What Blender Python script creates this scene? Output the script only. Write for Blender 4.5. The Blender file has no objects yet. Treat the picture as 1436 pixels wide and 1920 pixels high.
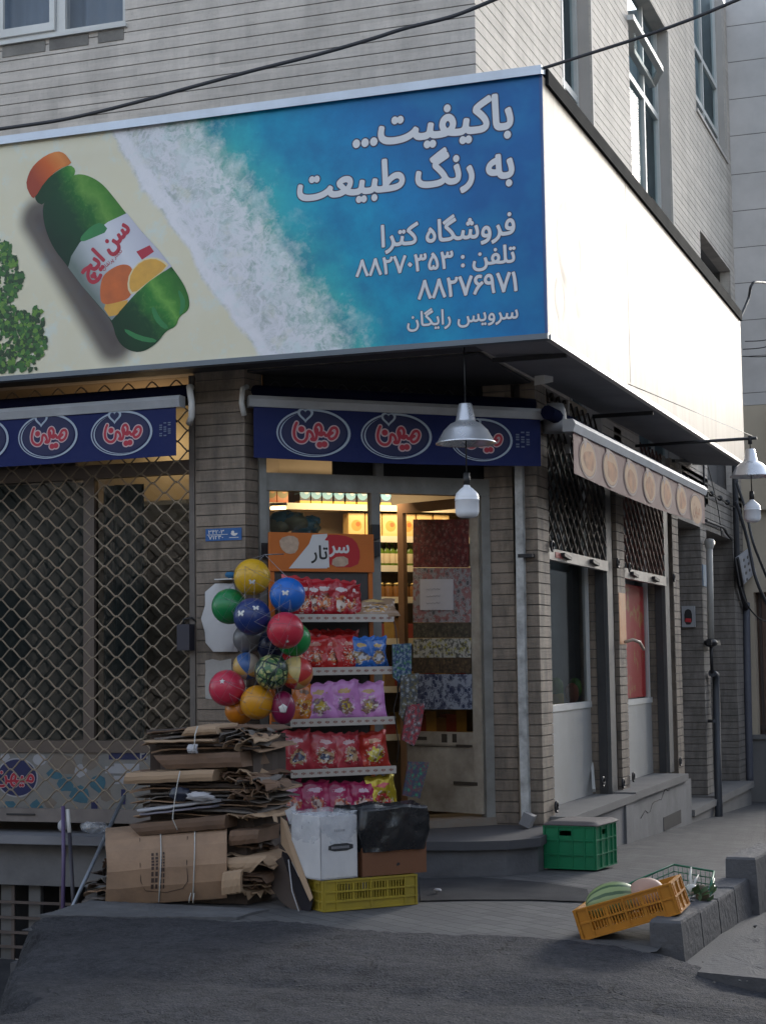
import bpy, bmesh, math, random, unicodedata
from mathutils import Vector, Matrix, noise as mnoise
random.seed(7)
sc = bpy.context.scene
COL = sc.collection
# ------------------------------------------------------------------ camera, sky, sun, exposure
CZ = 1.34                                   # eye height over the pavement in metres
YAW, PITCH, ROLL, FPX = 0.344717592, 0.086542359, -0.0141417732, 3278.1921
PW, PH = 1436.0, 1920.0                     # photograph's pixels
FWD = Vector((-math.sin(YAW)*math.cos(PITCH), math.cos(YAW)*math.cos(PITCH), math.sin(PITCH)))
_r = Vector((math.cos(YAW), math.sin(YAW), 0)); _u = _r.cross(FWD)
RGT = _r*math.cos(ROLL) + _u*math.sin(ROLL)
UPV = -_r*math.sin(ROLL) + _u*math.cos(ROLL)
cam = bpy.data.cameras.new('camera'); camo = bpy.data.objects.new('camera', cam); COL.objects.link(camo)
m = Matrix.Identity(4)
for i in range(3):
    m[i][0] = RGT[i]; m[i][1] = UPV[i]; m[i][2] = -FWD[i]
m[2][3] = CZ
camo.matrix_world = m
cam.sensor_fit = 'VERTICAL'; cam.sensor_height = 36.0; cam.lens = 36.0*FPX/PH
cam.clip_start = 0.1; cam.clip_end = 2000
sc.camera = camo
SUN_AZ, SUN_EL = math.radians(8.5), math.radians(14.5)      # low sun beyond the end of the side street (from +Y towards +X)
wd = bpy.data.worlds.new('World'); sc.world = wd; wd.use_nodes = True
nt = wd.node_tree; bg = nt.nodes['Background']
sky = nt.nodes.new('ShaderNodeTexSky'); sky.sky_type = 'NISHITA'; sky.sun_disc = False
sky.sun_elevation = SUN_EL; sky.sun_rotation = SUN_AZ; sky.air_density = 1.0; sky.dust_density = 1.5; sky.ozone_density = 2.5
hs_=nt.nodes.new('ShaderNodeHueSaturation'); hs_.inputs['Saturation'].default_value=0.5      # hazy evening overcast
nt.links.new(sky.outputs[0], hs_.inputs['Color']); nt.links.new(hs_.outputs[0], bg.inputs[0]); bg.inputs[1].default_value = 0.15
sun = bpy.data.lights.new('sun', 'SUN'); suno = bpy.data.objects.new('sun', sun); COL.objects.link(suno)
sun.energy = 0.52; sun.angle = math.radians(11); sun.color = (1.0, 0.95, 0.88)
sd = Vector((math.sin(SUN_AZ)*math.cos(SUN_EL), math.cos(SUN_AZ)*math.cos(SUN_EL), math.sin(SUN_EL)))
suno.rotation_euler = sd.to_track_quat('Z', 'Y').to_euler()
sc.view_settings.view_transform = 'Standard'; sc.view_settings.look = 'None'
sc.view_settings.exposure = 1.6; sc.view_settings.gamma = 1.0
sc.render.engine = 'CYCLES'
sc.cycles.max_bounces = 6; sc.cycles.transparent_max_bounces = 12
# ------------------------------------------------------------------ photograph pixel -> point on a real plane
def ray(x, y): return FWD + RGT*((x-PW/2)/FPX) - UPV*((y-PH/2)/FPX)
def up(v): return Vector((v[0], v[1], v[2]+CZ))
def PY(x, y, Y): d = ray(x, y); return up(d*(Y/d[1]))
def PX(x, y, X): d = ray(x, y); return up(d*(X/d[0]))
def PZ(x, y, Z): d = ray(x, y); return up(d*((Z-CZ)/d[2]))
def PV(x, y, A, B):                          # vertical plane through plan points A, B
    n = Vector((B[1]-A[1], -(B[0]-A[0]), 0)); d = ray(x, y)
    return up(d*((n[0]*A[0]+n[1]*A[1])/(n.dot(d))))
def s2l(c):
    return tuple(((v/255)/12.92 if v/255 <= .04045 else ((v/255+.055)/1.055)**2.4) for v in c)
# ------------------------------------------------------------------ mesh builder
class MB:
    def __init__(s): s.v=[]; s.f=[]; s.m=[]; s.sm=[]
    def add(s, vs, fs, mi=0, smooth=False):
        o=len(s.v); s.v += [Vector(p) for p in vs]
        for f in fs: s.f.append([i+o for i in f]); s.m.append(mi); s.sm.append(smooth)
        return s
    def quad(s, a,b,c,d, mi=0): return s.add([a,b,c,d],[(0,1,2,3)],mi)
    def box(s, x0,x1,y0,y1,z0,z1, mi=0):
        return s.hexa([(x0,y0),(x1,y0),(x1,y1),(x0,y1)], z0, z1, mi)
    def hexa(s, pl, z0, z1, mi=0, mtop=None):            # vertical prism over a plan polygon (ccw)
        n=len(pl); a=sum(pl[i][0]*pl[(i+1)%n][1]-pl[(i+1)%n][0]*pl[i][1] for i in range(n))
        if a<0: pl=pl[::-1]
        vs=[(p[0],p[1],z0) for p in pl]+[(p[0],p[1],z1) for p in pl]
        s.add(vs,[tuple(range(n-1,-1,-1))]+[(i,(i+1)%n,n+(i+1)%n,n+i) for i in range(n)],mi)
        o=len(s.v)-n; s.f.append(list(range(o,o+n))); s.m.append(mi if mtop is None else mtop); s.sm.append(False)
        return s
    def obox(s, c, ax, ay, az, mi=0):                    # box by centre and half-axis vectors
        c=Vector(c); ax=Vector(ax); ay=Vector(ay); az=Vector(az)
        if ax.cross(ay).dot(az)<0: ax=-ax
        vs=[c+ax*i+ay*j+az*k for k in(-1,1) for j in(-1,1) for i in(-1,1)]
        return s.add(vs,[(0,2,3,1),(4,5,7,6),(0,1,5,4),(2,6,7,3),(0,4,6,2),(1,3,7,5)],mi)
    def wbox(s, A, B, z0, z1, t, mi=0, off=0.0):         # upright slab over plan segment A-B; thickness t back from its front (off = proud)
        A=Vector((A[0],A[1])); B=Vector((B[0],B[1])); d=(B-A).normalized(); n=Vector((d.y,-d.x))
        A0=A+n*off; B0=B+n*off; A1=A0-n*t; B1=B0-n*t
        return s.hexa([(A0.x,A0.y),(B0.x,B0.y),(B1.x,B1.y),(A1.x,A1.y)],z0,z1,mi)
    def bar(s, p, q, w, h=None, mi=0, upv=(0,0,1)):
        p=Vector(p); q=Vector(q); d=(q-p); L=d.length; d.normalize(); h=h or w
        u=Vector(upv); r=d.cross(u)
        if r.length<1e-4: r=d.cross(Vector((1,0,0)))
        r.normalize(); u=r.cross(d)
        return s.obox((p+q)/2, d*L/2, r*w/2, u*h/2, mi)
    def tube(s, pts, r, n=8, mi=0, cap=True, smooth=True):
        pts=[Vector(p) for p in pts]; rs=r if isinstance(r,(list,tuple)) else [r]*len(pts)
        t0=(pts[1]-pts[0]).normalized(); a=t0.orthogonal().normalized(); vs=[]
        for i,p in enumerate(pts):
            t=(pts[min(i+1,len(pts)-1)]-pts[max(i-1,0)])
            t=t.normalized() if t.length>1e-9 else t0
            a=(a-t*a.dot(t)); a=a.normalized() if a.length>1e-6 else t.orthogonal().normalized(); b=t.cross(a)
            for k in range(n):
                th=2*math.pi*k/n; vs.append(p+(a*math.cos(th)+b*math.sin(th))*rs[i])
        fs=[]
        for i in range(len(pts)-1):
            for k in range(n): fs.append((i*n+k,i*n+(k+1)%n,(i+1)*n+(k+1)%n,(i+1)*n+k))
        s.add(vs,fs,mi,smooth)
        if cap:
            o=len(s.v)-len(vs); s.f += [list(range(o+n-1,o-1,-1)), list(range(o+(len(pts)-1)*n,o+len(pts)*n))]; s.m += [mi,mi]; s.sm += [False,False]
        return s
    def lathe(s, prof, c=(0,0,0), n=28, mi=0, smooth=True, axis=None):   # profile [(r,z)] about a vertical axis
        c=Vector(c); M=Matrix.Identity(3) if axis is None else Vector((0,0,1)).rotation_difference(Vector(axis)).to_matrix()
        vs=[]
        for (r,z) in prof:
            for k in range(n):
                th=2*math.pi*k/n; vs.append(c+M@Vector((r*math.cos(th),r*math.sin(th),z)))
        fs=[(i*n+k,i*n+(k+1)%n,(i+1)*n+(k+1)%n,(i+1)*n+k) for i in range(len(prof)-1) for k in range(n)]
        return s.add(vs,fs,mi,smooth)
    def sphere(s, c, r, mi=0, nu=28, nv=18, sq=(1,1,1), fn=None):
        c=Vector(c); vs=[c+Vector((0,0,-r*sq[2]))]
        for j in range(1,nv):
            ph=-math.pi/2+math.pi*j/nv
            for k in range(nu):
                th=2*math.pi*k/nu; d=Vector((math.cos(ph)*math.cos(th),math.cos(ph)*math.sin(th),math.sin(ph)))
                q=r*(fn(d) if fn else 1); vs.append(c+Vector((d.x*sq[0],d.y*sq[1],d.z*sq[2]))*q)
        vs.append(c+Vector((0,0,r*sq[2]))); T=len(vs)-1; fs=[]
        for k in range(nu): fs.append((0,1+(k+1)%nu,1+k))
        for j in range(nv-2):
            for k in range(nu): a=1+j*nu; fs.append((a+k,a+(k+1)%nu,a+nu+(k+1)%nu,a+nu+k))
        a=1+(nv-2)*nu
        for k in range(nu): fs.append((a+k,a+(k+1)%nu,T))
        return s.add(vs,fs,mi,True)
    def grid(s, P, mi=0, smooth=True, flip=False):        # P rows of points
        n=len(P[0]); vs=[p for r in P for p in r]; fs=[]
        for j in range(len(P)-1):
            for i in range(n-1):
                q=(j*n+i,j*n+i+1,(j+1)*n+i+1,(j+1)*n+i); fs.append(q[::-1] if flip else q)
        return s.add(vs,fs,mi,smooth)
    def flat(s, pts, O, u, v, off, mi=0):                 # flat printed shape on a plane: 2d points -> polygon at O+u*x+v*y+n*off
        O=Vector(O); u=Vector(u); v=Vector(v); nn=u.cross(v).normalized()
        a=sum(pts[i][0]*pts[(i+1)%len(pts)][1]-pts[(i+1)%len(pts)][0]*pts[i][1] for i in range(len(pts)))
        if a<0: pts=pts[::-1]
        return s.add([O+u*p[0]+v*p[1]+nn*off for p in pts],[tuple(range(len(pts)))],mi)
    def build(s, name, mats, parent=None, local=False):
        me=bpy.data.meshes.new(name)
        off=Vector((0,0,0)); q=parent
        if not local:
            while q is not None: off += Vector(q.location); q=q.parent
        me.from_pydata([tuple(p-off) for p in s.v],[],s.f)
        for mm in (mats if isinstance(mats,(list,tuple)) else [mats]): me.materials.append(mm)
        me.polygons.foreach_set('material_index', s.m); me.polygons.foreach_set('use_smooth', s.sm); me.update()
        o=bpy.data.objects.new(name,me); COL.objects.link(o)
        if parent is not None: o.parent=parent
        return o
def tag(o, label, cat, group=None):
    o['label']=label; o['category']=cat
    if group: o['group']=group
    return o
def thing(name, label, cat, loc=(0,0,0), group=None, rotz=0.0):
    o=bpy.data.objects.new(name,None); COL.objects.link(o); o.empty_display_size=.05
    o.location=loc; o.rotation_euler=(0,0,rotz); return tag(o,label,cat,group)
def kids(o): return [c for c in bpy.data.objects if c.parent==o]
def dup(root, loc=None, rot=None, label=None):
    def cp(o, par):
        c=o.copy(); COL.objects.link(c); c.parent=par
        for ch in kids(o): cp(ch,c)
        return c
    r=cp(root,None)
    if loc is not None: r.location=loc
    if rot is not None: r.rotation_euler=rot
    if label: r['label']=label
    return r
def struct(name, mb, mats):
    o=mb.build(name,mats); o['kind']='structure'; return o
# ------------------------------------------------------------------ procedural materials
def nm(name):
    mt=bpy.data.materials.new(name); mt.use_nodes=True; return mt, mt.node_tree, mt.node_tree.nodes['Principled BSDF']
def link(t,a,b): t.links.new(a,b)
def mixc(t, fac, a, b, mode='MIX'):
    n=t.nodes.new('ShaderNodeMix'); n.data_type='RGBA'; n.blend_type=mode
    for k,val in((0,fac),(6,a),(7,b)):
        if isinstance(val,(int,float)): n.inputs[k].default_value=val
        elif isinstance(val,(tuple,list)): n.inputs[k].default_value=(*val[:3],1)
        else: link(t,val,n.inputs[k])
    return n.outputs[2]
def mth(t, op, a, b=0.0, c=0.0, clamp=False):
    n=t.nodes.new('ShaderNodeMath'); n.operation=op; n.use_clamp=clamp
    for k,val in((0,a),(1,b),(2,c)):
        if isinstance(val,(int,float)): n.inputs[k].default_value=val
        else: link(t,val,n.inputs[k])
    return n.outputs[0]
def ramp(t, fac, stops, interp='LINEAR'):
    n=t.nodes.new('ShaderNodeValToRGB'); cr=n.color_ramp; cr.interpolation=interp
    while len(cr.elements)<len(stops): cr.elements.new(1.0)
    for e,(p,c) in zip(cr.elements,stops):
        e.position=p; e.color=(c,c,c,1) if isinstance(c,(int,float)) else (*c[:3],1)
    link(t,fac,n.inputs[0]); return n.outputs[0]
def noise_n(t, vec, scale, detail=4, rough=.55, out=0):
    n=t.nodes.new('ShaderNodeTexNoise'); n.inputs['Scale'].default_value=scale; n.inputs['Detail'].default_value=detail; n.inputs['Roughness'].default_value=rough
    if vec is not None: link(t,vec,n.inputs['Vector'])
    return n.outputs[out]
def pos(t, scale=(1,1,1), local=False, rot=(0,0,0)):
    if local: g=t.nodes.new('ShaderNodeTexCoord').outputs['Object']
    else: g=t.nodes.new('ShaderNodeNewGeometry').outputs['Position']
    if scale==(1,1,1) and rot==(0,0,0): return g
    mp=t.nodes.new('ShaderNodeMapping'); mp.inputs['Scale'].default_value=scale; mp.inputs['Rotation'].default_value=rot; link(t,g,mp.inputs[0]); return mp.outputs[0]
def sep(t,v):
    n=t.nodes.new('ShaderNodeSeparateXYZ'); link(t,v,n.inputs[0]); return n.outputs
def bump(t, b, h, strength, dist=.01):
    n=t.nodes.new('ShaderNodeBump'); n.inputs['Strength'].default_value=strength; n.inputs['Distance'].default_value=dist
    link(t,h,n.inputs['Height']); link(t,n.outputs[0],b.inputs['Normal'])
def M(name, col, rough=.6, var=.25, vs=6.0, bmp=0.0, bs=40.0, metal=0.0, spec=.5, dirt=None, ds=2.5, da=.5, local=False, stretch=(1,1,1), coat=0.0):
    mt,t,b=nm(name); p=pos(t,stretch,local)
    f=noise_n(t,p,vs,5,.6)
    c=mixc(t,f,tuple(x*(1-var) for x in col),tuple(min(1,x*(1+var)) for x in col))
    if dirt:
        dn=noise_n(t,p,ds,6,.65); c=mixc(t,ramp(t,dn,[(.5-.18,0),(.5+.22,da)]),c,dirt)
    link(t,c,b.inputs['Base Color']); b.inputs['Roughness'].default_value=rough; b.inputs['Metallic'].default_value=metal
    b.inputs['Specular IOR Level'].default_value=spec
    if coat: b.inputs['Coat Weight'].default_value=coat
    if rough>.12: 
        rr=mth(t,'MULTIPLY_ADD',f,.25,rough-.12); link(t,rr,b.inputs['Roughness'])
    if bmp: bump(t,b,noise_n(t,p,bs,5,.6),bmp)
    return mt
def glass(name, tint=(.7,.75,.75), rough=.02, alpha=.75, fk=1.0):
    mt,t,b=nm(name); t.nodes.remove(b); out=t.nodes['Material Output']
    tr=t.nodes.new('ShaderNodeBsdfTransparent'); tr.inputs[0].default_value=(*tint,1)
    gl=t.nodes.new('ShaderNodeBsdfGlossy'); gl.inputs['Roughness'].default_value=rough; gl.inputs[0].default_value=(.9,.9,.9,1)
    fr=t.nodes.new('ShaderNodeFresnel'); fr.inputs[0].default_value=1.5
    wob=noise_n(t,pos(t),1.7,2); bn=t.nodes.new('ShaderNodeBump'); bn.inputs['Strength'].default_value=.06; bn.inputs['Distance'].default_value=.02; link(t,wob,bn.inputs['Height']); link(t,bn.outputs[0],gl.inputs['Normal'])
    f=mth(t,'MULTIPLY_ADD',fr.outputs[0],fk,max(0.0,1-alpha-.2),True)
    mx=t.nodes.new('ShaderNodeMixShader'); link(t,f,mx.inputs[0]); link(t,tr.outputs[0],mx.inputs[1]); link(t,gl.outputs[0],mx.inputs[2]); link(t,mx.outputs[0],out.inputs[0])
    return mt
def stone_mat(name, base, var=.14, dirt=(.05,.045,.04), da=.35, ds=1.3, course=.08, rough=.75, bmp=.15):
    mt,t,b=nm(name); p=pos(t); x,y,z=sep(t,p)
    u=mth(t,'ADD',x,y); cv=t.nodes.new('ShaderNodeCombineXYZ'); link(t,u,cv.inputs[0]); link(t,z,cv.inputs[1])
    br=t.nodes.new('ShaderNodeTexBrick'); link(t,cv.outputs[0],br.inputs['Vector']); br.inputs['Scale'].default_value=1; br.inputs['Mortar Size'].default_value=0.0
    br.inputs['Brick Width'].default_value=.62; br.inputs['Row Height'].default_value=course; br.offset=.37
    br.inputs['Color1'].default_value=(*[v*(1-var) for v in base],1); br.inputs['Color2'].default_value=(*[v*(1+var) for v in base],1)
    sp=t.nodes.new('ShaderNodeMapping'); sp.inputs['Scale'].default_value=(3,3,26); link(t,p,sp.inputs[0])
    st=noise_n(t,sp.outputs[0],2.2,6,.65)
    c=mixc(t,.55,br.outputs[0],mixc(t,st,tuple(v*.62 for v in base),tuple(min(1,v*1.3) for v in base)))
    fine=noise_n(t,p,60,4,.7); c=mixc(t,ramp(t,fine,[(.25,.55),(.42,0)]),c,tuple(v*.5 for v in base))
    dv=t.nodes.new('ShaderNodeMapping'); dv.inputs['Scale'].default_value=(2.2,2.2,.55); link(t,p,dv.inputs[0])
    dn=noise_n(t,dv.outputs[0],ds*2,7,.7); c=mixc(t,ramp(t,dn,[(.4,0),(.72,da)]),c,dirt)
    link(t,c,b.inputs['Base Color']); b.inputs['Roughness'].default_value=rough
    bump(t,b,mth(t,'ADD',fine,st),bmp,.006)
    return mt
# ------------------------------------------------------------------ Persian lettering (letters joined by hand, drawn with the built-in type)
_forms={}
for cp in list(range(0xFB50,0xFC00))+list(range(0xFE70,0xFEFD)):
    d=unicodedata.decomposition(chr(cp)).split()
    if len(d)==2 and d[0] in('<isolated>','<final>','<initial>','<medial>'): _forms.setdefault(chr(int(d[1],16)),{})[d[0][1:4]]=chr(cp)
def shape_fa(s):
    out=[]
    for i,ch in enumerate(s):
        F=_forms.get(ch)
        if not F: out.append(ch); continue
        pv=_forms.get(s[i-1]) if i else None; nx=_forms.get(s[i+1]) if i+1<len(s) else None
        jp=bool(pv and 'ini' in pv and 'fin' in F); jn=bool(nx and 'fin' in nx and 'ini' in F)
        out.append(F.get('med' if jp and jn else 'fin' if jp else 'ini' if jn else 'iso',ch))
    v=out[::-1]; r=[]; i=0
    while i<len(v):
        if v[i].isdigit():
            j=i
            while j<len(v) and v[j].isdigit(): j+=1
            r += v[i:j][::-1]; i=j
        else: r.append(v[i]); i+=1
    return ''.join(r)
_tc={}
from mathutils.geometry import delaunay_2d_cdt
def text_geo(s, bold=0.0, res=3, fa=True):
    """flat filled lettering: outline of the type, triangulated with the non-zero rule so that crossing strokes stay solid"""
    k=(s,res,fa)
    if k in _tc: return _tc[k]
    V=[];F=[]; txt=shape_fa(s) if fa else s
    c=bpy.data.curves.new('t','FONT'); c.body=txt; c.resolution_u=res; c.fill_mode='NONE'
    o=bpy.data.objects.new('t',c); COL.objects.link(o); bpy.context.view_layer.update()
    me=bpy.data.meshes.new_from_object(o.evaluated_get(bpy.context.evaluated_depsgraph_get()))
    vs=[Vector((v.co.x,v.co.y)) for v in me.vertices]; nx={}
    for e in me.edges: nx.setdefault(e.vertices[0],[]).append(e.vertices[1]); nx.setdefault(e.vertices[1],[]).append(e.vertices[0])
    seen=set(); loops=[]
    for st in range(len(vs)):
        if st in seen or st not in nx: continue
        lp=[st]; seen.add(st); cur=st+1 if st+1 in nx[st] else nx[st][0]
        while cur not in seen:
            seen.add(cur); lp.append(cur); n2=[q for q in nx[cur] if q not in seen]
            if not n2: break
            cur=n2[0]
        if len(lp)>2: loops.append(lp)
    bpy.data.objects.remove(o); bpy.data.curves.remove(c); bpy.data.meshes.remove(me)
    bb=[(min(vs[i].x for i in l),max(vs[i].x for i in l)) for l in loops]; left=set(range(len(loops)))
    while left:                                            # islands that overlap in x are filled together
        grp={left.pop()}; ch=True
        while ch:
            ch=False
            for q in list(left):
                if any(bb[q][0]<=bb[g][1] and bb[q][1]>=bb[g][0] for g in grp): grp.add(q); left.discard(q); ch=True
        pts=[];eds=[];cl=[]
        for g in grp:
            o0=len(pts); l=loops[g]; pts+=[vs[i] for i in l]; eds+=[(o0+i,o0+(i+1)%len(l)) for i in range(len(l))]; cl.append([vs[i] for i in l])
        r=delaunay_2d_cdt(pts,eds,[],0,1e-6); ov,of=r[0],r[2]
        keep=[]
        for f in of:
            x=sum(ov[i][0] for i in f)/3; y=sum(ov[i][1] for i in f)/3; wn=0
            for l in cl:
                for i in range(len(l)):
                    a=l[i];b=l[(i+1)%len(l)]
                    if (a.y<=y)!=(b.y<=y):
                        xx=a.x+(y-a.y)/(b.y-a.y)*(b.x-a.x)
                        if xx>x: wn+=1 if b.y>a.y else -1
            if wn: keep.append(f)
        o0=len(V); V+=[(p[0],p[1]) for p in ov]; F+=[tuple(i+o0 for i in f) for f in keep]
    _tc[k]=(V,F); return _tc[k]
def text_on(mb, s, O, u, v, w, off=.002, bold=.02, sy=1.0, mi=0, fa=True, right=False, shear=0.0, nb=8):
    """lettering of width w (metres) on the plane O,u,v (unit vectors); bold thickens the strokes by stacked thin copies"""
    vs,fs=text_geo(s,0.0,3,fa)
    x0=min(p[0] for f in fs for p in [vs[i] for i in f]);x1=max(p[0] for f in fs for p in [vs[i] for i in f])
    k=w/(x1-x0); O=Vector(O); u=Vector(u); v=Vector(v); n=u.cross(v).normalized()
    sh=-w if right else 0.0
    fs2=[]
    for f in fs:
        a=sum(vs[f[i]][0]*vs[f[(i+1)%len(f)]][1]-vs[f[(i+1)%len(f)]][0]*vs[f[i]][1] for i in range(len(f)))
        fs2.append(f if a>0 else f[::-1])
    sft=[(0,0)]
    if bold: sft += [(bold*math.cos(2*math.pi*q/nb),bold*math.sin(2*math.pi*q/nb)) for q in range(nb)]
    for q,(dx,dy) in enumerate(sft):
        mb.add([O+u*((p[0]+dx-x0)*k+sh+(p[1]+dy)*k*shear)+v*((p[1]+dy)*k*sy)+n*(off-q*2e-5) for p in vs],fs2,mi)
def ellipse(cx,cy,a,b,n=40): return [(cx+a*math.cos(2*math.pi*k/n),cy+b*math.sin(2*math.pi*k/n)) for k in range(n)]
def ring_flat(mb,cx,cy,a,b,w,O,u,v,off,mi,n=48,wx=None,dx=0.0):
    O=Vector(O);u=Vector(u);v=Vector(v);nn=u.cross(v).normalized(); wx=w if wx is None else wx
    o=[O+u*x+v*y+nn*off for x,y in ellipse(cx,cy,a,b,n)]; i=[O+u*(x+dx)+v*y+nn*off for x,y in ellipse(cx,cy,a-wx,b-w,n)]
    mb.add(o+i,[(k,(k+1)%n,n+(k+1)%n,n+k) for k in range(n)],mi)
# ------------------------------------------------------------------ materials of the place
TRAV=(.56,.505,.45)
m_stone=stone_mat('travertine_strips',TRAV,var=.2,da=.32,ds=1.0)
m_stone_d=stone_mat('worn_brick_strips',(.255,.205,.16),var=.34,da=.75,ds=2.2,course=.075,bmp=.45)
m_groove=M('dark_mortar',(.10,.09,.085),.9,.3)
m_conc=M('old_render_plaster',(.2,.2,.205),.85,.22,3.5,.3,30,dirt=(.08,.08,.085),ds=1.8,da=.7)
m_ledge=M('ledge_stone',(.21,.205,.20),.8,.25,5,.2,40,spec=.2,dirt=(.09,.09,.095),ds=2.5,da=.55)
m_dark=M('blackened_void',(.012,.012,.015),.9,.2)
m_frame=M('aluminium_frame_paint',(.46,.45,.42),.5,.12,8,.05,dirt=(.12,.1,.08),ds=3,da=.45)
m_pvc=M('white_window_frame',(.62,.62,.6),.45,.08,6,dirt=(.25,.24,.22),ds=3,da=.4)
m_glass=glass('window_glass',(.62,.68,.7),.03,.70)
m_glassd=glass('dark_shop_glass',(.6,.64,.65),.05,.8,.8)
m_curt=M('grey_curtain',(.22,.25,.29),.85,.15,3,.2,90)
m_rust=M('brown_painted_steel',(.13,.10,.09),.6,.3,9,.1,dirt=(.05,.04,.035))
m_blk=M('black_steel',(.02,.02,.023),.5,.3,8)
m_galv=M('zinc_sheet_trim',(.55,.60,.66),.38,.12,5,metal=.35,dirt=(.3,.3,.32),ds=4,da=.35)
m_sofm=M('soffit_sheet',(.25,.25,.27),.6,.15,3,dirt=(.1,.1,.11),ds=2,da=.5)
m_white=M('white_paint',(.72,.72,.70),.5,.08,7,dirt=(.35,.33,.3),ds=4,da=.35)
m_greystone=M('neighbour_grey_panels',(.58,.55,.535),.7,.1,2.5,.1,25,dirt=(.3,.29,.28),ds=1.2,da=.5)
m_beige=M('neighbour_beige_render',(.55,.47,.36),.8,.12,3,.1,30,dirt=(.25,.2,.16),ds=1.5,da=.4)
m_wood=M('brown_door_wood',(.12,.07,.05),.5,.3,7)
# ------------------------------------------------------------------ ground
def pave_z(x,y): return -.036*max(0.0,y-11.0) if y>11 else 0.0
def fnz(x,y,s,o=0): return mnoise.noise(Vector((x*s+o,y*s-o,o*1.7)))
def sm(a,b,x):
    t=max(0,min(1,(x-a)/(b-a))); return t*t*(3-2*t)
def asph_mat():
    mt,t,b=nm('old_asphalt'); p=pos(t)
    big=noise_n(t,p,1.3,5,.65); mid=noise_n(t,p,9,5,.7); fine=noise_n(t,p,140,3,.7)
    vo=t.nodes.new('ShaderNodeTexVoronoi'); vo.inputs['Scale'].default_value=95; link(t,p,vo.inputs['Vector'])
    c=mixc(t,ramp(t,big,[(.3,0),(.7,1)]),(.052,.053,.061),(.083,.085,.096))
    c=mixc(t,ramp(t,mid,[(.35,.6),(.6,0)]),c,(.026,.027,.032))
    g2=noise_n(t,p,38,4,.75); c=mixc(t,ramp(t,g2,[(.36,.5),(.5,0)]),c,(.026,.026,.031)); c=mixc(t,ramp(t,g2,[(.54,0),(.70,.7)]),c,(.11,.11,.115))
    c=mixc(t,ramp(t,fine,[(.55,0),(.75,.6)]),c,(.15,.148,.145))
    c=mixc(t,ramp(t,fine,[(.25,.7),(.45,0)]),c,(.035,.035,.04))
    dust=noise_n(t,pos(t,(1,2.2,1)),.9,6,.7); c=mixc(t,ramp(t,dust,[(.5,0),(.75,.4)]),c,(.085,.085,.088))
    ck=t.nodes.new('ShaderNodeTexVoronoi'); ck.feature='DISTANCE_TO_EDGE'; ck.inputs['Scale'].default_value=1.6; wpn=t.nodes.new('ShaderNodeVectorMath'); wpn.operation='ADD'; link(t,p,wpn.inputs[0])
    wn_=t.nodes.new('ShaderNodeTexNoise'); wn_.inputs['Scale'].default_value=2.5; wn_.inputs['Detail'].default_value=6; link(t,p,wn_.inputs['Vector']); wsc=t.nodes.new('ShaderNodeVectorMath'); wsc.operation='SCALE'; wsc.inputs[3].default_value=.5; link(t,wn_.outputs[1],wsc.inputs[0]); link(t,wsc.outputs[0],wpn.inputs[1]); link(t,wpn.outputs[0],ck.inputs['Vector'])
    crack=mth(t,'MULTIPLY',ramp(t,ck.outputs[0],[(0,1),(.018,0)]),ramp(t,noise_n(t,p,.8,3),[(.48,0),(.6,1)]))
    c=mixc(t,mth(t,'MULTIPLY',crack,.6),c,(.022,.022,.025)); oil=ramp(t,noise_n(t,pos(t,(1,1.6,1)),1.9,4,.6),[(.58,0),(.72,.45)]); c=mixc(t,oil,c,(.03,.031,.036))
    link(t,c,b.inputs['Base Color']); b.inputs['Roughness'].default_value=.85
    b.inputs['Specular IOR Level'].default_value=.12
    vo_h=mth(t,'SUBTRACT',vo.outputs[0],mth(t,'MULTIPLY',crack,1.2))
    h=mth(t,'ADD',mth(t,'MULTIPLY',vo_h,.6),mth(t,'ADD',mth(t,'MULTIPLY',mid,2.0),mth(t,'MULTIPLY',g2,2.2))); bump(t,b,h,.9,.016)
    return mt
m_asph=asph_mat()
def pave_mat():
    mt,t,b=nm('herringbone_pavers'); p=pos(t)
    mp=t.nodes.new('ShaderNodeMapping'); mp.inputs['Rotation'].default_value=(0,0,math.radians(38)); link(t,p,mp.inputs[0])
    br=t.nodes.new('ShaderNodeTexBrick'); link(t,mp.outputs[0],br.inputs['Vector']); br.inputs['Scale'].default_value=1; br.inputs['Brick Width'].default_value=.2; br.inputs['Row Height'].default_value=.1
    br.inputs['Mortar Size'].default_value=.004; br.inputs['Color1'].default_value=(.085,.085,.088,1); br.inputs['Color2'].default_value=(.13,.128,.128,1); br.inputs['Mortar'].default_value=(.055,.055,.058,1); br.inputs['Mortar Smooth'].default_value=.4
    big=noise_n(t,p,1.1,6,.7); fine=noise_n(t,p,90,4,.7)
    c=mixc(t,ramp(t,big,[(.35,.65),(.65,0)]),br.outputs[0],(.08,.08,.084))
    c=mixc(t,ramp(t,fine,[(.3,.5),(.5,0)]),c,(.1,.1,.1)); c=mixc(t,ramp(t,noise_n(t,p,4,5,.7),[(.55,0),(.8,.5)]),c,(.18,.176,.172))
    link(t,c,b.inputs['Base Color']); b.inputs['Roughness'].default_value=.8; b.inputs['Specular IOR Level'].default_value=.15
    h=mth(t,'SUBTRACT',mth(t,'MULTIPLY',fine,.35),br.outputs[1]); bump(t,b,h,.9,.01)
    return mt
m_pave=pave_mat()
m_patch=M('dark_asphalt_patch',(.036,.037,.042),.9,.3,5,.5,110,spec=.05,dirt=(.10,.10,.10),ds=3,da=.5)
m_concg=M('gutter_concrete',(.085,.085,.09),.8,.25,4,.4,60,spec=.15,dirt=(.08,.08,.085),ds=2.2,da=.7)
mb=MB(); mb.quad((-400,-400,-.75),(400,-400,-.75),(400,600,-1.6),(-400,600,-1.6)); struct('ground',mb,m_concg)
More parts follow.
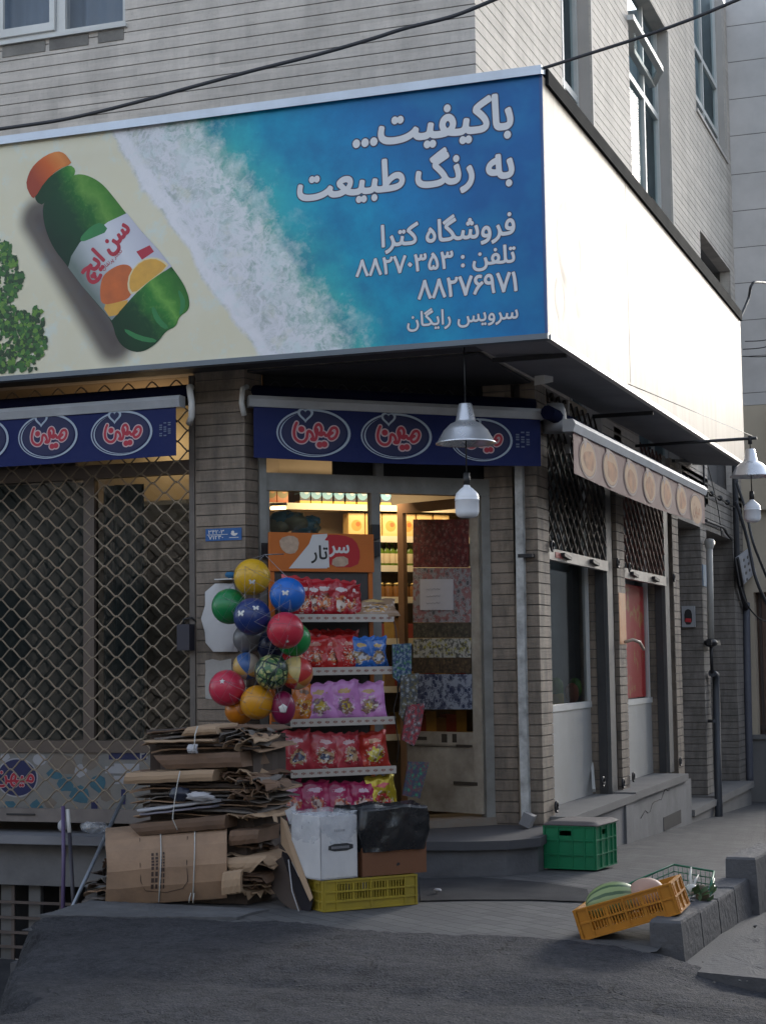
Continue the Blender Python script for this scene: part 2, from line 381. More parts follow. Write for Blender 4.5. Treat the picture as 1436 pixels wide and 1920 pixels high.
# asphalt: a worn hump that meets the pavement and falls away to the left and into the gutter on the right
edge=[(-4.95,8.42),(-4.6,8.50),(-4.2,8.56),(-3.6,8.50),(-3.1,8.40),(-2.6,8.36),(-2.1,8.33),(-1.72,8.22),(-1.5,8.0),(-.5,7.3),(4,6.3)]
def edge_y(x):
    if x<=edge[0][0]: return edge[0][1]
    for (a,b),(c,d) in zip(edge,edge[1:]):
        if x<=c: return b+(d-b)*(x-a)/(c-a)
    return edge[-1][1]
def left_x(y): return -4.95+(8.42-y)*.5+.045*math.sin(y*5.1)+.03*math.sin(y*13)
mb=MB(); NX,NY=420,150
rows=[]
for j in range(NY+1):
    r=[]; tj=j/NY
    for i in range(NX+1):
        x=-5.6+9.6*(i/NX)**1.25; ye=edge_y(x)+.022*fnz(x,3,5)+.022*fnz(x,7,23)+.012*fnz(x,9,60)
        y=2.2+(ye-2.2)*tj**.8
        z=.004-.036*sm(.0,1.,(8.4-y)/1.5)+.016*fnz(x,y,2.1)+.008*fnz(x,y,6.5,3)+.004*fnz(x,y,23,9)+.003*fnz(x,y,55,4)
        z+=.02*math.exp(-((y-7.2+.1*x)/.22)**2)-.016*math.exp(-((y-6.85+.07*x)/.1)**2)*(1+fnz(x,1,4))
        z-=.62*sm(0.0,.34,left_x(y)-x+.10*fnz(x,y,3.3,5)+.05*fnz(x,y,9))
        z-=.10*sm(-1.7,-.7,x)*sm(6.2,8.0,y)
        r.append((x,y,z))
    rows.append(r)
mb.grid(rows,smooth=True); struct('road',mb,m_asph)
# lower lane left of the hump
mb=MB(); mb.grid([[(x,y,-.60+.012*fnz(x,y,3)) for x in [-12+.35*i for i in range(22)]] for y in [3+.37*j for j in range(21)]]); struct('lower_lane',mb,m_patch)
# pavement sheet: front forecourt and the strip along the side street
mb=MB(); rows=[]
ys=[8.15+.12*i for i in range(30)]+[11.7+.5*i for i in range(22)]
for y in ys:
    r=[]
    xl=-4.98 if y<10.5 else (-4.9 if y<11 else -3.3)
    xr=-1.62+.055*max(0,y-8.3) if y<11 else -1.47+.02*(y-11)
    xr=min(xr,-1.3)
    for i in range(26):
        x=xl+(xr-xl)*i/25
        r.append((x,y,pave_z(x,y)+.003*fnz(x,y,2.2)+(-.03*sm(0,.25,edge_y(x)-y+.05))))
    rows.append(r)
mb.grid(rows); mb2=[(p[0],p[1]) for p in ()]
struct('pavement',mb,m_pave)
_ct=bpy.data.textures.new('chips','CLOUDS'); _ct.noise_scale=.035; _ct.noise_depth=4
def rough_edges(o,lv=5,st=.007):
    sb=o.modifiers.new('fine','SUBSURF'); sb.subdivision_type='SIMPLE'; sb.levels=lv; sb.render_levels=lv
    dm=o.modifiers.new('chips','DISPLACE'); dm.texture=_ct; dm.texture_coords='GLOBAL'; dm.strength=st; dm.mid_level=.55
# broken concrete lip where the hump ends in front of the pile
mb=MB()
def slab(mb,pl,z0,z1,mi=0,jit=.012,n=5):
    q=[]
    for k in range(len(pl)):
        a=Vector(pl[k]);b=Vector(pl[(k+1)%len(pl)])
        for i in range(n):
            p=a.lerp(b,i/n); q.append((p.x+random.uniform(-jit,jit),p.y+random.uniform(-jit,jit)))
    mb.hexa(q,z0,z1,mi)
slab(mb,[(-5.02,8.42),(-4.55,8.46),(-3.95,8.60),(-3.9,8.92),(-5.05,9.0)],-.3,.013)
struct('concrete_apron',mb,M('worn_pale_concrete',(.13,.132,.138),.85,.3,5,.4,60,spec=.1,dirt=(.06,.06,.065),ds=3.5,da=.7)); rough_edges(bpy.data.objects['concrete_apron'],4,.012)
# dark patched strip between doorstep and pavers
mb=MB(); a=[PZ(*q,.004) for q in((788,1690),(785,1648),(900,1646),(1015,1655),(1100,1668),(1108,1692),(1000,1688),(880,1688))]
mb.add([(p.x,p.y,.008) for p in a],[tuple(range(len(a)-1,-1,-1))]); struct('asphalt_patch',mb,m_patch)
# kerb stones along the right: a low row and a taller row, and the gutter below
def kerb_stone(a,b,w,z0,z1):
    mb=MB(); a=Vector(a); b=Vector(b); d=(b-a).normalized(); n=Vector((d.y,-d.x)); g=.008
    A=a+d*g; B=b-d*g; sl=.025
    z1a=z1+random.uniform(-.006,.006)
    lo=[A+n*(w/2+sl),B+n*(w/2+sl),B-n*w/2,A-n*w/2]; hi=[A+n*(w/2-.0),B+n*(w/2),B-n*w/2,A-n*w/2]; ch=.012
    vs=[(p.x,p.y,z0) for p in lo]+[(p.x,p.y,z1a-ch) for p in hi]+[((p*.94+(A+B)/2*.06).x,(p*.94+(A+B)/2*.06).y,z1a) for p in hi]
    mb.add(vs,[(0,1,5,4),(1,2,6,5),(2,3,7,6),(3,0,4,7),(4,5,9,8),(5,6,10,9),(6,7,11,10),(7,4,8,11),(8,9,10,11)])
    o=mb.build('kerb_stone',m_kerb); o['kind']='structure'; rough_edges(o)
m_kerb=M('kerb_concrete',(.105,.105,.112),.8,.2,6,.35,70,spec=.15,dirt=(.1,.1,.105),ds=4,da=.6)
KA=Vector((-1.60,8.28)); KB=Vector((-1.53,10.02))
for k in range(4): kerb_stone(KA.lerp(KB,k/4),KA.lerp(KB,(k+1)/4),.15,-.2,.115)
KC=Vector((-1.50,9.56+.44)); KD=Vector((-1.28,13.2))
for k in range(7): 
    kerb_stone(KC.lerp(KD,k/7),KC.lerp(KD,(k+1)/7),.17,-.3,.235-.012*k)
mb=MB(); rows=[]
for j in range(40):
    y=6.6+.25*j; rows.append([(-1.5+.03*(y-8.3)+dx,y,-.06-.02*max(0,y-9)-.05*math.sin(min(1,dx/.5)*math.pi)*0-.05*dx+.006*fnz(dx*3,y,4)) for dx in [i*.14 for i in range(22)]])
mb.grid(rows); struct('gutter',mb,m_concg)
# long flagstones laid in the gutter
def flag_stone(pl,z):
    mb=MB(); slab(mb,pl,z-.1,z+.02,0,.006,3); o=mb.build('gutter_stone',m_concg); o['kind']='structure'; rough_edges(o,4,.006)
for k in range(5):
    y0=7.75+.62*k; flag_stone([(-1.36+.02*k,y0),(-.96+.02*k,y0-.12),(-.96+.03*k,y0+.44),(-1.37+.02*k,y0+.57)],-.035-.018*k)
# ------------------------------------------------------------------ the corner building
XW,YW=-3.083,10.46
bld=thing('corner_building','corner shop building clad in pale grooved stone strips above the blue billboard','building',(-4.0,11.0,0))
PITCHZ=.0792
def gwall(mb, A, B, z0, z1, pitch=PITCHZ, g=.0065, d=.011, t=.12, zref=0.0, c=False):
    """wall over plan A->B (front on the right of A->B): stone courses with real recessed joints"""
    A=Vector((A[0],A[1])); B=Vector((B[0],B[1])); dr=(B-A).normalized(); n=Vector((dr.y,-dr.x))
    mb.wbox(A+dr*(d+.004),B-dr*(d+.004),z0,z1,t,0,-d-.002)
    if c: A=A+dr*(d+.0035)
    k0=math.floor((z0-zref)/pitch); k1=math.ceil((z1-zref)/pitch)
    for k in range(k0,k1+1):
        a=max(z0,zref+k*pitch+g); b=min(z1,zref+(k+1)*pitch)
        if b-a<.004: continue
        mb.wbox(A,B,a,b,d+.003,0,0)
        lo=zref+k*pitch
        if lo>z0 and lo+g<z1:
            P=A-n*(d-.001); Q=B-n*(d-.001); mb.quad((P.x,P.y,lo),(Q.x,Q.y,lo),(Q.x,Q.y,lo+g),(P.x,P.y,lo+g),1)
YEND=21.66
ZTOP=9.5
# front upper wall with one window
wl=PY(-60,40,YW).x-.6; wr=PY(235,30,YW).x; wb=PY(120,62,YW).z
ZCL=PY(1028,632,10.0).z+.035
mb=MB(); gwall(mb,(-9.5,YW),(XW,YW),ZCL,wb); gwall(mb,(wr,YW),(XW,YW),wb,ZTOP); gwall(mb,(-9.5,YW),(wl,YW),wb,ZTOP)
mb.build('front_wall',[m_stone,m_groove],bld)
# side upper wall with three windows and a low opening
def ypx(x,y): return PX(x,y,XW).y
def zpx(x,y): return PX(x,y,XW).z
W1=(ypx(1052,60),ypx(1109,150),2.9,ZTOP); W2=(ypx(1181,200),ypx(1256,250),2.9,zpx(1252,62)); W3=(ypx(1303,150),ypx(1362,299),zpx(1332,250),ZTOP); W4=(ypx(1310,430),ypx(1371,530),2.9,zpx(1312,432))
mb=MB(); y=YW
def side_piece(y0,y1,z0,z1): gwall(mb,(XW,y0),(XW,y1),z0,z1,c=(y0==YW))
side_piece(YW,W1[0],ZCL,ZTOP); side_piece(W1[1],W2[0],3.0,ZTOP); side_piece(W2[0],W2[1],W2[3],ZTOP); side_piece(W2[1],W3[0],3.0,ZTOP)
side_piece(W3[0],W3[1],W4[3],W3[2]); side_piece(W3[1],YEND,3.0,ZTOP)
mb.build('side_wall',[m_stone,m_groove],bld)
# windows
def folds(mb,p0,p1,z0,z1,depth,mi,n=9):
    p0=Vector(p0);p1=Vector(p1);d=(p1-p0);L=d.length;d.normalize();nn=Vector((d.y,-d.x)); N=n*8; rows=[]
    for z in(z0,(z0+z1)/2,z1):
        rows.append([tuple((p0+d*(L*i/N)+nn*depth*(math.sin(i/N*n*2*math.pi)*.6+.4*math.sin(i/N*n*4.7+1)))[:])+(z,) for i in range(N+1)])
    mb.grid(rows,mi)
# front window
wy=YW+.13
w=MB(); fw=.07
xm=PY(120,40,wy).x; ztop=wb+1.5
for x in(wl+.035,xm,wr-.03): w.box(x-fw/2,x+fw/2,wy-.04,wy+.03,wb+.06,ztop)
w.box(wl,wr,wy-.045,wy+.03,wb,wb+.06); w.box(wl,wr,wy-.045,wy+.03,ztop,ztop+.07)
win=w.build('window',m_pvc,bld)
s_=MB(); x0=PY(14,40,wy).x-.04
s_.box(x0,xm-.036,wy-.07,wy-.046,wb+.062,wb+.12); s_.box(xm-.075,xm-.036,wy-.07,wy-.046,wb+.12,ztop); s_.box(x0,x0+.05,wy-.07,wy-.046,wb+.12,ztop)
s_.build('sash',m_pvc,win)
s_=MB(); s_.quad((wl,wy-.01,wb+.06),(wr,wy-.01,wb+.06),(wr,wy-.01,ztop),(wl,wy-.01,ztop)); s_.build('pane',glass('upper_window_glass',(.8,.85,.9),.02,.82,.6),win)
s_=MB(); folds(s_,(wl,wy+.12),(wr,wy+.12),wb,ztop,.035,0,12); s_.build('curtain',m_curt,win)
s_=MB(); s_.box(wl-.05,wr+.02,YW-.03,wy-.046,wb-.028,wb-.002); s_.build('sill',m_pvc,win)
s_=MB(); m_sill=M('soot_stained_stone',(.10,.093,.088),.85,.5,9,.3,dirt=(.3,.28,.25),ds=3,da=.7)
for a,b in((5,85),(93,166),(184,232)):
    A_=PY(a,95,YW-.006); B_=PY(b,80,YW-.006); s_.box(A_.x,B_.x,YW-.006,YW+.004,wb-.112,wb-.03)
s_.build('stained_slab',m_sill,win)
# side windows: reveal, frame, panes, curtains
m_reveal=M('window_reveal_stone',(.46,.42,.39),.7,.12,4,dirt=(.3,.28,.26),da=.4)
def side_win(W,rec,bars,zs,hopper=False):
    y0,y1,z0,z1=W; x=XW-rec; s=MB()
    s.box(x-.03,XW+.006,y1+.001,y1+.05,z0,z1); s.box(x-.03,XW-.003,y0-.05,y0-.001,z0,z1)
    if z1<ZTOP: s.box(x-.03,XW-.003,y0,y1,z1+.001,z1+.05)
    if z0>3: s.box(x-.03,XW+.02,y0-.02,y1+.02,z0-.04,z0-.001)
    rv=s.build('window',m_reveal,bld); f=MB(); ft=.05
    for yy in [y0+.03]+bars+[y1-.03]: f.box(x-.02,x+.03,yy-ft/2,yy+ft/2,z0,z1)
    for zz in zs: f.box(x-.018,x+.028,y0+.056,y1-.056,zz-.03,zz+.03)
    f.build('frame',m_pvc,rv)
    g=MB(); g.quad((x,y0,z0),(x,y1,z0),(x,y1,z1),(x,y0,z1)); g.build('pane',m_wglass,rv)
    c=MB(); folds(c,(x-.16,y0),(x-.16,y1),z0,z1,.03,0,8); c.build('curtain',m_curt2,rv)
    k=MB(); k.box(x-.34,x-.30,y0-.3,y1+.34,max(z0-.3,ZCL),z1+.3); k.box(x-.30,x-.04,y1+.06,y1+.34,max(z0-.3,ZCL),z1+.3); k.box(x-.30,x-.04,y0-.3,y0-.06,max(z0-.3,ZCL),z1+.3); k.build('room_backing',m_roomd,rv)
    return rv
m_roomd=M('dim_room_paint',(.30,.32,.33),.8)
m_wglass=glass('side_window_glass',(.72,.80,.82),.12,.85,.12); m_curt2=M('pale_curtain',(.3,.33,.35),.85,.12,3)
side_win(W1,.14,[(W1[0]+W1[1])/2],[4.6+CZ,5.9+CZ])
rv=side_win(W2,.14,[W2[0]+.45,(W2[0]+W2[1])/2+.25],[zpx(1210,150)])
# tilted-open hopper sash on the middle window
h=MB(); _T=(PX(1181,32,XW+.03),PX(1237,130,XW+.03)); _B=(PX(1183,95,XW-.1),PX(1222,160,XW-.1))
y0,y1=0,1
def hp(y,s): return (_B[y].lerp(_T[y],s))
for a,b in((hp(y0,0),hp(y1,0)),(hp(y0,1),hp(y1,1)),(hp(y0,0),hp(y0,1)),(hp(y1,0),hp(y1,1))): h.bar(a,b,.06,.05,0)
hs=h.build('sash',m_pvc,rv)
h=MB(); h.quad(hp(y0,0),hp(y1,0),hp(y1,1),hp(y0,1)); h.build('pane',m_wglass,hs)
side_win(W3,.12,[(W3[0]+W3[1])/2],[zpx(1320,90),zpx(1325,190)])
s=MB(); s.box(XW-.3,XW-.25,W4[0],W4[1],2.9,W4[3]); s.box(XW-.3,XW-.004,W4[1]+.001,W4[1]+.04,2.9,W4[3]+.05); s.box(XW-.3,XW-.013,W4[0]-.05,W4[1],W4[3]+.001,W4[3]+.05); s.build('vent_opening',M('vent_recess_paint',(.2,.19,.185),.8),bld)
# ground-storey masonry
LPX0,LPX1=PY(368,1000,YW).x,PY(460.5,1000,YW).x        # left pillar front face
CA=Vector((-4.66,10.64)); CB=Vector((-3.455,11.75))     # door wall line (chamfer)
mb=MB(); BP=.0752
gwall(mb,(LPX0,YW),(LPX1,YW),.22,ZCL,BP,.007,.010,.3)
gwall(mb,(LPX1,YW),(CA.x-.012,CA.y),.22,ZCL,BP,.007,.010,.1,c=True)
mb.box(LPX0-.02,LPX0+.04,YW+.02,YW+.6,0.2,ZCL)
mb.build('door_pillar',[m_stone_d,m_groove],bld)
mb=MB(); YP=11.75; x915=PY(913,1200,YP).x; x966=PY(966,1200,YP).x; x985=PY(986,1200,YP).x
gwall(mb,(x915,YP),(x966,YP),-.3,ZCL,BP,.007,.010,.25)
gwall(mb,(x985,YP),(XW,YP),-.3,ZCL,BP,.007,.010,.25)
mb.box(x966,x985,YP+.1,YP+.14,-.3,ZCL,1)
yS1=ypx(1031,1100)
gwall(mb,(XW,YP),(XW,yS1),-.3,ZCL,BP,.007,.010,.1,c=True)
mb.build('corner_pillar',[m_stone_d,m_groove],bld)
yJ1=ypx(1145,1200); yC1=ypx(1160,1200); yP2=ypx(1174,1200); yJ2=ypx(1253,1200); yC2=ypx(1265,1200); yP3=ypx(1276,1200)
ZR=ZCL
mb=MB()
gwall(mb,(XW-.21,yJ1),(XW-.05,yJ1),-.3,ZR,BP,.007,.010,.12)            # far jamb of the first bay
gwall(mb,(XW-.035,yC1),(XW,yC1),-.3,ZR,BP,.007,.010,.05); gwall(mb,(XW,yC1),(XW,yP2),-.3,ZR,BP,.007,.010,.25,c=True)
mb.build('bay_pillar',[m_stone_d,m_groove],bld); mb=MB()
gwall(mb,(XW-.21,yJ2),(XW-.05,yJ2),-.3,ZR,BP,.007,.010,.12)
gwall(mb,(XW,yC2),(XW,yP3),-.3,ZR,BP,.007,.010,.25)
mb.build('bay_pillar',[m_stone_d,m_groove],bld)
m_stone_e=stone_mat('grey_brick_strips',(.26,.235,.21),var=.18,da=.6,ds=1.8,course=.075,bmp=.4)
mb=MB(); y1318=ypx(1318,1200); y1328=ypx(1329,1200)
gwall(mb,(XW-.28,y1318),(XW,y1318),-.45,zpx(1340,1000)-.001,BP,.007,.010,.12)        # pier beyond the bays
gwall(mb,(XW,y1318),(XW,y1328),-.45,zpx(1340,1000)-.001,BP,.007,.010,.2,c=True)
gwall(mb,(XW-.4,20.75),(XW+.0,20.75),-.45,ZR-.6,BP,.007,.010,.12)
gwall(mb,(XW-.28,yP3),(XW-.28,y1318),-.45,ZR,BP,.007,.010,.2)
gwall(mb,(XW-.36,y1328),(XW-.36,20.75),-.45,ZR,BP,.007,.010,.2)
gwall(mb,(XW,20.75),(XW,YEND),-.45,ZR,BP,.007,.010,.2,c=True)
gwall(mb,(XW,yP3),(XW,20.75),zpx(1340,1000),ZR,BP,.007,.010,.25)       # lintel zone over the entrance
mb.build('entrance_wall',[m_stone_e,m_groove],bld)
# plinth, ledges and step along the side street
XL=-2.95
mb=MB(); zl=PX(1120,1512,XL).z
mb.hexa([(XW-.45,yS1-.15),(XL+.03,yS1-.15),(XL+.03,ypx(1162,1200)-.3),(XW-.45,ypx(1162,1200)-.3)],zl-.055,zl)
mb.build('window_ledge',m_ledge,bld)
mb=MB(); mb.hexa([(XW-.45,14.05),(XL+.03,14.05),(XL+.03,16.45),(XW-.45,16.45)],zl-.05,zl+.012); mb.build('window_ledge',m_ledge,bld)
mb=MB()
mb.box(XW-.4,XL,yS1-.3,16.0,-.6,zl-.056); mb.box(XL-.02,XL+.018,13.72,14.0,-.6,zl-.06)
v0=PX(1244,1525,XL); v1=PX(1275,1555,XL)
mb.box(XW-.4,XL,16.0+.0,16.75,-.6,zl-.056)
pl=mb.build('plinth',m_conc,bld)
mb=MB(); yv0=PX(1243,1545,XL).y; yv1=PX(1276,1545,XL).y; mb.box(XL+.001,XL+.004,yv0,yv1,PX(1260,1555,XL).z+.02,PX(1260,1525,XL).z); mb.build('vent',m_dark,pl)
mb=MB(); zc=PX(1230,1510,XL).z; pts=[(XL+.001,14.35+.1*i,zc+.022*math.sin(i*1.3)+.012*math.sin(i*4.1)+.012*i-.05) for i in range(14)]; mb.tube(pts,.0035,5); mb.build('crack',m_dark,pl)
mb=MB(); zs2=PX(1320,1508,XL).z
mb.hexa([(XW-.4,16.8),(XL+.02,16.8),(XL+.02,18.3),(XW-.4,18.3)],zs2-.06,zs2); mb.box(XW-.4,XL-.01,16.8,18.3,-.8,zs2-.061); mb.build('door_step',m_ledge,bld)
mb=MB(); mb.hexa([(XW-.4,18.36),(XL+.03,18.36),(XL+.03,20.75),(XW-.4,20.75)],zs2-.06,zs2+.01); mb.box(XW-.4,XL-.01,18.36,20.75,-.9,zs2-.061); mb.build('door_step',m_ledge,bld)
# shop doorstep
zd=PZ(900,1578,CZ-1.12).z; zd=CZ-1.12
mb=MB(); stp=[(-4.85,9.98),(-4.35,9.98),(-3.60,10.56),(-3.30,10.62),(-3.05,10.74),(-2.90,10.95),(-2.93,11.45),(-3.1,11.74),(-3.46,11.95),(-4.85,10.9)]
mb.hexa(stp,zd-.055,zd); ins=[(p[0]+(-.025 if p[0]>-4.0 else 0),p[1]+.03) for p in stp]
mb.hexa(ins,-.25,zd-.056,1)
mb.build('door_step',[M('worn_step_stone',(.085,.085,.092),.75,.3,4,.2,40,spec=.2,dirt=(.055,.055,.06),ds=2,da=.7),M('step_riser_stone',(.12,.12,.128),.7,.3,4,.3,40,dirt=(.05,.05,.055),ds=3,da=.75)],bld)
# left shop front below the shutter: stone sill, plaster, basement window wall
zs=PY(60,1567,10.3).z; zb=PY(60,1583,10.3).z; zp=PY(60,1660,10.44).z
mb=MB(); mb.box(-9,PY(366,1570,10.3).x,10.3,10.75,zb,zs); mb.build('window_ledge',M('slate_sill',(.21,.215,.235),.6,.2,5,.1,dirt=(.09,.09,.1),da=.6),bld)
mb=MB(); mb.box(-9,LPX1+.02,10.44,10.75,zp,zb-.001); mb.box(PY(330,1700,10.44).x,LPX1+.1,10.44,10.7,-.8,zp); mb.box(-9,PY(330,1700,10.44).x,10.44,10.7,-.8,PY(60,1815,10.44).z); mb.build('plinth',m_conc,bld)
bx1=PY(330,1700,10.44).x; bz0=PY(60,1815,10.44).z
mb=MB(); mb.box(-9,bx1,10.74,10.78,bz0,zp); bw=mb.build('basement_window',m_dark,bld)
m_gpost=M('grey_window_post',(.16,.16,.16),.7,.3,6,dirt=(.05,.05,.05))
for px in(12,64,170,250,310):
    x=PY(px,1720,10.50).x; mb=MB(); mb.box(x-.045,x+.045,10.51,10.55,bz0,zp); mb.build('post',m_gpost,bw)
mb=MB()
for py in(1693,1722,1750,1777):
    z=PY(60,py,10.47).z; mb.box(-9,bx1,10.47,10.482,z-.009,z+.009)
for px in(20,110): 
    x=PY(px,1720,10.45).x; mb.box(x-.012,x+.012,10.483,10.495,bz0,zp)
mb.build('bars',m_rust,bw)
# inside of the shop and ceiling under the upper floor
m_room=M('shop_wall_paint',(.33,.27,.2),.8,.15,3); m_rfl=M('shop_floor_tile',(.2,.18,.16),.5,.15)
mb=MB(); mb.box(-9,XW-.06,YW+.14,13.6,ZCL,ZCL+.05,0); mb.box(-9,XW-.5,13.5,13.6,-.1,ZCL,0); mb.box(-9.1,-9,YW+.14,13.6,-.1,ZCL,0); mb.build('shop_interior',m_room,bld)
mb=MB(); mb.hexa([(-9,10.8),(-4.75,10.8),(-3.5,11.95),(XW-.47,11.95),(XW-.47,13.5),(-9,13.5)],zd-.06,zd-.004); mb.build('shop_floor',m_rfl,bld)
mb=MB(); mb.box(-5.16,-5.12,10.95,13.5,zd,ZCL); mb.build('shop_interior',m_room,bld)
# near-black ceiling over the recessed corner
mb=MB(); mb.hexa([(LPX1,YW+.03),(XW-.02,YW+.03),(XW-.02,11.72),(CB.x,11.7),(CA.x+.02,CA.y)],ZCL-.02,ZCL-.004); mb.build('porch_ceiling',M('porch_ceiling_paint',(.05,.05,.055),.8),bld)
# ------------------------------------------------------------------ neighbour building beyond the side street
nb=thing('neighbour_building','grey stone panelled neighbour building jutting out beyond the side street','building',(-2.3,21.8,-.4))
YN=21.6; XN0,XN1=-3.083,-2.2
mb=MB(); zsplit=PY(1410,760,YN).z; xq=XN0-.01
jz=[PY(1400,yy,YN).z for yy in(45,113,183,252,325,394,463,530,600,668,737)]
zs_=sorted(jz)+[11]; z=zsplit
for z1 in zs_[1:] if zs_[0]<=zsplit+.05 else zs_:
    if z1-z>.05: mb.box(xq,XN1,YN,YN+6,z+.004,z1-.004); mb.box(xq,XN1-.01,YN+.008,YN+5.99,z1-.0041,z1+.0041,1)
    z=z1
mb.build('upper_wall',[m_greystone,m_groove],nb)
mb=MB(); zb_=PY(1410,1385,YN).z; xd=PY(1416,1250,YN).x; zdoor=PY(1425,1110,YN).z; z4=PY(1420,930,YN).z
mb.box(xq,xd,YN+.001,YN+6,zb_,zdoor); mb.box(xq,XN1-.002,YN+.002,YN+6,zdoor,zsplit); mb.build('lower_wall',m_beige,nb)
mb=MB(); mb.box(XN1-.35,XN1-.001,YN-.22,YN+.0,z4,zsplit-.02); mb.box(PY(1395,900,YN).x+.1,XN1,YN-.12,YN,z4-.18,z4-.06); mb.build('cornice',m_beige,nb)
mb=MB(); mb.box(xd,XN1,YN+.25,YN+.3,zb_,zdoor); d_=mb.build('door',m_wood,nb)
mb=MB(); mb.box(xd+.01,XN1-.01,YN+.19,YN+.22,zb_+.1,zb_+.16); mb.box(xd+.03,xd+.06,YN+.2,YN+.24,zb_,zdoor); mb.build('frame',M('door_trim',(.05,.035,.03),.5),d_)
mb=MB(); mb.box(xq-.0,XN1-.003,YN-.10,YN+6,-1.2,zb_-.001); mb.box(xq,XN1,YN-.14,YN+.0,zb_,zb_+.05); mb.build('plinth',m_ledge,nb)

mb=MB(); mb.box(-34,9,-8.5,-8,-.7,8.2)
for i in range(12):
    for j in range(2): mb.box(-33+3.4*i,-31.4+3.4*i,-7.999,-7.98,1.2+3.2*j,2.9+3.2*j,1)
for (x0,x1,y0,y1,h_) in((5.6,6.1,2,30,5.2),(-1,18,58,59,8.6)): mb.box(x0,x1,y0,y1,-2.6,h_)
o=mb.build('unseen_shade_blocks',[M('shade_block_stone',(.30,.28,.26),.8,.2,2),M('shade_block_glass',(.03,.035,.04),.2)]); o['kind']='structure'  # unseen blocks added out of frame to shade the street and darken reflections
# ------------------------------------------------------------------ billboard round the corner
XS=-2.533; YSG=10.0
zt=PY(1015,128,YSG).z; zbm=PY(1028,632,YSG).z; XLs=-8.6; YRs=PX(1390,700,XS).y
print('sign',zt,zbm,YRs)
sg=thing('billboard','long box billboard with a printed beach scene wrapping the shop corner','billboard',(-4.5,10.2,zbm))
def at10(x,y): return PY(x,y,YSG)
def print_mat():
    mt,t,b=nm('printed_beach'); p=pos(t); x,y,z=sep(t,p)
    a0=at10(215,262); a1=at10(475,655); f0=at10(402,273); f1=at10(655,650)
    def lin(q0,q1):
        k=(q1.x-q0.x)/(q1.z-q0.z); return mth(t,'MULTIPLY_ADD',z,k,q0.x-k*q0.z)
    sx=lin(a0,a1); fx=lin(f0,f1)
    wob=mth(t,'SUBTRACT',noise_n(t,p,2.6,6,.62),.5); wob2=mth(t,'SUBTRACT',noise_n(t,p,7,6,.7),.5)
    tt=mth(t,'DIVIDE',mth(t,'SUBTRACT',mth(t,'ADD',x,mth(t,'MULTIPLY',wob,.22)),sx),mth(t,'SUBTRACT',fx,sx))
    tj=mth(t,'ADD',tt,mth(t,'MULTIPLY',wob2,1.1))
    sand=mixc(t,noise_n(t,p,3,6,.6),(.68,.62,.42),(.74,.71,.58))
    sand=mixc(t,ramp(t,tt,[(0,0),(.0,.0)]),sand,sand)
    big=noise_n(t,p,1.6,4,.55); 
    sea=ramp(t,mth(t,'DIVIDE',tt,3.2),[(.30,(.12,.46,.33)),(.40,(.04,.48,.50)),(.52,(.008,.36,.55)),(.78,(.008,.24,.52)),(1.0,(.010,.13,.38))])
    sea=mixc(t,ramp(t,noise_n(t,p,3.2,6,.68),[(.35,.6),(.68,0)]),sea,(.008,.11,.30)); sea=mixc(t,ramp(t,big,[(.5,0),(.75,.4)]),sea,(.02,.36,.50))
    sea=mixc(t,ramp(t,tj,[(.9,.9),(1.55,0)]),sea,(.12,.40,.28))
    # foam: filigree of ridges
    wp=t.nodes.new('ShaderNodeVectorMath'); wp.operation='ADD'; link(t,p,wp.inputs[0])
    nv=t.nodes.new('ShaderNodeTexNoise'); nv.inputs['Scale'].default_value=5; nv.inputs['Detail'].default_value=5; link(t,p,nv.inputs['Vector'])
    sc_=t.nodes.new('ShaderNodeVectorMath'); sc_.operation='SCALE'; sc_.inputs[3].default_value=.22; link(t,nv.outputs[1],sc_.inputs[0]); link(t,sc_.outputs[0],wp.inputs[1])
    def ridge(s):
        v=t.nodes.new('ShaderNodeTexVoronoi'); v.feature='DISTANCE_TO_EDGE'; v.inputs['Scale'].default_value=s; link(t,wp.outputs[0],v.inputs['Vector']); return v.outputs[0]
    def ridged(s,lo,hi,det=6):
        n_=noise_n(t,wp.outputs[0],s,det,.62); r_=mth(t,'SUBTRACT',1.0,mth(t,'ABSOLUTE',mth(t,'MULTIPLY_ADD',n_,2.0,-1.0))); return ramp(t,r_,[(lo,0),(hi,1)])
    lace=mth(t,'MAXIMUM',ridged(4.5,.80,.97),mth(t,'MULTIPLY',ridged(13,.78,.98),.85))
    lace=mth(t,'MAXIMUM',lace,mth(t,'MULTIPLY',ramp(t,noise_n(t,p,4,6,.7),[(.46,0),(.64,1)]),.8))
    foamc=mixc(t,mth(t,'MULTIPLY_ADD',lace,.8,.1,True),(.36,.42,.40),(.76,.75,.80))
    foamc=mixc(t,ramp(t,noise_n(t,p,6,5,.6),[(.55,0),(.68,.5)]),foamc,(.62,.64,.50))
    foamc=mixc(t,ramp(t,tj,[(.4,0),(1.0,.8)]),foamc,mixc(t,lace,(.13,.42,.35),(.70,.75,.76)))
    edge=ramp(t,tt,[(-.0,0),(.03,1),(.12,1),(.2,.0)])
    foamc=mixc(t,mth(t,'MULTIPLY',edge,.8),foamc,(.78,.77,.80))
    c=mixc(t,ramp(t,mth(t,'MULTIPLY_ADD',tt,1,.5),[(.46,0),(.52,1)]),sand,foamc)
    c=mixc(t,ramp(t,mth(t,'MULTIPLY',tj,.5),[(.42,0),(.60,1)]),c,sea)
    hz=noise_n(t,p,5,6,.7); spray=mth(t,'MULTIPLY',ramp(t,mth(t,'MULTIPLY',tj,.5),[(.5,1),(.78,0)]),ramp(t,hz,[(.52,0),(.7,.7)])); c=mixc(t,spray,c,(.62,.74,.74))
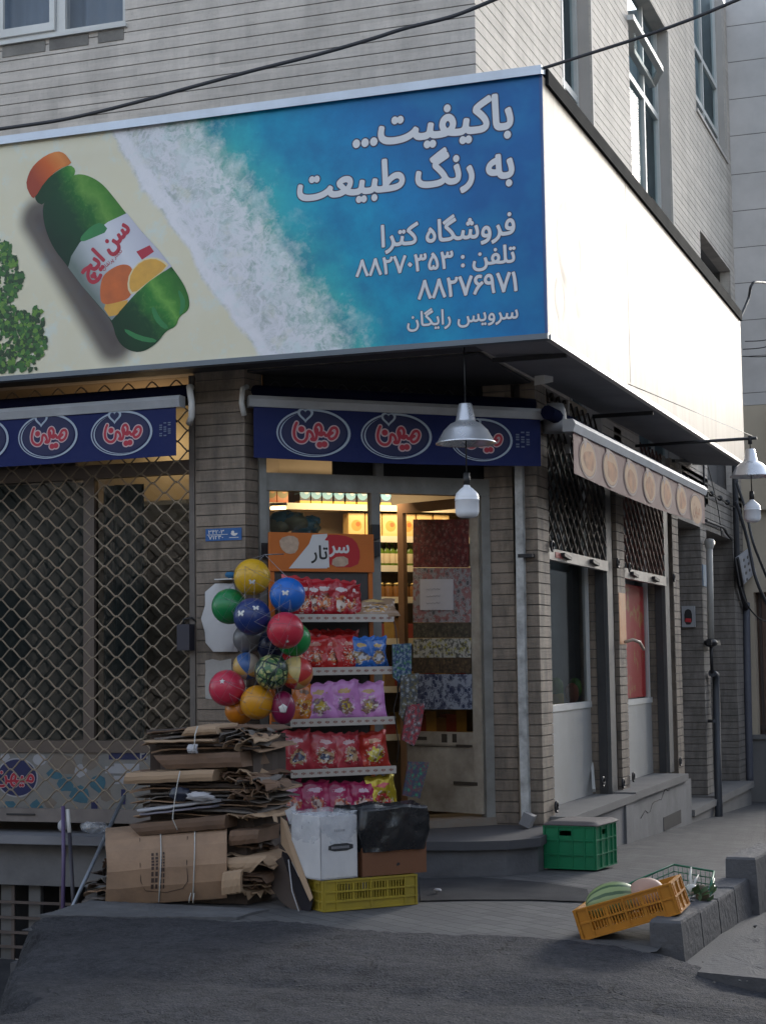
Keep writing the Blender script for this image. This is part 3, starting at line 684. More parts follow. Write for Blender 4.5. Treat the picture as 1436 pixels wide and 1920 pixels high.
    # dark blotch printed beneath the bottle
    c0=at10(75,410); c1=at10(215,640); d=(c1-c0); L=math.hypot(d.x,d.z); ux,uz=d.x/L,d.z/L
    dx=mth(t,'SUBTRACT',x,c0.x); dz=mth(t,'SUBTRACT',z,c0.z)
    al=mth(t,'ADD',mth(t,'MULTIPLY',dx,ux),mth(t,'MULTIPLY',dz,uz)); alc=mth(t,'MINIMUM',mth(t,'MAXIMUM',al,0.0),L)
    ex=mth(t,'SUBTRACT',dx,mth(t,'MULTIPLY',alc,ux)); ez=mth(t,'SUBTRACT',dz,mth(t,'MULTIPLY',alc,uz))
    dist=mth(t,'SQRT',mth(t,'ADD',mth(t,'MULTIPLY',ex,ex),mth(t,'MULTIPLY',ez,ez)))
    c=mixc(t,ramp(t,dist,[(.0,.93),(.08,.88),(.20,0)],'EASE'),c,(.05,.035,.04))
    link(t,c,b.inputs['Base Color']); b.inputs['Roughness'].default_value=.42; b.inputs['Specular IOR Level'].default_value=.3
    bump(t,b,noise_n(t,pos(t,(.8,.8,2)),1.3,3),.12,.02)
    return mt
m_print=print_mat()
mb=MB(); mb.box(XLs,XS-.018,YSG,YSG+.05,zbm+.02,zt-.03); fp=mb.build('front_panel',m_print,sg)
U_,V_=Vector((1,0,0)),Vector((0,0,1))
m_lett=M('white_lettering',(.66,.67,.69),.45,.04); m_lout=M('navy_letter_outline',(.03,.035,.08),.45,.1)
mb=MB()
for s,xr,yr,xl,yl,sy,bo in(('باکیفیت...',960,246,664,268,1.12,.035),('به رنگ طبیعت',962,334,560,372,1.12,.035),('فروشگاه کترا',965,440,716,462,1.08,.022),('تلفن : ۸۸۲۷۰۳۵۳',966,490,668,520,1.0,.024),('۸۸۲۷۶۹۷۱',969,546,784,560,1.05,.024),('سرویس رایگان',971,596,764,614,1.05,.018)):
    R_=at10(xr,yr); L_=at10(xl,yl); w=R_.x-L_.x; z=(R_.z+L_.z)/2
    O=(R_.x,YSG,z)
    text_on(mb,s,O,U_,V_,w,.0022,bo+.028,sy,1,right=True,nb=14)
    text_on(mb,s,O,U_,V_,w,.0035,bo,sy,0,right=True,nb=10)
mb.build('lettering',[m_lett,m_lout],fp)
# printed bottle (flat shapes on the panel); local axes: q across, a along from cap to base
bc0=at10(92,290); bc1=at10(318,640); ax=(bc1-bc0); BL=ax.length; ax.normalize(); qx=Vector((0,1,0)).cross(ax)*1.0
if qx.x<0: qx=-qx
def bmat(name,stops,nscale=0.0,noi=.1,halfw=.30):
    mt,t,b=nm(name); p=pos(t); vm=t.nodes.new('ShaderNodeVectorMath'); vm.operation='SUBTRACT'; link(t,p,vm.inputs[0]); vm.inputs[1].default_value=bc0
    dt=t.nodes.new('ShaderNodeVectorMath'); dt.operation='DOT_PRODUCT'; link(t,vm.outputs[0],dt.inputs[0]); dt.inputs[1].default_value=qx
    f=mth(t,'MULTIPLY_ADD',dt.outputs['Value'],.5/halfw,.5); f=mth(t,'ADD',f,mth(t,'MULTIPLY',mth(t,'SUBTRACT',noise_n(t,p,5,4,.6),.5),noi))
    c=ramp(t,f,stops); c=mixc(t,mth(t,'MULTIPLY',ramp(t,noise_n(t,p,30,4,.6),[(.5,0),(.8,.3)]),ramp(t,f,[(.3,0),(.6,1),(.85,.2)])),c,(.3,.5,.12)) if nscale else c
    link(t,c,b.inputs['Base Color']); b.inputs['Roughness'].default_value=.42; b.inputs['Specular IOR Level'].default_value=.3; return mt
def bw_(px,py):                                           # photo pixel -> bottle axes
    d=at10(px,py)-bc0; return (d.dot(qx),d.dot(ax))
K=340/1436.0
def cr(x,y): return bw_(40+x*K,260+y*K)                    # measured on an enlarged crop of the print
def bflat(mb,pts,off,mi=0): mb.flat(pts,bc0,qx,ax,off,mi) if qx.cross(ax).y<0 else mb.flat([(p[0],p[1]) for p in pts],bc0,qx,ax,-off,mi)
def smooth(pts,it=2,closed=True):
    for _ in range(it):
        q=[]
        for i in range(len(pts)):
            a=pts[i];b=pts[(i+1)%len(pts)]; q+= [(a[0]*.75+b[0]*.25,a[1]*.75+b[1]*.25),(a[0]*.25+b[0]*.75,a[1]*.25+b[1]*.75)]
        pts=q
    return pts
body=smooth([cr(*q) for q in((170,500),(300,370),(420,280),(520,285),(640,350),(740,470),(840,600),(960,740),(1090,880),(1190,1010),(1290,1150),(1335,1270),(1330,1360),(1250,1410),(1230,1490),(1150,1520),(1080,1620),(960,1695),(850,1680),(760,1600),(720,1440),(620,1330),(480,1160),(370,1010),(250,860),(180,680))],2)
cap=smooth([cr(*q) for q in((60,280),(110,200),(200,130),(290,98),(345,115),(385,165),(405,200),(300,240),(190,340),(110,475),(80,460),(40,370))],1)
neck=smooth([cr(*q) for q in((110,440),(190,330),(300,250),(390,205),(435,245),(420,300),(300,390),(180,530),(120,500))],1)
lab=[cr(*q) for q in((470,820),(560,760),(690,660),(840,590),(960,740),(1090,880),(1195,1012),(960,1170),(720,1440),(600,1300),(480,1160),(375,1020),(400,930))]
m_bg=bmat('bottle_green_print',[(.0,(.005,.03,.015)),(.35,(.006,.055,.02)),(.55,(.015,.13,.02)),(.68,(.12,.30,.05)),(.78,(.07,.24,.03)),(.95,(.03,.14,.02)),(1,(.01,.07,.015))],1,.32)
m_bcap=bmat('orange_cap_print',[(.1,(.35,.06,.03)),(.4,(.62,.13,.03)),(.62,(.72,.25,.06)),(.9,(.4,.1,.03))],0,.1,.22)
m_blab=bmat('bottle_label_print',[(.05,(.16,.2,.18)),(.28,(.45,.48,.5)),(.6,(.66,.67,.72)),(.95,(.5,.5,.58))],0,.1)
m_red=M('red_print',(.42,.015,.04),.45,.1); m_or=M('orange_fruit_print',(.55,.12,.02),.45,.35,9); m_ory=M('orange_slice_print',(.68,.36,.05),.45,.2,14); m_gr=M('green_leaf_print',(.02,.20,.05),.45,.3,9)
m_dgr=bmat('dark_green_print',[(0,(.005,.03,.012)),(.4,(.008,.06,.02)),(.62,(.03,.2,.03)),(.72,(.14,.36,.06)),(.8,(.05,.22,.03)),(1,(.02,.12,.02))],1,.35)
bp=MB(); bflat(bp,cap,.0026,1); bflat(bp,body,.0018,0); bflat(bp,neck,.0022,2)
bflat(bp,lab,.0030,3)
bflat(bp,smooth([cr(*q) for q in((470,810),(480,770),(560,690),(640,660),(700,730),(560,790),(500,815))],1),.0034,4)
bflat(bp,smooth([cr(*q) for q in((640,1100),(700,1040),(800,990),(880,1010),(890,1100),(880,1260),(760,1300),(640,1320),(625,1220))],2),.0034,5)
bflat(bp,smooth([cr(*q) for q in((640,1318),(760,1296),(880,1270),(720,1440))],1),.0033,6)
sl=[cr(*q) for q in((880,1250),(840,1180),(860,1060),(950,960),(1060,935),(1140,970),(1180,1012),(1000,1150))]
bflat(bp,smooth(sl,1),.0036,9); bflat(bp,smooth([(p[0]*.9+.1*sum(q[0] for q in sl)/8,p[1]*.9+.1*sum(q[1] for q in sl)/8) for p in sl],1),.0038,6)
lo=smooth([cr(*q) for q in((720,1440),(960,1170),(1190,1012),(1290,1150),(1335,1270),(1325,1360),(1250,1405),(1225,1490),(1150,1515),(1080,1620),(960,1693),(850,1678),(762,1598))],1)
bflat(bp,lo,.0040,7)
for fl in(((1060,1330),(1100,1420),(1180,1500),(1130,1510),(1060,1440),(1030,1340)),((1240,1200),(1270,1300),(1250,1400),(1280,1390),(1310,1300),(1270,1210)),((820,1500),(940,1560),(1080,1590),(1060,1620),(930,1600),(830,1540))): bflat(bp,smooth([cr(*q) for q in fl],1),.0042,8)
bflat(bp,[cr(*q) for q in((915,895),(1020,845),(1055,895),(960,960))],.0036,4+6-0 if 0 else 10)
la=(Vector((cr(520,1090)[0],cr(520,1090)[1],0))-Vector((cr(840,690)[0],cr(840,690)[1],0)))
def lab_text(s,p0,p1,mi,bold,sy=1.0):
    A=at10(40+p0[0]*K,260+p0[1]*K); B=at10(40+p1[0]*K,260+p1[1]*K); d=(B-A); w=d.length; d.normalize(); v=Vector((0,-1,0)).cross(d)*-1
    if v.z<0: v=-v
    text_on(bp,s,A,d,v,w,.0044,bold,sy,mi)
lab_text('سن ایچ',(530,1115),(868,722),10,.045,1.15); lab_text('نکتار پرتقال',(655,1045),(805,895),10,.01)

bp.build('bottle_print',[m_bg,m_bcap,m_dgr,m_blab,m_gr,m_or,m_ory,m_dgr,m_gr,M('pale_rind_print',(.7,.6,.35),.45,.1),m_red,m_lett],fp)
# printed tree at the lower left edge
tp=MB(); rr=random.Random(3)
tmask=[(-30,520,34),(-50,585,44),(-70,650,50),(-25,470,22),(-110,610,46),(-130,670,50),(-40,690,44),(-95,550,34),(0,470,22),(14,500,20),(26,530,16),(36,520,10),(8,560,26),(0,600,34),(25,600,26),(20,650,40),(52,620,34),(60,600,24),(66,640,24),(30,690,40),(0,700,30),(8,462,6),(22,490,10),(60,660,22)]
k=0
for (cx,cy,r) in tmask:
    for _ in range(int(r*2.6)):
        th=rr.random()*6.283; q=r*math.sqrt(rr.random()); px=cx+q*math.cos(th); py=cy+q*math.sin(th)
        if py>700: continue
        c=at10(px,py); s=.012+.016*rr.random(); a=rr.random()*6.28; k+=1
        if c.z<zbm+.05: continue
        tp.flat([(s*math.cos(a+j*1.2566)*(1 if j%2 else .7),s*math.sin(a+j*1.2566)*(1 if j%2 else .7)) for j in range(5)],(c.x,YSG,c.z),U_,V_,.0015+k*2.5e-6,rr.choice([0,0,1,1,2]))
tp.build('tree_print',[M('tree_print_dark',(.012,.05,.012),.45,.3),M('tree_print_green',(.03,.13,.02),.45,.4,20),M('tree_print_light',(.11,.24,.03),.45,.4,20)],fp)
# side panel: plain glossy pale sheet with faint old print
def side_mat():
    mt,t,b=nm('pale_glossy_sheet'); p=pos(t)
    st=noise_n(t,pos(t,(1,3.2,.22)),1.6,6,.7); c=mixc(t,ramp(t,st,[(.45,0),(.75,.75)]),(.44,.37,.30),(.27,.19,.125))
    link(t,c,b.inputs['Base Color']); b.inputs['Roughness'].default_value=.515; b.inputs['Specular IOR Level'].default_value=.06
    bump(t,b,noise_n(t,pos(t,(1,.7,.5)),1.2,3),.25,.03); return mt
m_side=side_mat()
zbr=PX(1393,872,XS).z
mb=MB(); zt2=PX(1388,592,XS).z
mb.add([(XS,YSG+.004,zbm+.02),(XS,YRs,zbm+.075),(XS,YRs,zt-.02),(XS,YSG+.004,zt-.045),(XS-.05,YSG+.06,zbm+.02),(XS-.05,YRs,zbm+.075),(XS-.05,YRs,zt-.02),(XS-.05,YSG+.06,zt-.045)],[(0,1,2,3),(7,6,5,4),(0,4,5,1),(1,5,6,2),(2,6,7,3),(3,7,4,0)])
spn=mb.build('side_panel',m_side,sg)
m_seam=M('dusty_seam',(.30,.24,.19),.6,spec=.05)
for px in(1178,):
    y=PX(px,600,XS).y; mb=MB(); mb.box(XS+.0003,XS+.0009,y,y+.010,zbm+.08,zt-.05); mb.build('seam',m_seam,spn)
m_faint=M('faded_print',(.41,.335,.265),.53,.1,spec=.06); mb=MB(); Ux,Vx=Vector((0,1,0)),Vector((0,0,1))
def onside(x,y): return PX(x,y,XS)
a=onside(1060,430); ring_flat(mb,0,0,.34,.30,.07,(XS,a.y+.1,a.z-.1),Ux,Vx,.0005,0); mb.flat(ellipse(.2,-.45,.06,.06,14),(XS,a.y+.1,a.z),Ux,Vx,.0005,0); ring_flat(mb,0,0,.14,.14,.035,onside(1050,560),Ux,Vx,.0005,0)
mb.build('faded_logo',m_faint,spn)
# trims: pale zinc lip on top of the front, dark strip on the side top, bottom edges, corner and soffits
mb=MB(); mb.add([(XLs,YSG-.035,zt-.045),(XS+.004,YSG-.035,zt-.045),(XS+.004,YSG-.03,zt+.012),(XLs,YSG-.03,zt+.012),(XLs,YSG+.06,zt-.02),(XS+.004,YSG+.06,zt-.02),(XS+.004,YSG+.06,zt+.012),(XLs,YSG+.06,zt+.012)],[(0,1,2,3),(3,2,6,7),(1,5,6,2),(0,4,5,1),(0,3,7,4)])
mb.build('top_trim',m_galv,sg)
mb=MB(); mb.box(XS-.06,XS+.022,YSG+.064,YRs,zt-.085,zt+.014); mb.box(XS-.03,XS+.012,W1[1]-.5,W2[1],zt+.016,zt+.04); mb.build('side_trim',M('dark_edge_trim',(.018,.02,.022),.95,.2,spec=.05),sg)
mb=MB(); mb.box(XLs,XS+.003,YSG-.022,YSG+.05,zbm-.012,zbm+.021); mb.build('bottom_trim',M('dull_bottom_trim',(.13,.155,.18),.45,.2,metal=.3),sg)
mb=MB(); mb.add([(XS+.012,YSG+.03,zbm-.01),(XS+.012,YRs,zbm+.045),(XS+.012,YRs,zbm+.076),(XS+.012,YSG+.03,zbm+.021),(XS-.03,YSG+.03,zbm-.01),(XS-.03,YRs,zbm+.045),(XS-.03,YRs,zbm+.076),(XS-.03,YSG+.03,zbm+.021)],[(0,1,2,3),(7,6,5,4),(0,4,5,1),(3,2,6,7),(1,5,6,2),(0,3,7,4)]); mb.build('bottom_trim',M('pale_bottom_trim',(.55,.52,.5),.4,.15,metal=.2),sg)
mb=MB(); mb.box(XS-.019,XS-.001,YSG-.004,YSG+.028,zbm+.022,zt-.04); mb.build('corner_trim',M('blue_corner_trim',(.03,.09,.25),.5),sg)
mb=MB(); mb.add([(XS-.035,YSG+.06,zbm+.0),(XS-.035,YRs,zbm+.052),(XW+.03,YRs,zbm+.09),(XW+.03,YSG+.06,zbm+.02)],[(0,3,2,1)]); mb.add([(XS-.035,YRs,zbm+.052),(XS-.035,YRs,zt-.03),(XW+.01,YRs,zt-.03),(XW+.01,YRs,zbm+.09)],[(0,1,2,3)])
mb.build('soffit',m_sofm,sg)
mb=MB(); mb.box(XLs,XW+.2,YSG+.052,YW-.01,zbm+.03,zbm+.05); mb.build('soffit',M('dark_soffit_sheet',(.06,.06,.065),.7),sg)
for y in(10.6,13.4): mb=MB(); mb.box(XW+.03,XS-.04,y,y+.03,zbm-.02,zbm+.01); mb.build('bracket',m_blk,sg)
# ------------------------------------------------------------------ awnings (rolled blinds with a printed valance)
m_navy=M('navy_awning_cloth',(.011,.020,.105),.7,.3,3,.25,30,dirt=(.03,.035,.08),ds=3,da=.5,spec=.2); m_ahead=M('awning_head_bar',(.45,.47,.5),.4,.08,6,dirt=(.2,.2,.2),ds=4,da=.4)
m_roll=M('dark_rolled_cloth',(.006,.008,.03),.8,.2,spec=.1)
m_ell=M('pale_blue_ring_print',(.36,.43,.52),.55,.05); m_navy2=M('deep_navy_print',(.009,.014,.07),.6,.1); m_rs=M('red_script_print',(.42,.02,.045),.55,.05); m_pk=M('pale_pink_outline_print',(.55,.40,.42),.55,.05); m_fineprint=M('grey_fine_print',(.12,.15,.24),.6,.05)
def heart(cx,cy,s): return [(cx+s*.062*16*math.sin(t)**3,cy+s*.062*(13*math.cos(t)-5*math.cos(2*t)-2*math.cos(3*t)-math.cos(4*t))) for t in [2*math.pi*i/28 for i in range(28)]]
SCRIPT=[ # hand-drawn script strokes of the valance emblem, in emblem units (-1..1)
 [(-.50,.36),(-.56,.22),(-.60,.0),(-.56,-.20),(-.42,-.33),(-.25,-.33),(-.14,-.20),(-.11,0),(-.05,.06),(.05,-.02),(.09,-.18),(.02,-.24),(.16,-.26),(.22,-.08),(.17,.12),(.22,.28),(.32,.32),(.40,.20),(.38,.04),(.28,-.02),(.24,.14)],
 [(.24,-.02),(.40,-.08),(.48,.02),(.56,-.10),(.66,-.02),(.78,.18),(.92,.20),(.98,.06),(.90,-.14),(.74,-.22),(.66,-.10),(.80,.02)]]
def stroke(mb,pts,w,O,u,v,off,mi):
    P=[]
    for i in range(len(pts)-1):
        p0=pts[max(i-1,0)];p1=pts[i];p2=pts[i+1];p3=pts[min(i+2,len(pts)-1)]
        for k in range(5):
            t=k/5; P.append(tuple(.5*((2*p1[j])+(-p0[j]+p2[j])*t+(2*p0[j]-5*p1[j]+4*p2[j]-p3[j])*t*t+(-p0[j]+3*p1[j]-3*p2[j]+p3[j])*t**3) for j in(0,1)))
    P.append(pts[-1]); n=u.cross(v).normalized(); l=[];r=[]
    for i in range(len(P)):
        a=P[max(i-1,0)];b=P[min(i+1,len(P)-1)]; dx,dy=b[0]-a[0],b[1]-a[1]; L=math.hypot(dx,dy) or 1; nx,ny=-dy/L*w/2,dx/L*w/2
        l.append((P[i][0]+nx,P[i][1]+ny)); r.append((P[i][0]-nx,P[i][1]-ny))
    for i in range(len(P)-1):
        e=off+i*1.2e-6; mb.add([O+u*q[0]+v*q[1]+n*e for q in(r[i],r[i+1],l[i+1],l[i])],[(0,1,2,3)],mi)
    for j,c in enumerate((P[0],P[-1])): mb.flat(ellipse(c[0],c[1],w/2,w/2,12),O,u,v,off-1e-5*(j+1),mi)
def emblem(mb,C,u,v,a,b):
    """oval ring, heart and script; material order ring, navy, red, pink"""
    C=Vector(C); ring_flat(mb,0,0,a,b,b*.10,C,u,v,.003,0,48,a*.10,a*.03)
    mb.flat(ellipse(a*.02,0,a*.86,b*.86),C,u,v,.0026,1)
    ring_flat(mb,-a*.03,-.02*b,a*.93,b*.93,b*.03,C,u,v,.0034,1,48,a*.03,a*.02)
    mb.flat(heart(-a*.22,b*.76,b*.34),C,u,v,.0040,0); mb.flat(heart(-a*.22,b*.77,b*.23),C,u,v,.0044,1)
    k=a*.74; uu,vv=u*k,v*(k*1.0)
    # strokes in emblem units scaled on the plane
    for st in SCRIPT:
        q=[(x*k-.12*k,y*k*.95) for x,y in st]; stroke(mb,q,.19*k,C,u,v,.0050,3)
    for (dx,dy) in((-.33,.12),(.33,-.42),(.50,-.40)): mb.flat(ellipse(dx*k-.12*k,dy*k,.17*k,.16*k,16),C,u,v,.0048-dx*1e-4,3)
    for st in SCRIPT:
        q=[(x*k-.12*k,y*k*.95) for x,y in st]; stroke(mb,q,.105*k,C,u,v,.0056,2)
    for (dx,dy) in((-.33,.12),(.33,-.42),(.50,-.40)): mb.flat(ellipse(dx*k-.12*k,dy*k,.115*k,.11*k,16),C,u,v,.0060-dx*1e-4,2)
def fine_print(mb,C,u,v,s,mi):
    for i in range(3):
        for j in range(7):
            if (i*5+j*3)%4==0: continue
            mb.flat([(i*s*.34,-j*s*.15),(i*s*.34+s*.22,-j*s*.15),(i*s*.34+s*.22,-j*s*.15+s*.09),(i*s*.34,-j*s*.15+s*.09)],C,u,v,.003,mi)
def cloth(mb,A,B,zt0,zt1,zb0,zb1,out,sway=.006,n=40,rows=6,mi=0,belly=0.0):
    A=Vector(A);B=Vector(B); nrm=Vector(((B-A).y,-(B-A).x)).normalized(); R=[]
    for j in range(rows+1):
        s=j/rows; r=[]
        for i in range(n+1):
            t=i/n; p=A.lerp(B,t)+nrm*(out*s+sway*s*math.sin(t*23)+.6*sway*s*math.sin(t*9+1)); z=(zt0+(zt1-zt0)*t)*(1-s)+(zb0+(zb1-zb0)*t)*s - belly*s*math.sin(math.pi*t)
            r.append((p.x,p.y,z))
        R.append(r)
    mb.grid(R,mi,flip=True)
    # back face a little behind so the cloth has thickness
    mb.grid([[(p[0]-nrm.x*.004,p[1]-nrm.y*.004,p[2]) for p in r] for r in R],mi)
def awning(name,label,A,B,pts,fine=None,embs=(),end=(0,0)):
    """A,B plan points of the front face; pts photo pixels: bar top-left, bar top-right, bar bottom-left, cloth bottom-left, cloth bottom-right"""
    A=Vector(A);B=Vector(B); d=(B-A).normalized(); u=Vector((d.x,d.y,0)); n=Vector((d.y,-d.x,0)); v=Vector((0,0,1))
    z=lambda q: PV(q[0],q[1],A,B).z
    t0,t1,b0,c0,c1=[z(q) for q in pts]
    h=t0-b0; w=thing(name,label,'awning',((A.x+B.x)/2,(A.y+B.y)/2,c0))
    mb=MB(); sl=(t1-t0)
    q=[]
    for P_,zt_ in((A,t0),(B,t1)):
        o=Vector((P_.x,P_.y,0))
        q += [o+n*.012+v*(zt_-h), o+n*.030+v*(zt_-h*.35), o+n*.012+v*zt_, o-n*.07+v*zt_, o-n*.07+v*(zt_-h)]
    mb.add(q,[(i,(i+1)%5,5+(i+1)%5,5+i) for i in range(5)][::1]+[(4,3,2,1,0),(5,6,7,8,9)]); hb=mb.build('head_bar',m_ahead,w)
    mb=MB(); cloth(mb,A+d*end[0],B-d*end[1],t0-h*.8,t1-h*.8,c0,c1,.0,.0017,belly=.012); va=mb.build('valance',m_navy,w)
    mb=MB()
    for e in embs:
        C=PV(e[0],e[1],A,B); a=abs((PV(e[0]+e[2],e[1],A,B)-C).dot(u)); b=e[3]*(PV(e[0],e[1]-1,A,B)-C).z
        emblem(mb,C+n*.003,u,v,a,b)
    if fine: 
        C=PV(fine[0],fine[1],A,B); fine_print(mb,C+n*.003,u,v,fine[2]*(PV(fine[0],fine[1]-1,A,B)-C).z,4)
    mb.build('emblem_print',[m_ell,m_navy2,m_rs,m_pk,m_fineprint],va)
    # rolled cloth on its roller above, arms at both ends
    mb=MB()
    zr=(t0+.05,t1+.05)
    mb.tube([Vector((A.x,A.y,0))-n*.16+v*zr[0],Vector((B.x,B.y,0))-n*.16+v*zr[1]],.045,12); mb.build('cloth_roll',m_roll,w)
    return w,u,n
YA=10.20
awn1,u1,n1=awning('awning','navy awning with oval emblems over the closed lattice shutter',(-7.6,YA),(PY(339,760,YA).x,YA),((0,769),(338,741),(0,790),(0,871),(327,854)),(300,795,26),((91,818,56,42),(229,812,58,42),(-40,826,58,44)),(0,.035))
DA=Vector((-4.74,10.36)); DB=Vector((-3.02,11.56)); 
pA=PV(467,740,DA,DB); pB=PV(1017,775,DA,DB)
awn2,u2,n2=awning('awning','navy awning with three oval emblems over the shop door',(pA.x,pA.y),(pB.x,pB.y),((467,741),(1017,767),(467,762),(476,858),(1012,874)),(966,812,30),((588,812,69,45),(743,818,66,43),(902,825,58,40)),(.03,.02))
mb=MB()
for w_,px,pl in((awn1,352,None),):
    c=PY(352,755,YA+.05); mb.tube([c+Vector((-.03,.12,.12)),c+Vector((.0,.03,.11)),c+Vector((.03,0,.0)),c+Vector((.02,.02,-.09)),c+Vector((-.02,.06,-.13))],.022,8)
mb.build('arm',m_white,awn1)
mb=MB(); c=PV(457,755,DA,DB); mb.tube([c+Vector((-.02,.1,.12)),c+Vector((-.02,.03,.1)),c+Vector((-.015,0,0)),c+Vector((-.01,.03,-.08))],.018,8); mb.build('arm',m_white,awn2)
# side street awning, printed with faded ovals
XA=-2.75; a0=PX(1070,785,XA); a1=PX(1320,913,XA)
m_warm=M('faded_violet_cloth',(.15,.085,.085),.7,.3,5,spec=.1); m_ov=M('faded_cream_print',(.36,.22,.13),.7,.3,8,spec=.1); m_ov2=M('faded_food_print',(.40,.17,.065),.7,.4,22,spec=.1,dirt=(.07,.03,.025),ds=11,da=.9); m_ovr=M('faded_grey_ring_print',(.27,.215,.20),.7,.1,spec=.1)
aw3=thing('awning','faded violet and cream awning facing the side street','awning',((XA),(a0.y+a1.y)/2,1.25+CZ))
A3=Vector((XA,a0.y)); B3=Vector((XA,a1.y)); zc0=PX(1077,888,XA).z; zc1=PX(1316,980,XA).z; zt0=a0.z; zt1=a1.z
mb=MB(); q=[]; n_=Vector((1,0,0)); v_=Vector((0,0,1))
for P_,zz in((A3,zt0),(B3,zt1)):
    o=Vector((P_.x,P_.y,0)); h=.085; q+=[o+n_*.012+v_*(zz-h),o+n_*.03+v_*(zz-h*.4),o+n_*.01+v_*zz,o-n_*.06+v_*zz,o-n_*.06+v_*(zz-h)]
mb.add(q,[(i,(i+1)%5,5+(i+1)%5,5+i) for i in range(5)]+[(4,3,2,1,0),(5,6,7,8,9)]); mb.build('head_bar',m_ahead,aw3)
mb=MB(); cloth(mb,A3+Vector((0,.05)),B3-Vector((0,.03)),zt0-.07,zt1-.07,zc0,zc1,-.0,.0015,60,8,0,.03); va=mb.build('valance',m_warm,aw3)
mb=MB(); L3=a1.y-a0.y
for k in range(6):
    y=a0.y+L3*(.085+.135*k); zc=zt0+(zt1-zt0)*(.085+.135*k)-.23; C=(XA+.004,y,zc)
    ring_flat(mb,0,0,.26,.135,.014,C,Ux,Vx,.0012,2); mb.flat(ellipse(0,0,.235,.118),C,Ux,Vx,.0018,0); mb.flat(smooth([(.02+(.17+.05*math.sin(j*2.3+k*1.7))*math.cos(j*.785),-.01+(.085+.025*math.sin(j*1.9+k))*math.sin(j*.785)) for j in range(8)],2),C,Ux,Vx,.0024,1)
    mb.flat(heart(-.08,.13,.07),C,Ux,Vx,.0021,2)
C=(XA+.004,a0.y+L3*.90,(zt0+zt1)/2-.25); ring_flat(mb,0,0,.34,.15,.014,C,Ux,Vx,.0012,2); mb.flat(ellipse(0,0,.3,.13),C,Ux,Vx,.0018,0); text_on(mb,'میهن',(C[0],C[1]-.17,C[2]-.04),Ux,Vx,.36,.003,.03,1.0,1)
mb.build('emblem_print',[m_ov,m_ov2,m_ovr],va)
for y,zz in((a0.y+.4,zt0),(a1.y-.3,zt1)): mb=MB(); mb.tube([(XA-.02,y,zz-.02),(XW+.02,y,zz+.05)],.014,6); mb.build('arm',m_blk,aw3)
mb=MB(); mb.tube([(XW+.16,a0.y+.05,zt0+.06),(XW+.16,a1.y-.05,zt1+.06)],.05,10); mb.build('cloth_roll',m_roll,aw3)
# ------------------------------------------------------------------ lattice shutter over the left shop window
def lattice(mb, A, B, z0, z1, p, s, r, off=0.0, n=4, skip=None):
    """wavy rods laid one above the other so that neighbours touch and leave rounded diamonds"""
    A=Vector((A[0],A[1],0));B=Vector((B[0],B[1],0)); d=(B-A); L=d.length; d.normalize(); nn=Vector((d.y,-d.x,0)); N=int(L/p*10)
    k=0; z=z0+s/2
    while z<z1:
        pts=[]
        for i in range(N+1):
            t=L*i/N; c=math.cos(2*math.pi*t/p+k*math.pi); c=c*.5+ .5*(2/math.pi)*math.asin(c*.999)
            pts.append(A+d*t+nn*(off+(.004 if k%2 else 0))+Vector((0,0,min(z1,max(z0,z+s/2*1.02*c*1.12)))))
        mb.tube(pts,r,n,0,False); z+=s; k+=1
YG=10.50; xg1=PY(360,1000,YG).x
zg0=PY(60,1536,YG).z; m_lat=M('dull_shutter_steel',(.33,.265,.19),.55,.2,9,metal=.1,dirt=(.07,.06,.05),ds=6,da=.5)
shut=thing('shutter','closed wavy lattice roller shutter across the dark left shop window','shutter',(-6.5,YG,zg0))
mb=MB(); lattice(mb,(-8.4,YG),(xg1,YG),zg0+.06,3.28,.181,.0685,.0056); mb.build('lattice',m_lat,shut)
mb=MB(); mb.box(xg1-.004,PY(369,1000,YG).x,YG-.03,YG+.05,zg0,3.28); mb.build('guide_rail',M('rail_paint',(.10,.085,.075),.6,.3,7,dirt=(.2,.18,.16),ds=5,da=.4),shut)
mb=MB(); mb.box(-8.4,xg1-.006,YG-.022,YG+.02,zg0-.015,zg0+.075); mb.box(PY(17,1545,YG).x,PY(70,1545,YG).x,YG-.03,YG-.0225,zg0+.028,zg0+.04,1); mb.build('bottom_bar',[M('shutter_bottom_bar',(.19,.165,.15),.55,.3,8,dirt=(.07,.06,.06),ds=5),m_blk],shut)
c=PY(350,1195,YG-.06); mb=MB(); mb.obox(c,(.045,0,0),(0,.05,0),(0,.085,0)[0:0] or (0,0,.085)); 
lk=thing('lock_box','small dark padlock box fixed at the right edge of the lattice shutter','lock box',tuple(c))
mb.build('body',M('dark_lock_box',(.03,.03,.045),.5,.3),lk); mb=MB(); mb.tube([c+Vector((-.02,0,.08)),c+Vector((-.02,0,.12)),c+Vector((.03,.02,.13)),c+Vector((.05,.04,.1))],.007,6); mb.build('shackle',m_blk,lk)
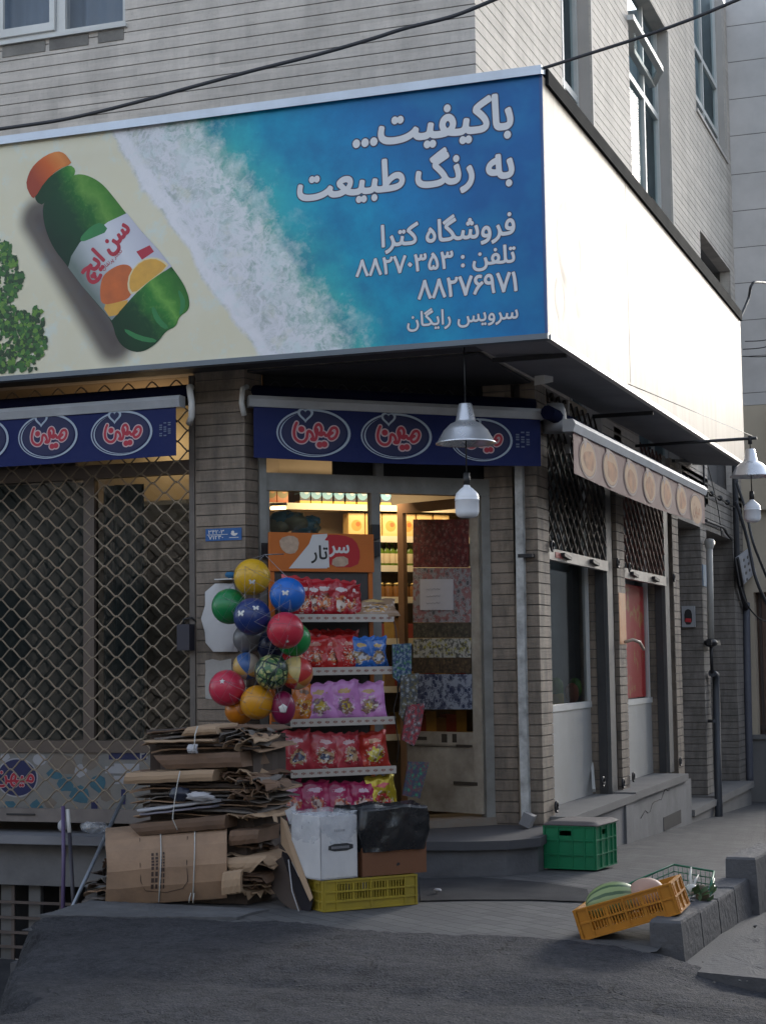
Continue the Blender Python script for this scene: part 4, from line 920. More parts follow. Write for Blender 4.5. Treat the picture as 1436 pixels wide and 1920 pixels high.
# shop window behind it
yw=10.62
z=lambda py,y=yw: PY(60,py,y).z
sw=thing('shop_window','dark shop window with brown frame behind the lattice shutter','window',(-6.5,yw,z(1400)))
mb=MB(); fz0,fz1=z(1410),z(1388)
xa,xb=PY(161,1200,yw).x,PY(181,1200,yw).x
mb.box(xa,xb,yw-.03,yw+.03,fz1,z(905)); mb.box(-8.6,LPX0,yw-.035,yw+.03,fz0,fz1); mb.box(-8.6,LPX0,yw-.035,yw+.03,z(905),z(880)); mb.box(LPX0-.05,LPX0+.05,yw-.03,yw+.02,fz1,3.2); mb.box(-8.0,-7.9,yw-.03,yw+.03,fz1,z(905))
mb.build('frame',M('brown_window_frame',(.15,.115,.095),.5,.2,7,dirt=(.06,.05,.04)),sw)
mb=MB(); mb.quad((-8.6,yw,fz1),(LPX0,yw,fz1),(LPX0,yw,3.2),(-8.6,yw,3.2)); mb.build('pane',m_glassd,sw)
mb=MB(); 
xc0,xc1=PY(196,1200,yw+.1).x,PY(272,1200,yw+.1).x
folds(mb,(-8.4,yw+.12),(PY(162,1200,yw+.1).x,yw+.12),fz1,z(905),.02,0,9); folds(mb,(xc0,yw+.1),(xc1,yw+.1),fz1,z(915),.02,0,4); mb.build('curtain',M('dark_teal_curtain',(.012,.030,.034),.7,.5,3),sw)
mb=MB(); mb.box(PY(276,1200,yw+.2).x,LPX0,yw+.2,yw+.22,fz1,z(985)); mb.build('back_panel',M('brown_cabinet_back',(.07,.048,.03),.7,.25,3),sw)
mb=MB(); zp0=zg0-.0; mb.box(-8.6,LPX0-.0,yw-.02,yw+.02,zp0,fz0-.001); lowp=mb.build('lower_panel',M('stickered_panel',(.27,.25,.225),.6,.35,5,dirt=(.10,.12,.13),ds=5,da=.7),sw)
mb=MB(); O_=(0,yw-.02,0)
def pt(x,y): q=PY(x,y,yw-.02); return (q.x,q.z)
mb.flat(ellipse(*pt(33,1458),.165,.135,36),O_,U_,V_,.002,5); mb.flat(ellipse(*pt(33,1458),.155,.125,36),O_,U_,V_,.003,0)
text_on(mb,'میهن',Vector((pt(-6,1468)[0],yw-.02,pt(0,1466)[1])),U_,V_,.30,.0045,.05,1.0,2,nb=10); text_on(mb,'میهن',Vector((pt(-6,1468)[0],yw-.02,pt(0,1466)[1])),U_,V_,.30,.006,.02,1.0,1)
rr=random.Random(5)
for k,(x,y,s,mi) in enumerate(((105,1450,.06,3),(125,1470,.07,3),(152,1493,.075,3),(186,1468,.07,3),(70,1515,.06,3),(20,1512,.05,3),(95,1505,.05,4),(150,1445,.05,5),(120,1432,.10,4),(170,1425,.07,4),(200,1490,.05,4),(75,1425,.05,5),(10,1420,.04,5))):
    q=pt(x,y); mb.flat([(q[0]+s*(1+.5*(rr.random()-.5))*math.cos(a*.785),q[1]+s*.8*(1+.6*(rr.random()-.5))*math.sin(a*.785)) for a in range(8)],O_,U_,V_,.0015+k*2e-5,mi)
for k,(x0,x1,y0,y1,mi) in enumerate(((215,262,1432,1450,5),(198,228,1437,1450,5),(214,252,1455,1470,5),(205,275,1412,1424,0),(228,236,1480,1508,0),(172,184,1503,1522,0))):
    a=pt(x0,y1);b=pt(x1,y0); mb.flat([(a[0],a[1]),(b[0],a[1]),(b[0],b[1]),(a[0],b[1])],O_,U_,V_,.0025+k*2e-5,mi)
q=pt(264,1422); text_on(mb,'PI',Vector((q[0],yw-.02,q[1])),U_,V_,.055,.0042,.02,1,5,fa=False)
mb.build('stickers',[M('navy_sticker',(.015,.02,.09),.5),m_rs,m_pk,M('blue_paint_daubs',(.05,.14,.19),.7,.4,12),M('torn_paper_residue',(.2,.165,.135),.8,.3,10),M('white_sticker',(.36,.36,.38),.6,.2,9)],lowp)
# warm shelf seen in the top right corner of that window
ws=thing('wall_shelf','warm lit shelf of goods seen through the top of the shuttered window','shelf',(-5.4,10.95,2.2))
m_shw=M('shelf_board_cream',(.55,.47,.33),.6,.15); m_br=M('amber_packet',(.45,.16,.035),.5,.35,12)
mb=MB(); mb.box(-6.4,-5.17,10.85,11.2,2.46,2.49); mb.box(-6.4,-5.17,10.86,11.2,2.06,2.085); mb.box(-6.4,-5.17,11.2,11.22,1.6,3.2,0); mb.build('board',[m_shw],ws)
# ------------------------------------------------------------------ shop door front (chamfered corner)
def pv(x,y,o=0.0):                                          # point on the door wall, o metres in front of it
    d=(CB-CA).normalized(); n=Vector((d.y,-d.x)); return PV(x,y,CA+n*o,CB+n*o)
dd=(CB-CA).normalized(); DU=Vector((dd.x,dd.y,0)); DN=Vector((dd.y,-dd.x,0))
def dbox(mb,x0,x1,y0,y1,front,back,mi=0,o=0.0):              # rectangular member given by photo pixels on the door wall
    p=pv(x0,(y0+y1)/2); q=pv(x1,(y0+y1)/2); m_=pv((x0+x1)/2,y0).z; l_=pv((x0+x1)/2,y1).z
    a=Vector((p.x,p.y))+Vector((DN.x,DN.y))*front; b=Vector((q.x,q.y))+Vector((DN.x,DN.y))*front
    mb.wbox(a,b,l_,m_,front+back,mi)
zthr=pv(850,1545).z
df=thing('door_frame','weathered grey metal shop door frame with glazing and dark transom at the corner','door frame',(pv(700,1500).x,pv(700,1500).y,zd))
m_dfr=M('weathered_grey_frame',(.25,.25,.235),.55,.25,6,.1,30,dirt=(.09,.075,.06),ds=4,da=.6)
mb=MB(); L0=CA; 
def dpost(mb,x0,x1,z0,z1,f,b_,mi=0):
    p=pv(x0,1100); q=pv(x1,1100); a=Vector((p.x,p.y))+Vector((DN.x,DN.y))*f; b=Vector((q.x,q.y))+Vector((DN.x,DN.y))*f; mb.wbox(a,b,z0,z1,f+b_,mi)
zT0,zT1=pv(700,925).z,pv(700,893).z
zT=zT1
dpost(mb,484,497,zd,2.95,.05,.04); dpost(mb,499,505,zd,zT0-.002,.02,.05); dpost(mb,695,711,zd+.0,zT0-.002,.035,.04); dpost(mb,901,917,zd+.0,zT0-.002,.03,.05)
dpost(mb,497.5,917,zT0,zT1,.03,.05)
mb.build('frame',m_dfr,df)
mb=MB(); dpost(mb,706,720,zT1+.002,zT1+.14,.02,.04); dpost(mb,720.5,917,zT1+.14,zT1+.17,.02,.04); mb.build('transom_bar',m_dfr,df)
mb=MB(); dpost(mb,503,917,zd+.002,zd+.055,.05,.12); mb.build('threshold',M('rusty_threshold',(.22,.2,.17),.7,.35,14,.4,50,dirt=(.14,.06,.02),ds=7,da=.7),df)
mb=MB(); a=pv(505,1100);b=pv(695,1100); mb.quad((a.x,a.y,zd+.06),(b.x,b.y,zd+.06),(b.x,b.y,zT0),(a.x,a.y,zT0)); mb.build('pane',glass('front_shop_glass',(.86,.84,.78),.02,.80),df)
mb=MB(); a=pv(498,1100,-.06);b=pv(916,1100,-.06); mb.wbox((a.x,a.y),(b.x,b.y),zT1+.17,ZCL+.01,.03); mb.build('transom_blackout',M('dark_transom_blackout',(.012,.012,.016),.7,.3),df)  # near-black boards added to darken the transom and hide the lit interior
mb=MB(); a=pv(628,1100,-.06);b=pv(916,1100,-.06); mb.wbox((a.x,a.y),(b.x,b.y),zT1+.001,zT1+.169,.03); mb.build('transom_blackout',bpy.data.materials['dark_transom_blackout'],df)
mb=MB(); a=pv(498,1100,-.01);b=pv(916,1100,-.01); lattice(mb,(a.x,a.y),(b.x,b.y),zT1+.14,ZCL-.03,.16,.06,.005); mb.build('lattice',M('dark_lattice',(.03,.03,.035),.5),df)
mb=MB()
for (x,y0,y1) in((498,1020,1045),(703,985,1010),(703,1020,1040)):
    p=pv(x,(y0+y1)/2,.055); mb.obox(p,DU*.028,DN*.02,(0,0,.05))
mb.build('hinge',m_blk,df)
# open door leaf swung into the shop
HP=pv(899,1200); H2=Vector((HP.x,HP.y)); C0=pv(711,1200); Wd=(Vector((C0.x,C0.y))-H2).length
best=None
for k in range(0,140):
    th=math.radians(k*.5); v=Vector((C0.x,C0.y))-H2; c_,s_=math.cos(-th),math.sin(-th); w_=Vector((v.x*c_-v.y*s_,v.x*s_+v.y*c_)); P_=H2+w_
    q=Vector((P_.x,P_.y,CZ))-Vector((0,0,CZ)); px=PW/2+FPX*q.dot(RGT)/q.dot(FWD)
    if best is None or abs(px-748)<best[0]: best=(abs(px-748),P_,th)
LE=best[1]; print('door angle',math.degrees(best[2]),best[0],Wd)
lv=(H2-LE).normalized(); LN=Vector((lv.y,-lv.x)); LU=Vector((lv.x,lv.y,0))
def pl_(x,y): return PV(x,y,LE,H2)
zl0=zd+.075; zl1=pl_(820,938).z; zk=pl_(820,1372).z
leaf=thing('shop_door','cream metal door leaf with patterned paper on its glass, standing half open inward','door',(H2.x,H2.y,zd))
m_leaf=M('dirty_cream_door_paint',(.50,.45,.37),.5,.12,5,.1,dirt=(.09,.065,.045),ds=3,da=.75); m_leafo=M('lamp_warmed_stile',(.24,.13,.065),.5,.2,6)  # stile and top rail colour carries the shop's warm lamplight
mb=MB(); lw=.075
mb.wbox(LE,LE+lv*.055,zl0,zl1,.04,1); mb.wbox(H2-lv*lw,H2,zl0,zl1,.04,0); mb.wbox(LE+lv*.0555,H2-lv*(lw+.0005),zl1-.07,zl1,.04,1); mb.wbox(LE+lv*.0555,H2-lv*(lw+.0005),zk-.09,zk,.04,0)
mb.build('frame',[m_leaf,m_leafo],leaf)
mb=MB(); mb.wbox(LE+lv*.056,H2-lv*(lw+.001),zl0,zk-.091,.02,0,-.008); mb.wbox(LE+lv*.09,H2-lv*(lw+.04),zk-.105,zk-.1,.004,1,.0); 
for (x0,x1,y,h) in((775,800,1384,.012),(828,838,1384,.03),(848,856,1384,.03),(855,885,1398,.008),(850,895,1468,.012)):
    p=pl_(x0,y);q=pl_(x1,y); mb.wbox((p.x,p.y),(q.x,q.y),p.z-h,p.z+h,.003,1,.002)
mb.build('kick_panel',[m_leaf,M('door_scuffs',(.05,.04,.03),.8)],leaf)
mb=MB(); mb.quad((LE.x+lv.x*.055,LE.y+lv.y*.055,zk),(H2.x-lv.x*lw,H2.y-lv.y*lw,zk),(H2.x-lv.x*lw,H2.y-lv.y*lw,zl1-.07),(LE.x+lv.x*.055,LE.y+lv.y*.055,zl1-.07)); mb.build('pane',glass('door_glass',(.85,.83,.8),.03,.8),leaf)
mb=MB(); p=LE+lv*.03; hzz=pl_(745,1285).z; mb.tube([(p.x+LN.x*.0,p.y,hzz+.06),(p.x+LN.x*.05,p.y+LN.y*.05,hzz+.05),(p.x+LN.x*.05,p.y+LN.y*.05,hzz-.05),(p.x,p.y,hzz-.06)],.008,6); mb.build('handle',m_blk,leaf)
def pattern_mat(name,ca,cb,cc,scale,kind=0):
    mt,t,b=nm(name); p=pos(t)
    v=t.nodes.new('ShaderNodeTexVoronoi'); v.inputs['Scale'].default_value=scale; link(t,p,v.inputs['Vector'])
    d=v.outputs['Distance']; 
    c=mixc(t,ramp(t,d,[(.28,1),(.34,0),(.42,0),(.46,1),(.52,.0)]),ca,cb); c=mixc(t,ramp(t,noise_n(t,p,scale*1.3,3,.6),[(.5,0),(.56,.8)]),c,cc)
    link(t,c,b.inputs['Base Color']); b.inputs['Roughness'].default_value=.6; return mt
def sheet(name,x0,x1,y0,y1,mat,off,par,label=None):
    mb=MB(); a=pl_(x0,y0);b=pl_(x1,y0);c=pl_(x1,y1);d=pl_(x0,y1); o=Vector((LN.x,LN.y,0))*off
    mb.add([a+o,b+o,c+o,d+o]+[q+o-Vector((LN.x,LN.y,0))*.003 for q in(a,b,c,d)],[(0,3,2,1),(4,5,6,7),(0,1,5,4),(1,2,6,5),(2,3,7,6),(3,0,4,7)]); ob=mb.build(name,mat,par)
    if label: ob['label']=label
    return ob
sheet('paper_sheet',776,880,974,1064,pattern_mat('red_patterned_paper',(.13,.018,.02),(.20,.10,.09),(.06,.012,.015),26),.010,leaf,'dark red patterned wrapping paper')
sheet('paper_sheet',776,884,1065,1167,pattern_mat('grey_floral_paper',(.30,.29,.30),(.10,.10,.11),(.28,.10,.10),22),.010,leaf,'grey and pink floral wrapping paper')
sheet('paper_sheet',776,884,1168,1196,pattern_mat('olive_patterned_paper',(.07,.06,.045),(.12,.11,.07),(.03,.03,.025),30),.010,leaf)
sheet('paper_sheet',776,884,1197,1233,pattern_mat('yellow_white_patterned_paper',(.42,.42,.38),(.30,.28,.06),(.03,.03,.03),28),.010,leaf)
sheet('paper_sheet',776,884,1234,1262,pattern_mat('brown_patterned_paper',(.08,.055,.035),(.14,.1,.05),(.03,.025,.02),30),.010,leaf)
sheet('paper_sheet',776,886,1264,1330,pattern_mat('blue_patterned_paper',(.30,.34,.42),(.035,.05,.11),(.03,.04,.09),20),.010,leaf,'blue and white patterned wrapping paper')
nt_=sheet('paper_note',790,852,1086,1144,M('white_note_paper',(.52,.52,.56),.6,.08,20),.016,leaf,'white handwritten note')
mb=MB(); q=pl_(796,1120)+Vector((LN.x,LN.y,0))*.0165
[mb.tube([q+LU*(.012*i+.03)+V_*(.055-.05*r_+.006*math.sin(i*2.3+r_))+Vector((LN.x,LN.y,0))*.001 for i in range(12)],.0012,3,0,False) for r_ in range(4)]; mb.build('handwriting',M('pencil_grey',(.25,.25,.3),.7),nt_)
# ------------------------------------------------------------------ lit shelves inside the shop
m_amb=M('shelf_wood',(.36,.29,.20),.5,.2,5); m_shfw=M('shelf_price_strip',(.7,.62,.45),.5,.1)
IA=CA-Vector((DN.x,DN.y))*.95; IB=CB-Vector((DN.x,DN.y))*.95
IA=IA-dd*.05
def pi_(x,y): return PV(x,y,IA,IB)
def zi(y): return pi_(720,y).z
shl=[zi(950),zi(1008),zi(1063),zi(1122),zi(1200),zi(1290),zi(1380)]
ish=thing('shelving','warm lit shop shelving packed with groceries behind the glass','shelving',(pi_(700,1200).x,pi_(700,1200).y,zd))
la=pi_(485,1000); ra=pi_(905,1000); pa2=Vector((la.x,la.y)); pb2=Vector((ra.x,ra.y)); 
mb=MB()
for zz in shl: mb.wbox(pa2,pb2,zz-.025,zz,.34)
mb.wbox(pa2,pb2,zd,3.0,.02,0,-.345)
for P_ in(pa2,pb2-dd*.02): mb.wbox(P_,P_+dd*.02,zd,3.0,.343,0,-.001)
mb.build('board',m_amb,ish)
mb=MB()
for zz in shl: mb.wbox(pa2,pb2,zz-.035,zz+.012,.006,0,.007)
mb.build('price_strip',m_shfw,ish)
IU=DU
def box_print(name,base,panel,spot,dot):
    mt,t,b=nm(name); p=pos(t,local=True); x,y,z=sep(t,p)
    def disc(cx,cz,r):
        dx=mth(t,'SUBTRACT',x,cx); dz=mth(t,'SUBTRACT',z,cz); return mth(t,'LESS_THAN',mth(t,'SQRT',mth(t,'ADD',mth(t,'MULTIPLY',dx,dx),mth(t,'MULTIPLY',dz,dz))),r)
    c=mixc(t,mth(t,'LESS_THAN',mth(t,'ABSOLUTE',x),.05),base,panel); c=mixc(t,disc(0,.09,.042),c,spot); c=mixc(t,disc(.012,.10,.018),c,dot)
    c=mixc(t,mth(t,'LESS_THAN',z,.035),c,base); link(t,c,b.inputs['Base Color']); b.inputs['Roughness'].default_value=.4; return mt
m_bx1=box_print('black_yellow_box_print',(.62,.42,.05),(.02,.02,.025),(.12,.3,.42),(.5,.55,.55)); m_bx2=box_print('orange_box_print',(.60,.16,.04),(.52,.2,.06),(.25,.2,.05),(.6,.3,.1)); m_bx3=box_print('cream_biscuit_box_print',(.72,.48,.18),(.74,.52,.22),(.62,.34,.08),(.5,.16,.04))
def shelf_box(name,lab,grp,mat,t_,z,w,h,first=[None]):
    P_=pa2+dd*t_-Vector((DN.x,DN.y))*.04
    if first[0] is not None and first[0].data.materials[0]==mat:
        o=first[0].copy(); COL.objects.link(o)
    else:
        mb=MB(); mb.box(-w/2,w/2,0,.12,.001,h); o=mb.build(name,mat); first[0]=o
        bv=o.modifiers.new('edge','BEVEL'); bv.width=.003
    o.location=(P_.x,P_.y,z); o.rotation_euler=(0,0,math.atan2(dd.y,dd.x)+random.uniform(-.06,.06)); tag(o,lab,'box',grp); return o
def tpx(x,y=960):
    q=pi_(x,y); return (Vector((q.x,q.y))-pa2).dot(dd)
for x in(512,534): shelf_box('food_box','orange food box on the top lit shop shelf','orange boxes on the top shop shelf',m_bx2,tpx(x),shl[0],tpx(534)-tpx(513),.20)
for x in(576,597,618,640,662,684,706,728): shelf_box('food_box','black and yellow food box on the top lit shop shelf','black and yellow boxes on the top shop shelf',m_bx1,tpx(x),shl[0],tpx(597)-tpx(577),.20)
for x in(672,704,736,768,800,832): shelf_box('biscuit_box','cream biscuit box on the second lit shop shelf','biscuit boxes on the second shop shelf',m_bx3,tpx(x),shl[1],tpx(704)-tpx(674),.185)
m_bot=M('green_bottle_glass',(.10,.16,.02),.15,.2,local=True); m_blb=M('cream_bottle_label',(.55,.45,.28),.5); m_bcp=M('lime_bottle_cap',(.25,.40,.05),.4)
bt=None
for i,x in enumerate((718,729,740,751,762,773)):
    P_=pa2+dd*tpx(x,1040)-Vector((DN.x,DN.y))*.05
    if bt is None:
        mb=MB(); mb.lathe([(.0,0),(.026,.0),(.028,.01),(.028,.11),(.024,.13),(.011,.16),(.011,.185),(0,.186)],(0,0,0),16); bt=mb.build('bottle',m_bot)
        mb=MB(); mb.lathe([(.0285,.03),(.0288,.032),(.0288,.10),(.0285,.102)],(0,0,0),16); mb.build('label',m_blb,bt,True)
        mb=MB(); mb.lathe([(.013,.17),(.0135,.172),(.0135,.195),(0,.196)],(0,0,0),12); mb.build('cap',m_bcp,bt,True); o=bt
    else: o=dup(bt)
    o.location=(P_.x,P_.y,shl[2]); tag(o,'green bottle with cream label on the third lit shop shelf','bottle','green bottles on the shop shelf')
m_jar=M('amber_jar',(.22,.10,.03),.2,.4,20,local=True); m_jl=M('gold_jar_lid',(.45,.33,.12),.35,metal=.5); jr=None
for x in(718,733,748,763,780,797):
    P_=pa2+dd*tpx(x,1100)-Vector((DN.x,DN.y))*.06
    if jr is None:
        mb=MB(); mb.lathe([(0,0),(.034,0),(.036,.01),(.036,.085),(.03,.095),(.03,.1),(0,.1)],(0,0,0),16); jr=mb.build('jar',m_jar); mb=MB(); mb.lathe([(.032,.098),(.033,.1),(.033,.118),(0,.119)],(0,0,0),16); mb.build('lid',m_jl,jr,True); o=jr
    else: o=dup(jr)
    o.location=(P_.x,P_.y,shl[3]); tag(o,'amber jar with gold lid on the fourth lit shop shelf','jar','amber jars on the shop shelf')
m_pk1=M('brown_packet',(.20,.11,.05),.5,.4,15,local=True); m_pk2=M('dull_red_packet',(.25,.04,.03),.5,.4,15,local=True); m_pk3=M('ochre_packet',(.35,.22,.06),.5,.4,15,local=True)
for row in(4,5,6):
    for i in range(9):
        mt_=(m_pk1,m_pk2,m_pk3)[(i+row)%3]; nm_=('brown','dull red','ochre')[(i+row)%3]
        shelf_box('packet',nm_+' grocery packet low on the dim shop shelves',nm_+' packets on the low shop shelves',mt_,tpx(715+19*i,1200),shl[row],.085,.12+.05*((i*7)%3)/2)
for i in range(13):
    mt_=(m_pk3,m_pk1,m_pk2)[(i*5)%3]; nm_=('ochre','brown','dull red')[(i*5)%3]
    for row in(2,3): shelf_box('packet',nm_+' grocery packet standing behind the bottles and jars on the lit shelves',nm_+' packets on the upper lit shelves',mt_,tpx(505+15.5*i,1080),shl[row],.07,.10+.05*((i*7+row)%3)/2)
# bundle of greenish plastic bags hanging inside the window
hb=MB(); rr=random.Random(9)
for k in range(9):
    c=pv(520+rr.random()*70,968+rr.random()*26,-.30-.1*rr.random()); hb.sphere(c,.055+.03*rr.random(),rr.choice([0,0,1]),14,10,(1.2,.7,.75),lambda d: 1+.35*mnoise.noise(d*3+Vector((k,0,0))))
tag(hb.build('plastic_bags',[M('dusty_green_plastic',(.13,.15,.11),.4,.4,12),M('blue_plastic',(.03,.12,.18),.4,.3)]),'dusty green and blue plastic bags piled inside the window above the rack sign','plastic bags')
# ceiling tube light that lights these shelves
tl=thing('tube_light','short bright strip light glowing under the top shop shelf at its left end','lamp',(0,0,0))
a=pa2+dd*.25+Vector((DN.x,DN.y))*.30; b=pb2-dd*.3+Vector((DN.x,DN.y))*.30; zt_=PV(700,907,CA-Vector((DN.x,DN.y))*.65,CB-Vector((DN.x,DN.y))*.65).z
tl.location=((a.x+b.x)/2,(a.y+b.y)/2,zt_)
me_,t_e,b_e=nm('glowing_tube'); ta=PV(508,953,CA-Vector((DN.x,DN.y))*.6,CB-Vector((DN.x,DN.y))*.6); tb=PV(536,952,CA-Vector((DN.x,DN.y))*.6,CB-Vector((DN.x,DN.y))*.6); b_e.inputs['Emission Color'].default_value=(1,.66,.32,1); b_e.inputs['Emission Strength'].default_value=2.5
mb=MB(); mb.tube([ta,tb],.012,10); mb.build('tube',me_,tl)
mb=MB(); mb.bar(ta+Vector((0,0,.025)),tb+Vector((0,0,.025)),.05,.02); mb.build('housing',m_white,tl)
al=bpy.data.lights.new('shop_lamp','AREA'); al.shape='RECTANGLE'; al.size=(b-a).length; al.size_y=.12; al.energy=3.6; al.color=(1,.78,.50)
alo=bpy.data.objects.new('shop_lamp',al); COL.objects.link(alo); alo.location=((a.x+b.x)/2,(a.y+b.y)/2,zt_-.03); alo.rotation_euler=(math.radians(48),0,math.atan2(dd.y,dd.x))
l2=bpy.data.lights.new('shop_lamp','POINT'); l2.energy=1.1; l2.color=(1,.70,.40); l2.shadow_soft_size=.1; l2o=bpy.data.objects.new('shop_lamp',l2); COL.objects.link(l2o); l2o.location=(-5.6,10.98,2.9)
# ------------------------------------------------------------------ side street bays: windows, grilles, rails
def sbay(lab,y0,y1,xw,rail_py,rail_x,red,panel_py,zb_,mull,dark):
    w=thing('shop_window',lab,'window',(xw,(y0+y1)/2,zb_))
    zr0=PX(rail_x,rail_py[1],XW).z; zr1=PX(rail_x,rail_py[0],XW).z
    zp=PX(rail_x,panel_py,xw).z
    mb=MB()
    mb.box(xw-.02,xw+.02,y0,y1,zp,zp+.05)
    for yy in mull: mb.box(xw-.02,xw+.022,yy-.02,yy+.02,zp+.051,ZCL-.02)
    mb.build('frame',m_pvc,w)
    mb=MB(); mb.box(xw-.01,xw+.01,y0,y1,zb_,zp-.001); mb.build('lower_panel',M('white_sheet_panel',(.38,.385,.38),.5,.07,4,dirt=(.25,.22,.18),ds=2,da=.4),w)
    mb=MB(); mb.quad((xw,y0,zp+.05),(xw,y1,zp+.05),(xw,y1,ZCL),(xw,y0,ZCL)); mb.build('pane',dark,w)
    mb=MB(); mb.box(xw-.21,xw-.18,y0-.0,y1+.32,zb_,ZCL); mb.box(xw-.18,xw-.03,y1+.27,y1+.32,zb_,ZCL); mb.build('backing',M('dim_shop_backing',(.26,.28,.275),.8,.5,2),w)
    g=thing('grille','scissor lattice grille above the '+lab.split(' ')[0]+' side window','grille',(XW-.03,(y0+y1)/2,zr0))
    mb=MB(); st=.19; N=int((y1+.35-y0)/st)+1
    for i in range(-12,N+12):
        for sg_ in(1,-1):
            ya=y0+i*st; H=ZCL-zr1; ln=H*1.25; yb=ya+sg_*ln; s0,s1=0.0,1.0
            lo,hi=y0,YC[lab.split(' ')[0]]
            def cl(v,k): return None
            A_=[ya,zr1]; B_=[yb,ZCL]
            # clip the bar to the bay
            def clip(P,Q):
                (ya_,za),(yb_,zb2)=P,Q; t0,t1=0,1
                for lim,sgn in((lo,1),(hi,-1)):
                    f0=(ya_-lim)*sgn; f1=(yb_-lim)*sgn
                    if f0<0 and f1<0: return None
                    if f0<0: t0=max(t0,f0/(f0-f1))
                    elif f1<0: t1=min(t1,f0/(f0-f1))
                return ((ya_+(yb_-ya_)*t0,za+(zb2-za)*t0),(ya_+(yb_-ya_)*t1,za+(zb2-za)*t1)) if t1>t0 else None
            c_=clip(A_,B_)
            if c_: mb.bar((XW-.03-.006*sg_,c_[0][0],c_[0][1]),(XW-.03-.006*sg_,c_[1][0],c_[1][1]),.006,.016,0,(1,0,0))
    mb.build('lattice',M(red,(.085,.07,.06) if 'red' not in red else (.13,.065,.055),.45,.3,metal=.3),g)
    mb=MB(); mb.box(XW-.05,XW-.008,y0,YC[lab.split(' ')[0]],zr0,zr1); r_=mb.build('rail',M('cream_rail',(.42,.38,.33),.5,.15,6,dirt=(.15,.1,.08),ds=4,da=.5),g)
    mb=MB(); mb.box(XW-.05,XW-.02,YC[lab.split(' ')[0]],YC[lab.split(' ')[0]]+.2,zb_,ZCL); mb.build('channel',M('shutter_channel_paint',(.10,.10,.10),.6,.3,dirt=(.03,.03,.03)),g)
    mb=MB(); mb.box(XW-.12,XW-.051,YC[lab.split(' ')[0]]-.012,YC[lab.split(' ')[0]]+.25,zb_,ZCL); mb.build('channel',m_chan,g)
    for yy in(y0+.35,(y0+y1)/2+.3): mb=MB(); mb.bar((XW+.01,yy,zr0+.05),(XW+.01,yy+.22,zr0+.03),.03,.025); mb.build('handle',m_blk,g)
    return w,r_,zr0,zr1,zp
m_chan=M('dark_channel_paint',(.035,.035,.038),.6,.3,5,dirt=(.08,.075,.07),ds=4)
YC={'first':yJ1,'second':yJ2}
YC['first']=yJ1; YC['second']=yJ2
wA,rA,zrA0,zrA1,zpA=sbay('first side window with dark glass above a white panel',yS1,yJ1-.001,XW-.19,(1029,1050),1040,'dark_grille_steel',1334,zl+.0,[ypx(1058,1200)-.45,yJ1-.06],m_glassd)
wB,rB,zrB0,zrB1,zpB=sbay('second side window with red poster above a white panel',yP2-.1,yJ2-.001,XW-.19,(1066,1085),1180,'reddish_grille_steel',1322,zl+.013,[yJ2-.12],glass('poster_window_glass',(.85,.85,.85),.05,.8,.25))
mb=MB(); mb.box(XW-.008,XW-.004,yS1+.2,yS1+.42,zrA0+.02,zrA1-.02); ob=mb.build('sticker',M('red_sticker',(.35,.08,.07),.6,.2,15),rA)
po=thing('poster','red vertical poster with pale lettering in the second side window','poster',(XW-.2,yP2+.6,zpB+.6))
pm,t,b=nm('red_poster_print'); p=pos(t); c=mixc(t,ramp(t,noise_n(t,p,3.5,5,.65),[(.55,0),(.62,.8)]),(.55,.025,.03),(.5,.25,.06)); link(t,c,b.inputs['Base Color']); b.inputs['Roughness'].default_value=.5
mb=MB(); xp=XW-.2; mb.box(xp-.004,xp,yP2-.3,yJ2-.15,zpB+.06,PX(1190,1098,xp).z); sh=mb.build('sheet',pm,po)
mb=MB(); rk=random.Random(2)
for r_,zz in enumerate((PX(1190,1172,xp).z,PX(1190,1182,xp).z,zpB+.20,zpB+.14)):
    for k in range(4): mb.flat(ellipse(.09*k,0,.03+.012*rk.random(),.018+.01*rk.random(),10),(xp,yP2+.30+(r_>1)*.1,zz),Ux,Vx,.002,0)
mb.build('lettering',m_pk,sh)
# toys glimpsed behind the first pane
tp_=MB(); rr=random.Random(4)
for k,(px,py) in enumerate(((1043,1290),(1044,1310),(1072,1300),(1078,1290))):
    c=PX(px,py,XW-.27); tp_.sphere(c,.055,k%3,12,8,(1,1.3,1.5),lambda d: 1+.3*mnoise.noise(d*3))
tag(tp_.build('toy_packets',[M('green_toy_print',(.10,.25,.03),.5,.4,12),M('yellow_toy_print',(.4,.3,.03),.5,.4,12),M('orange_toy_print',(.4,.1,.03),.5,.4,12)]),'bright yellow and green toys behind the first side window glass','toys')
# ------------------------------------------------------------------ snack rack on the doorstep
q0=PY(508,1200,10.42); RB0=Vector((q0.x,q0.y)); ra_=math.radians(47); rd=Vector((math.cos(ra_),math.sin(ra_))); rn=Vector((rd.y,-rd.x))
q1=PV(699,1100,RB0,RB0+rd); RB1=Vector((q1.x,q1.y)); RW=(RB1-RB0).length; RD=.30
RF0=RB0+rn*RD; RF1=RB1+rn*RD
def rf(x,y): return PV(x,y,RF0,RF1)
def rb(x,y): return PV(x,y,RB0,RB1)
RU=Vector((rd.x,rd.y,0)); RN=Vector((rn.x,rn.y,0))
rack=thing('display_rack','orange backed metal snack rack with white price strips standing on the doorstep','rack',(RB0.x+.3,RB0.y+.2,zd))
m_or_r=M('orange_rack_paint',(.50,.13,.015),.45,.15,6); m_rackd=M('dark_rack_metal',(.05,.045,.045),.5,.3)
zs_r=[rf(650,y).z for y in(1158,1257,1352,1446,1534)]; zh0,zh1=rb(600,1072).z,rb(600,1000).z
mb=MB(); mb.wbox(RB0,RB0+rd*.03,zd,zh1,.03,0); mb.wbox(RB1-rd*.03,RB1,zd,zh1,.03,0); mb.build('post',m_or_r,rack)
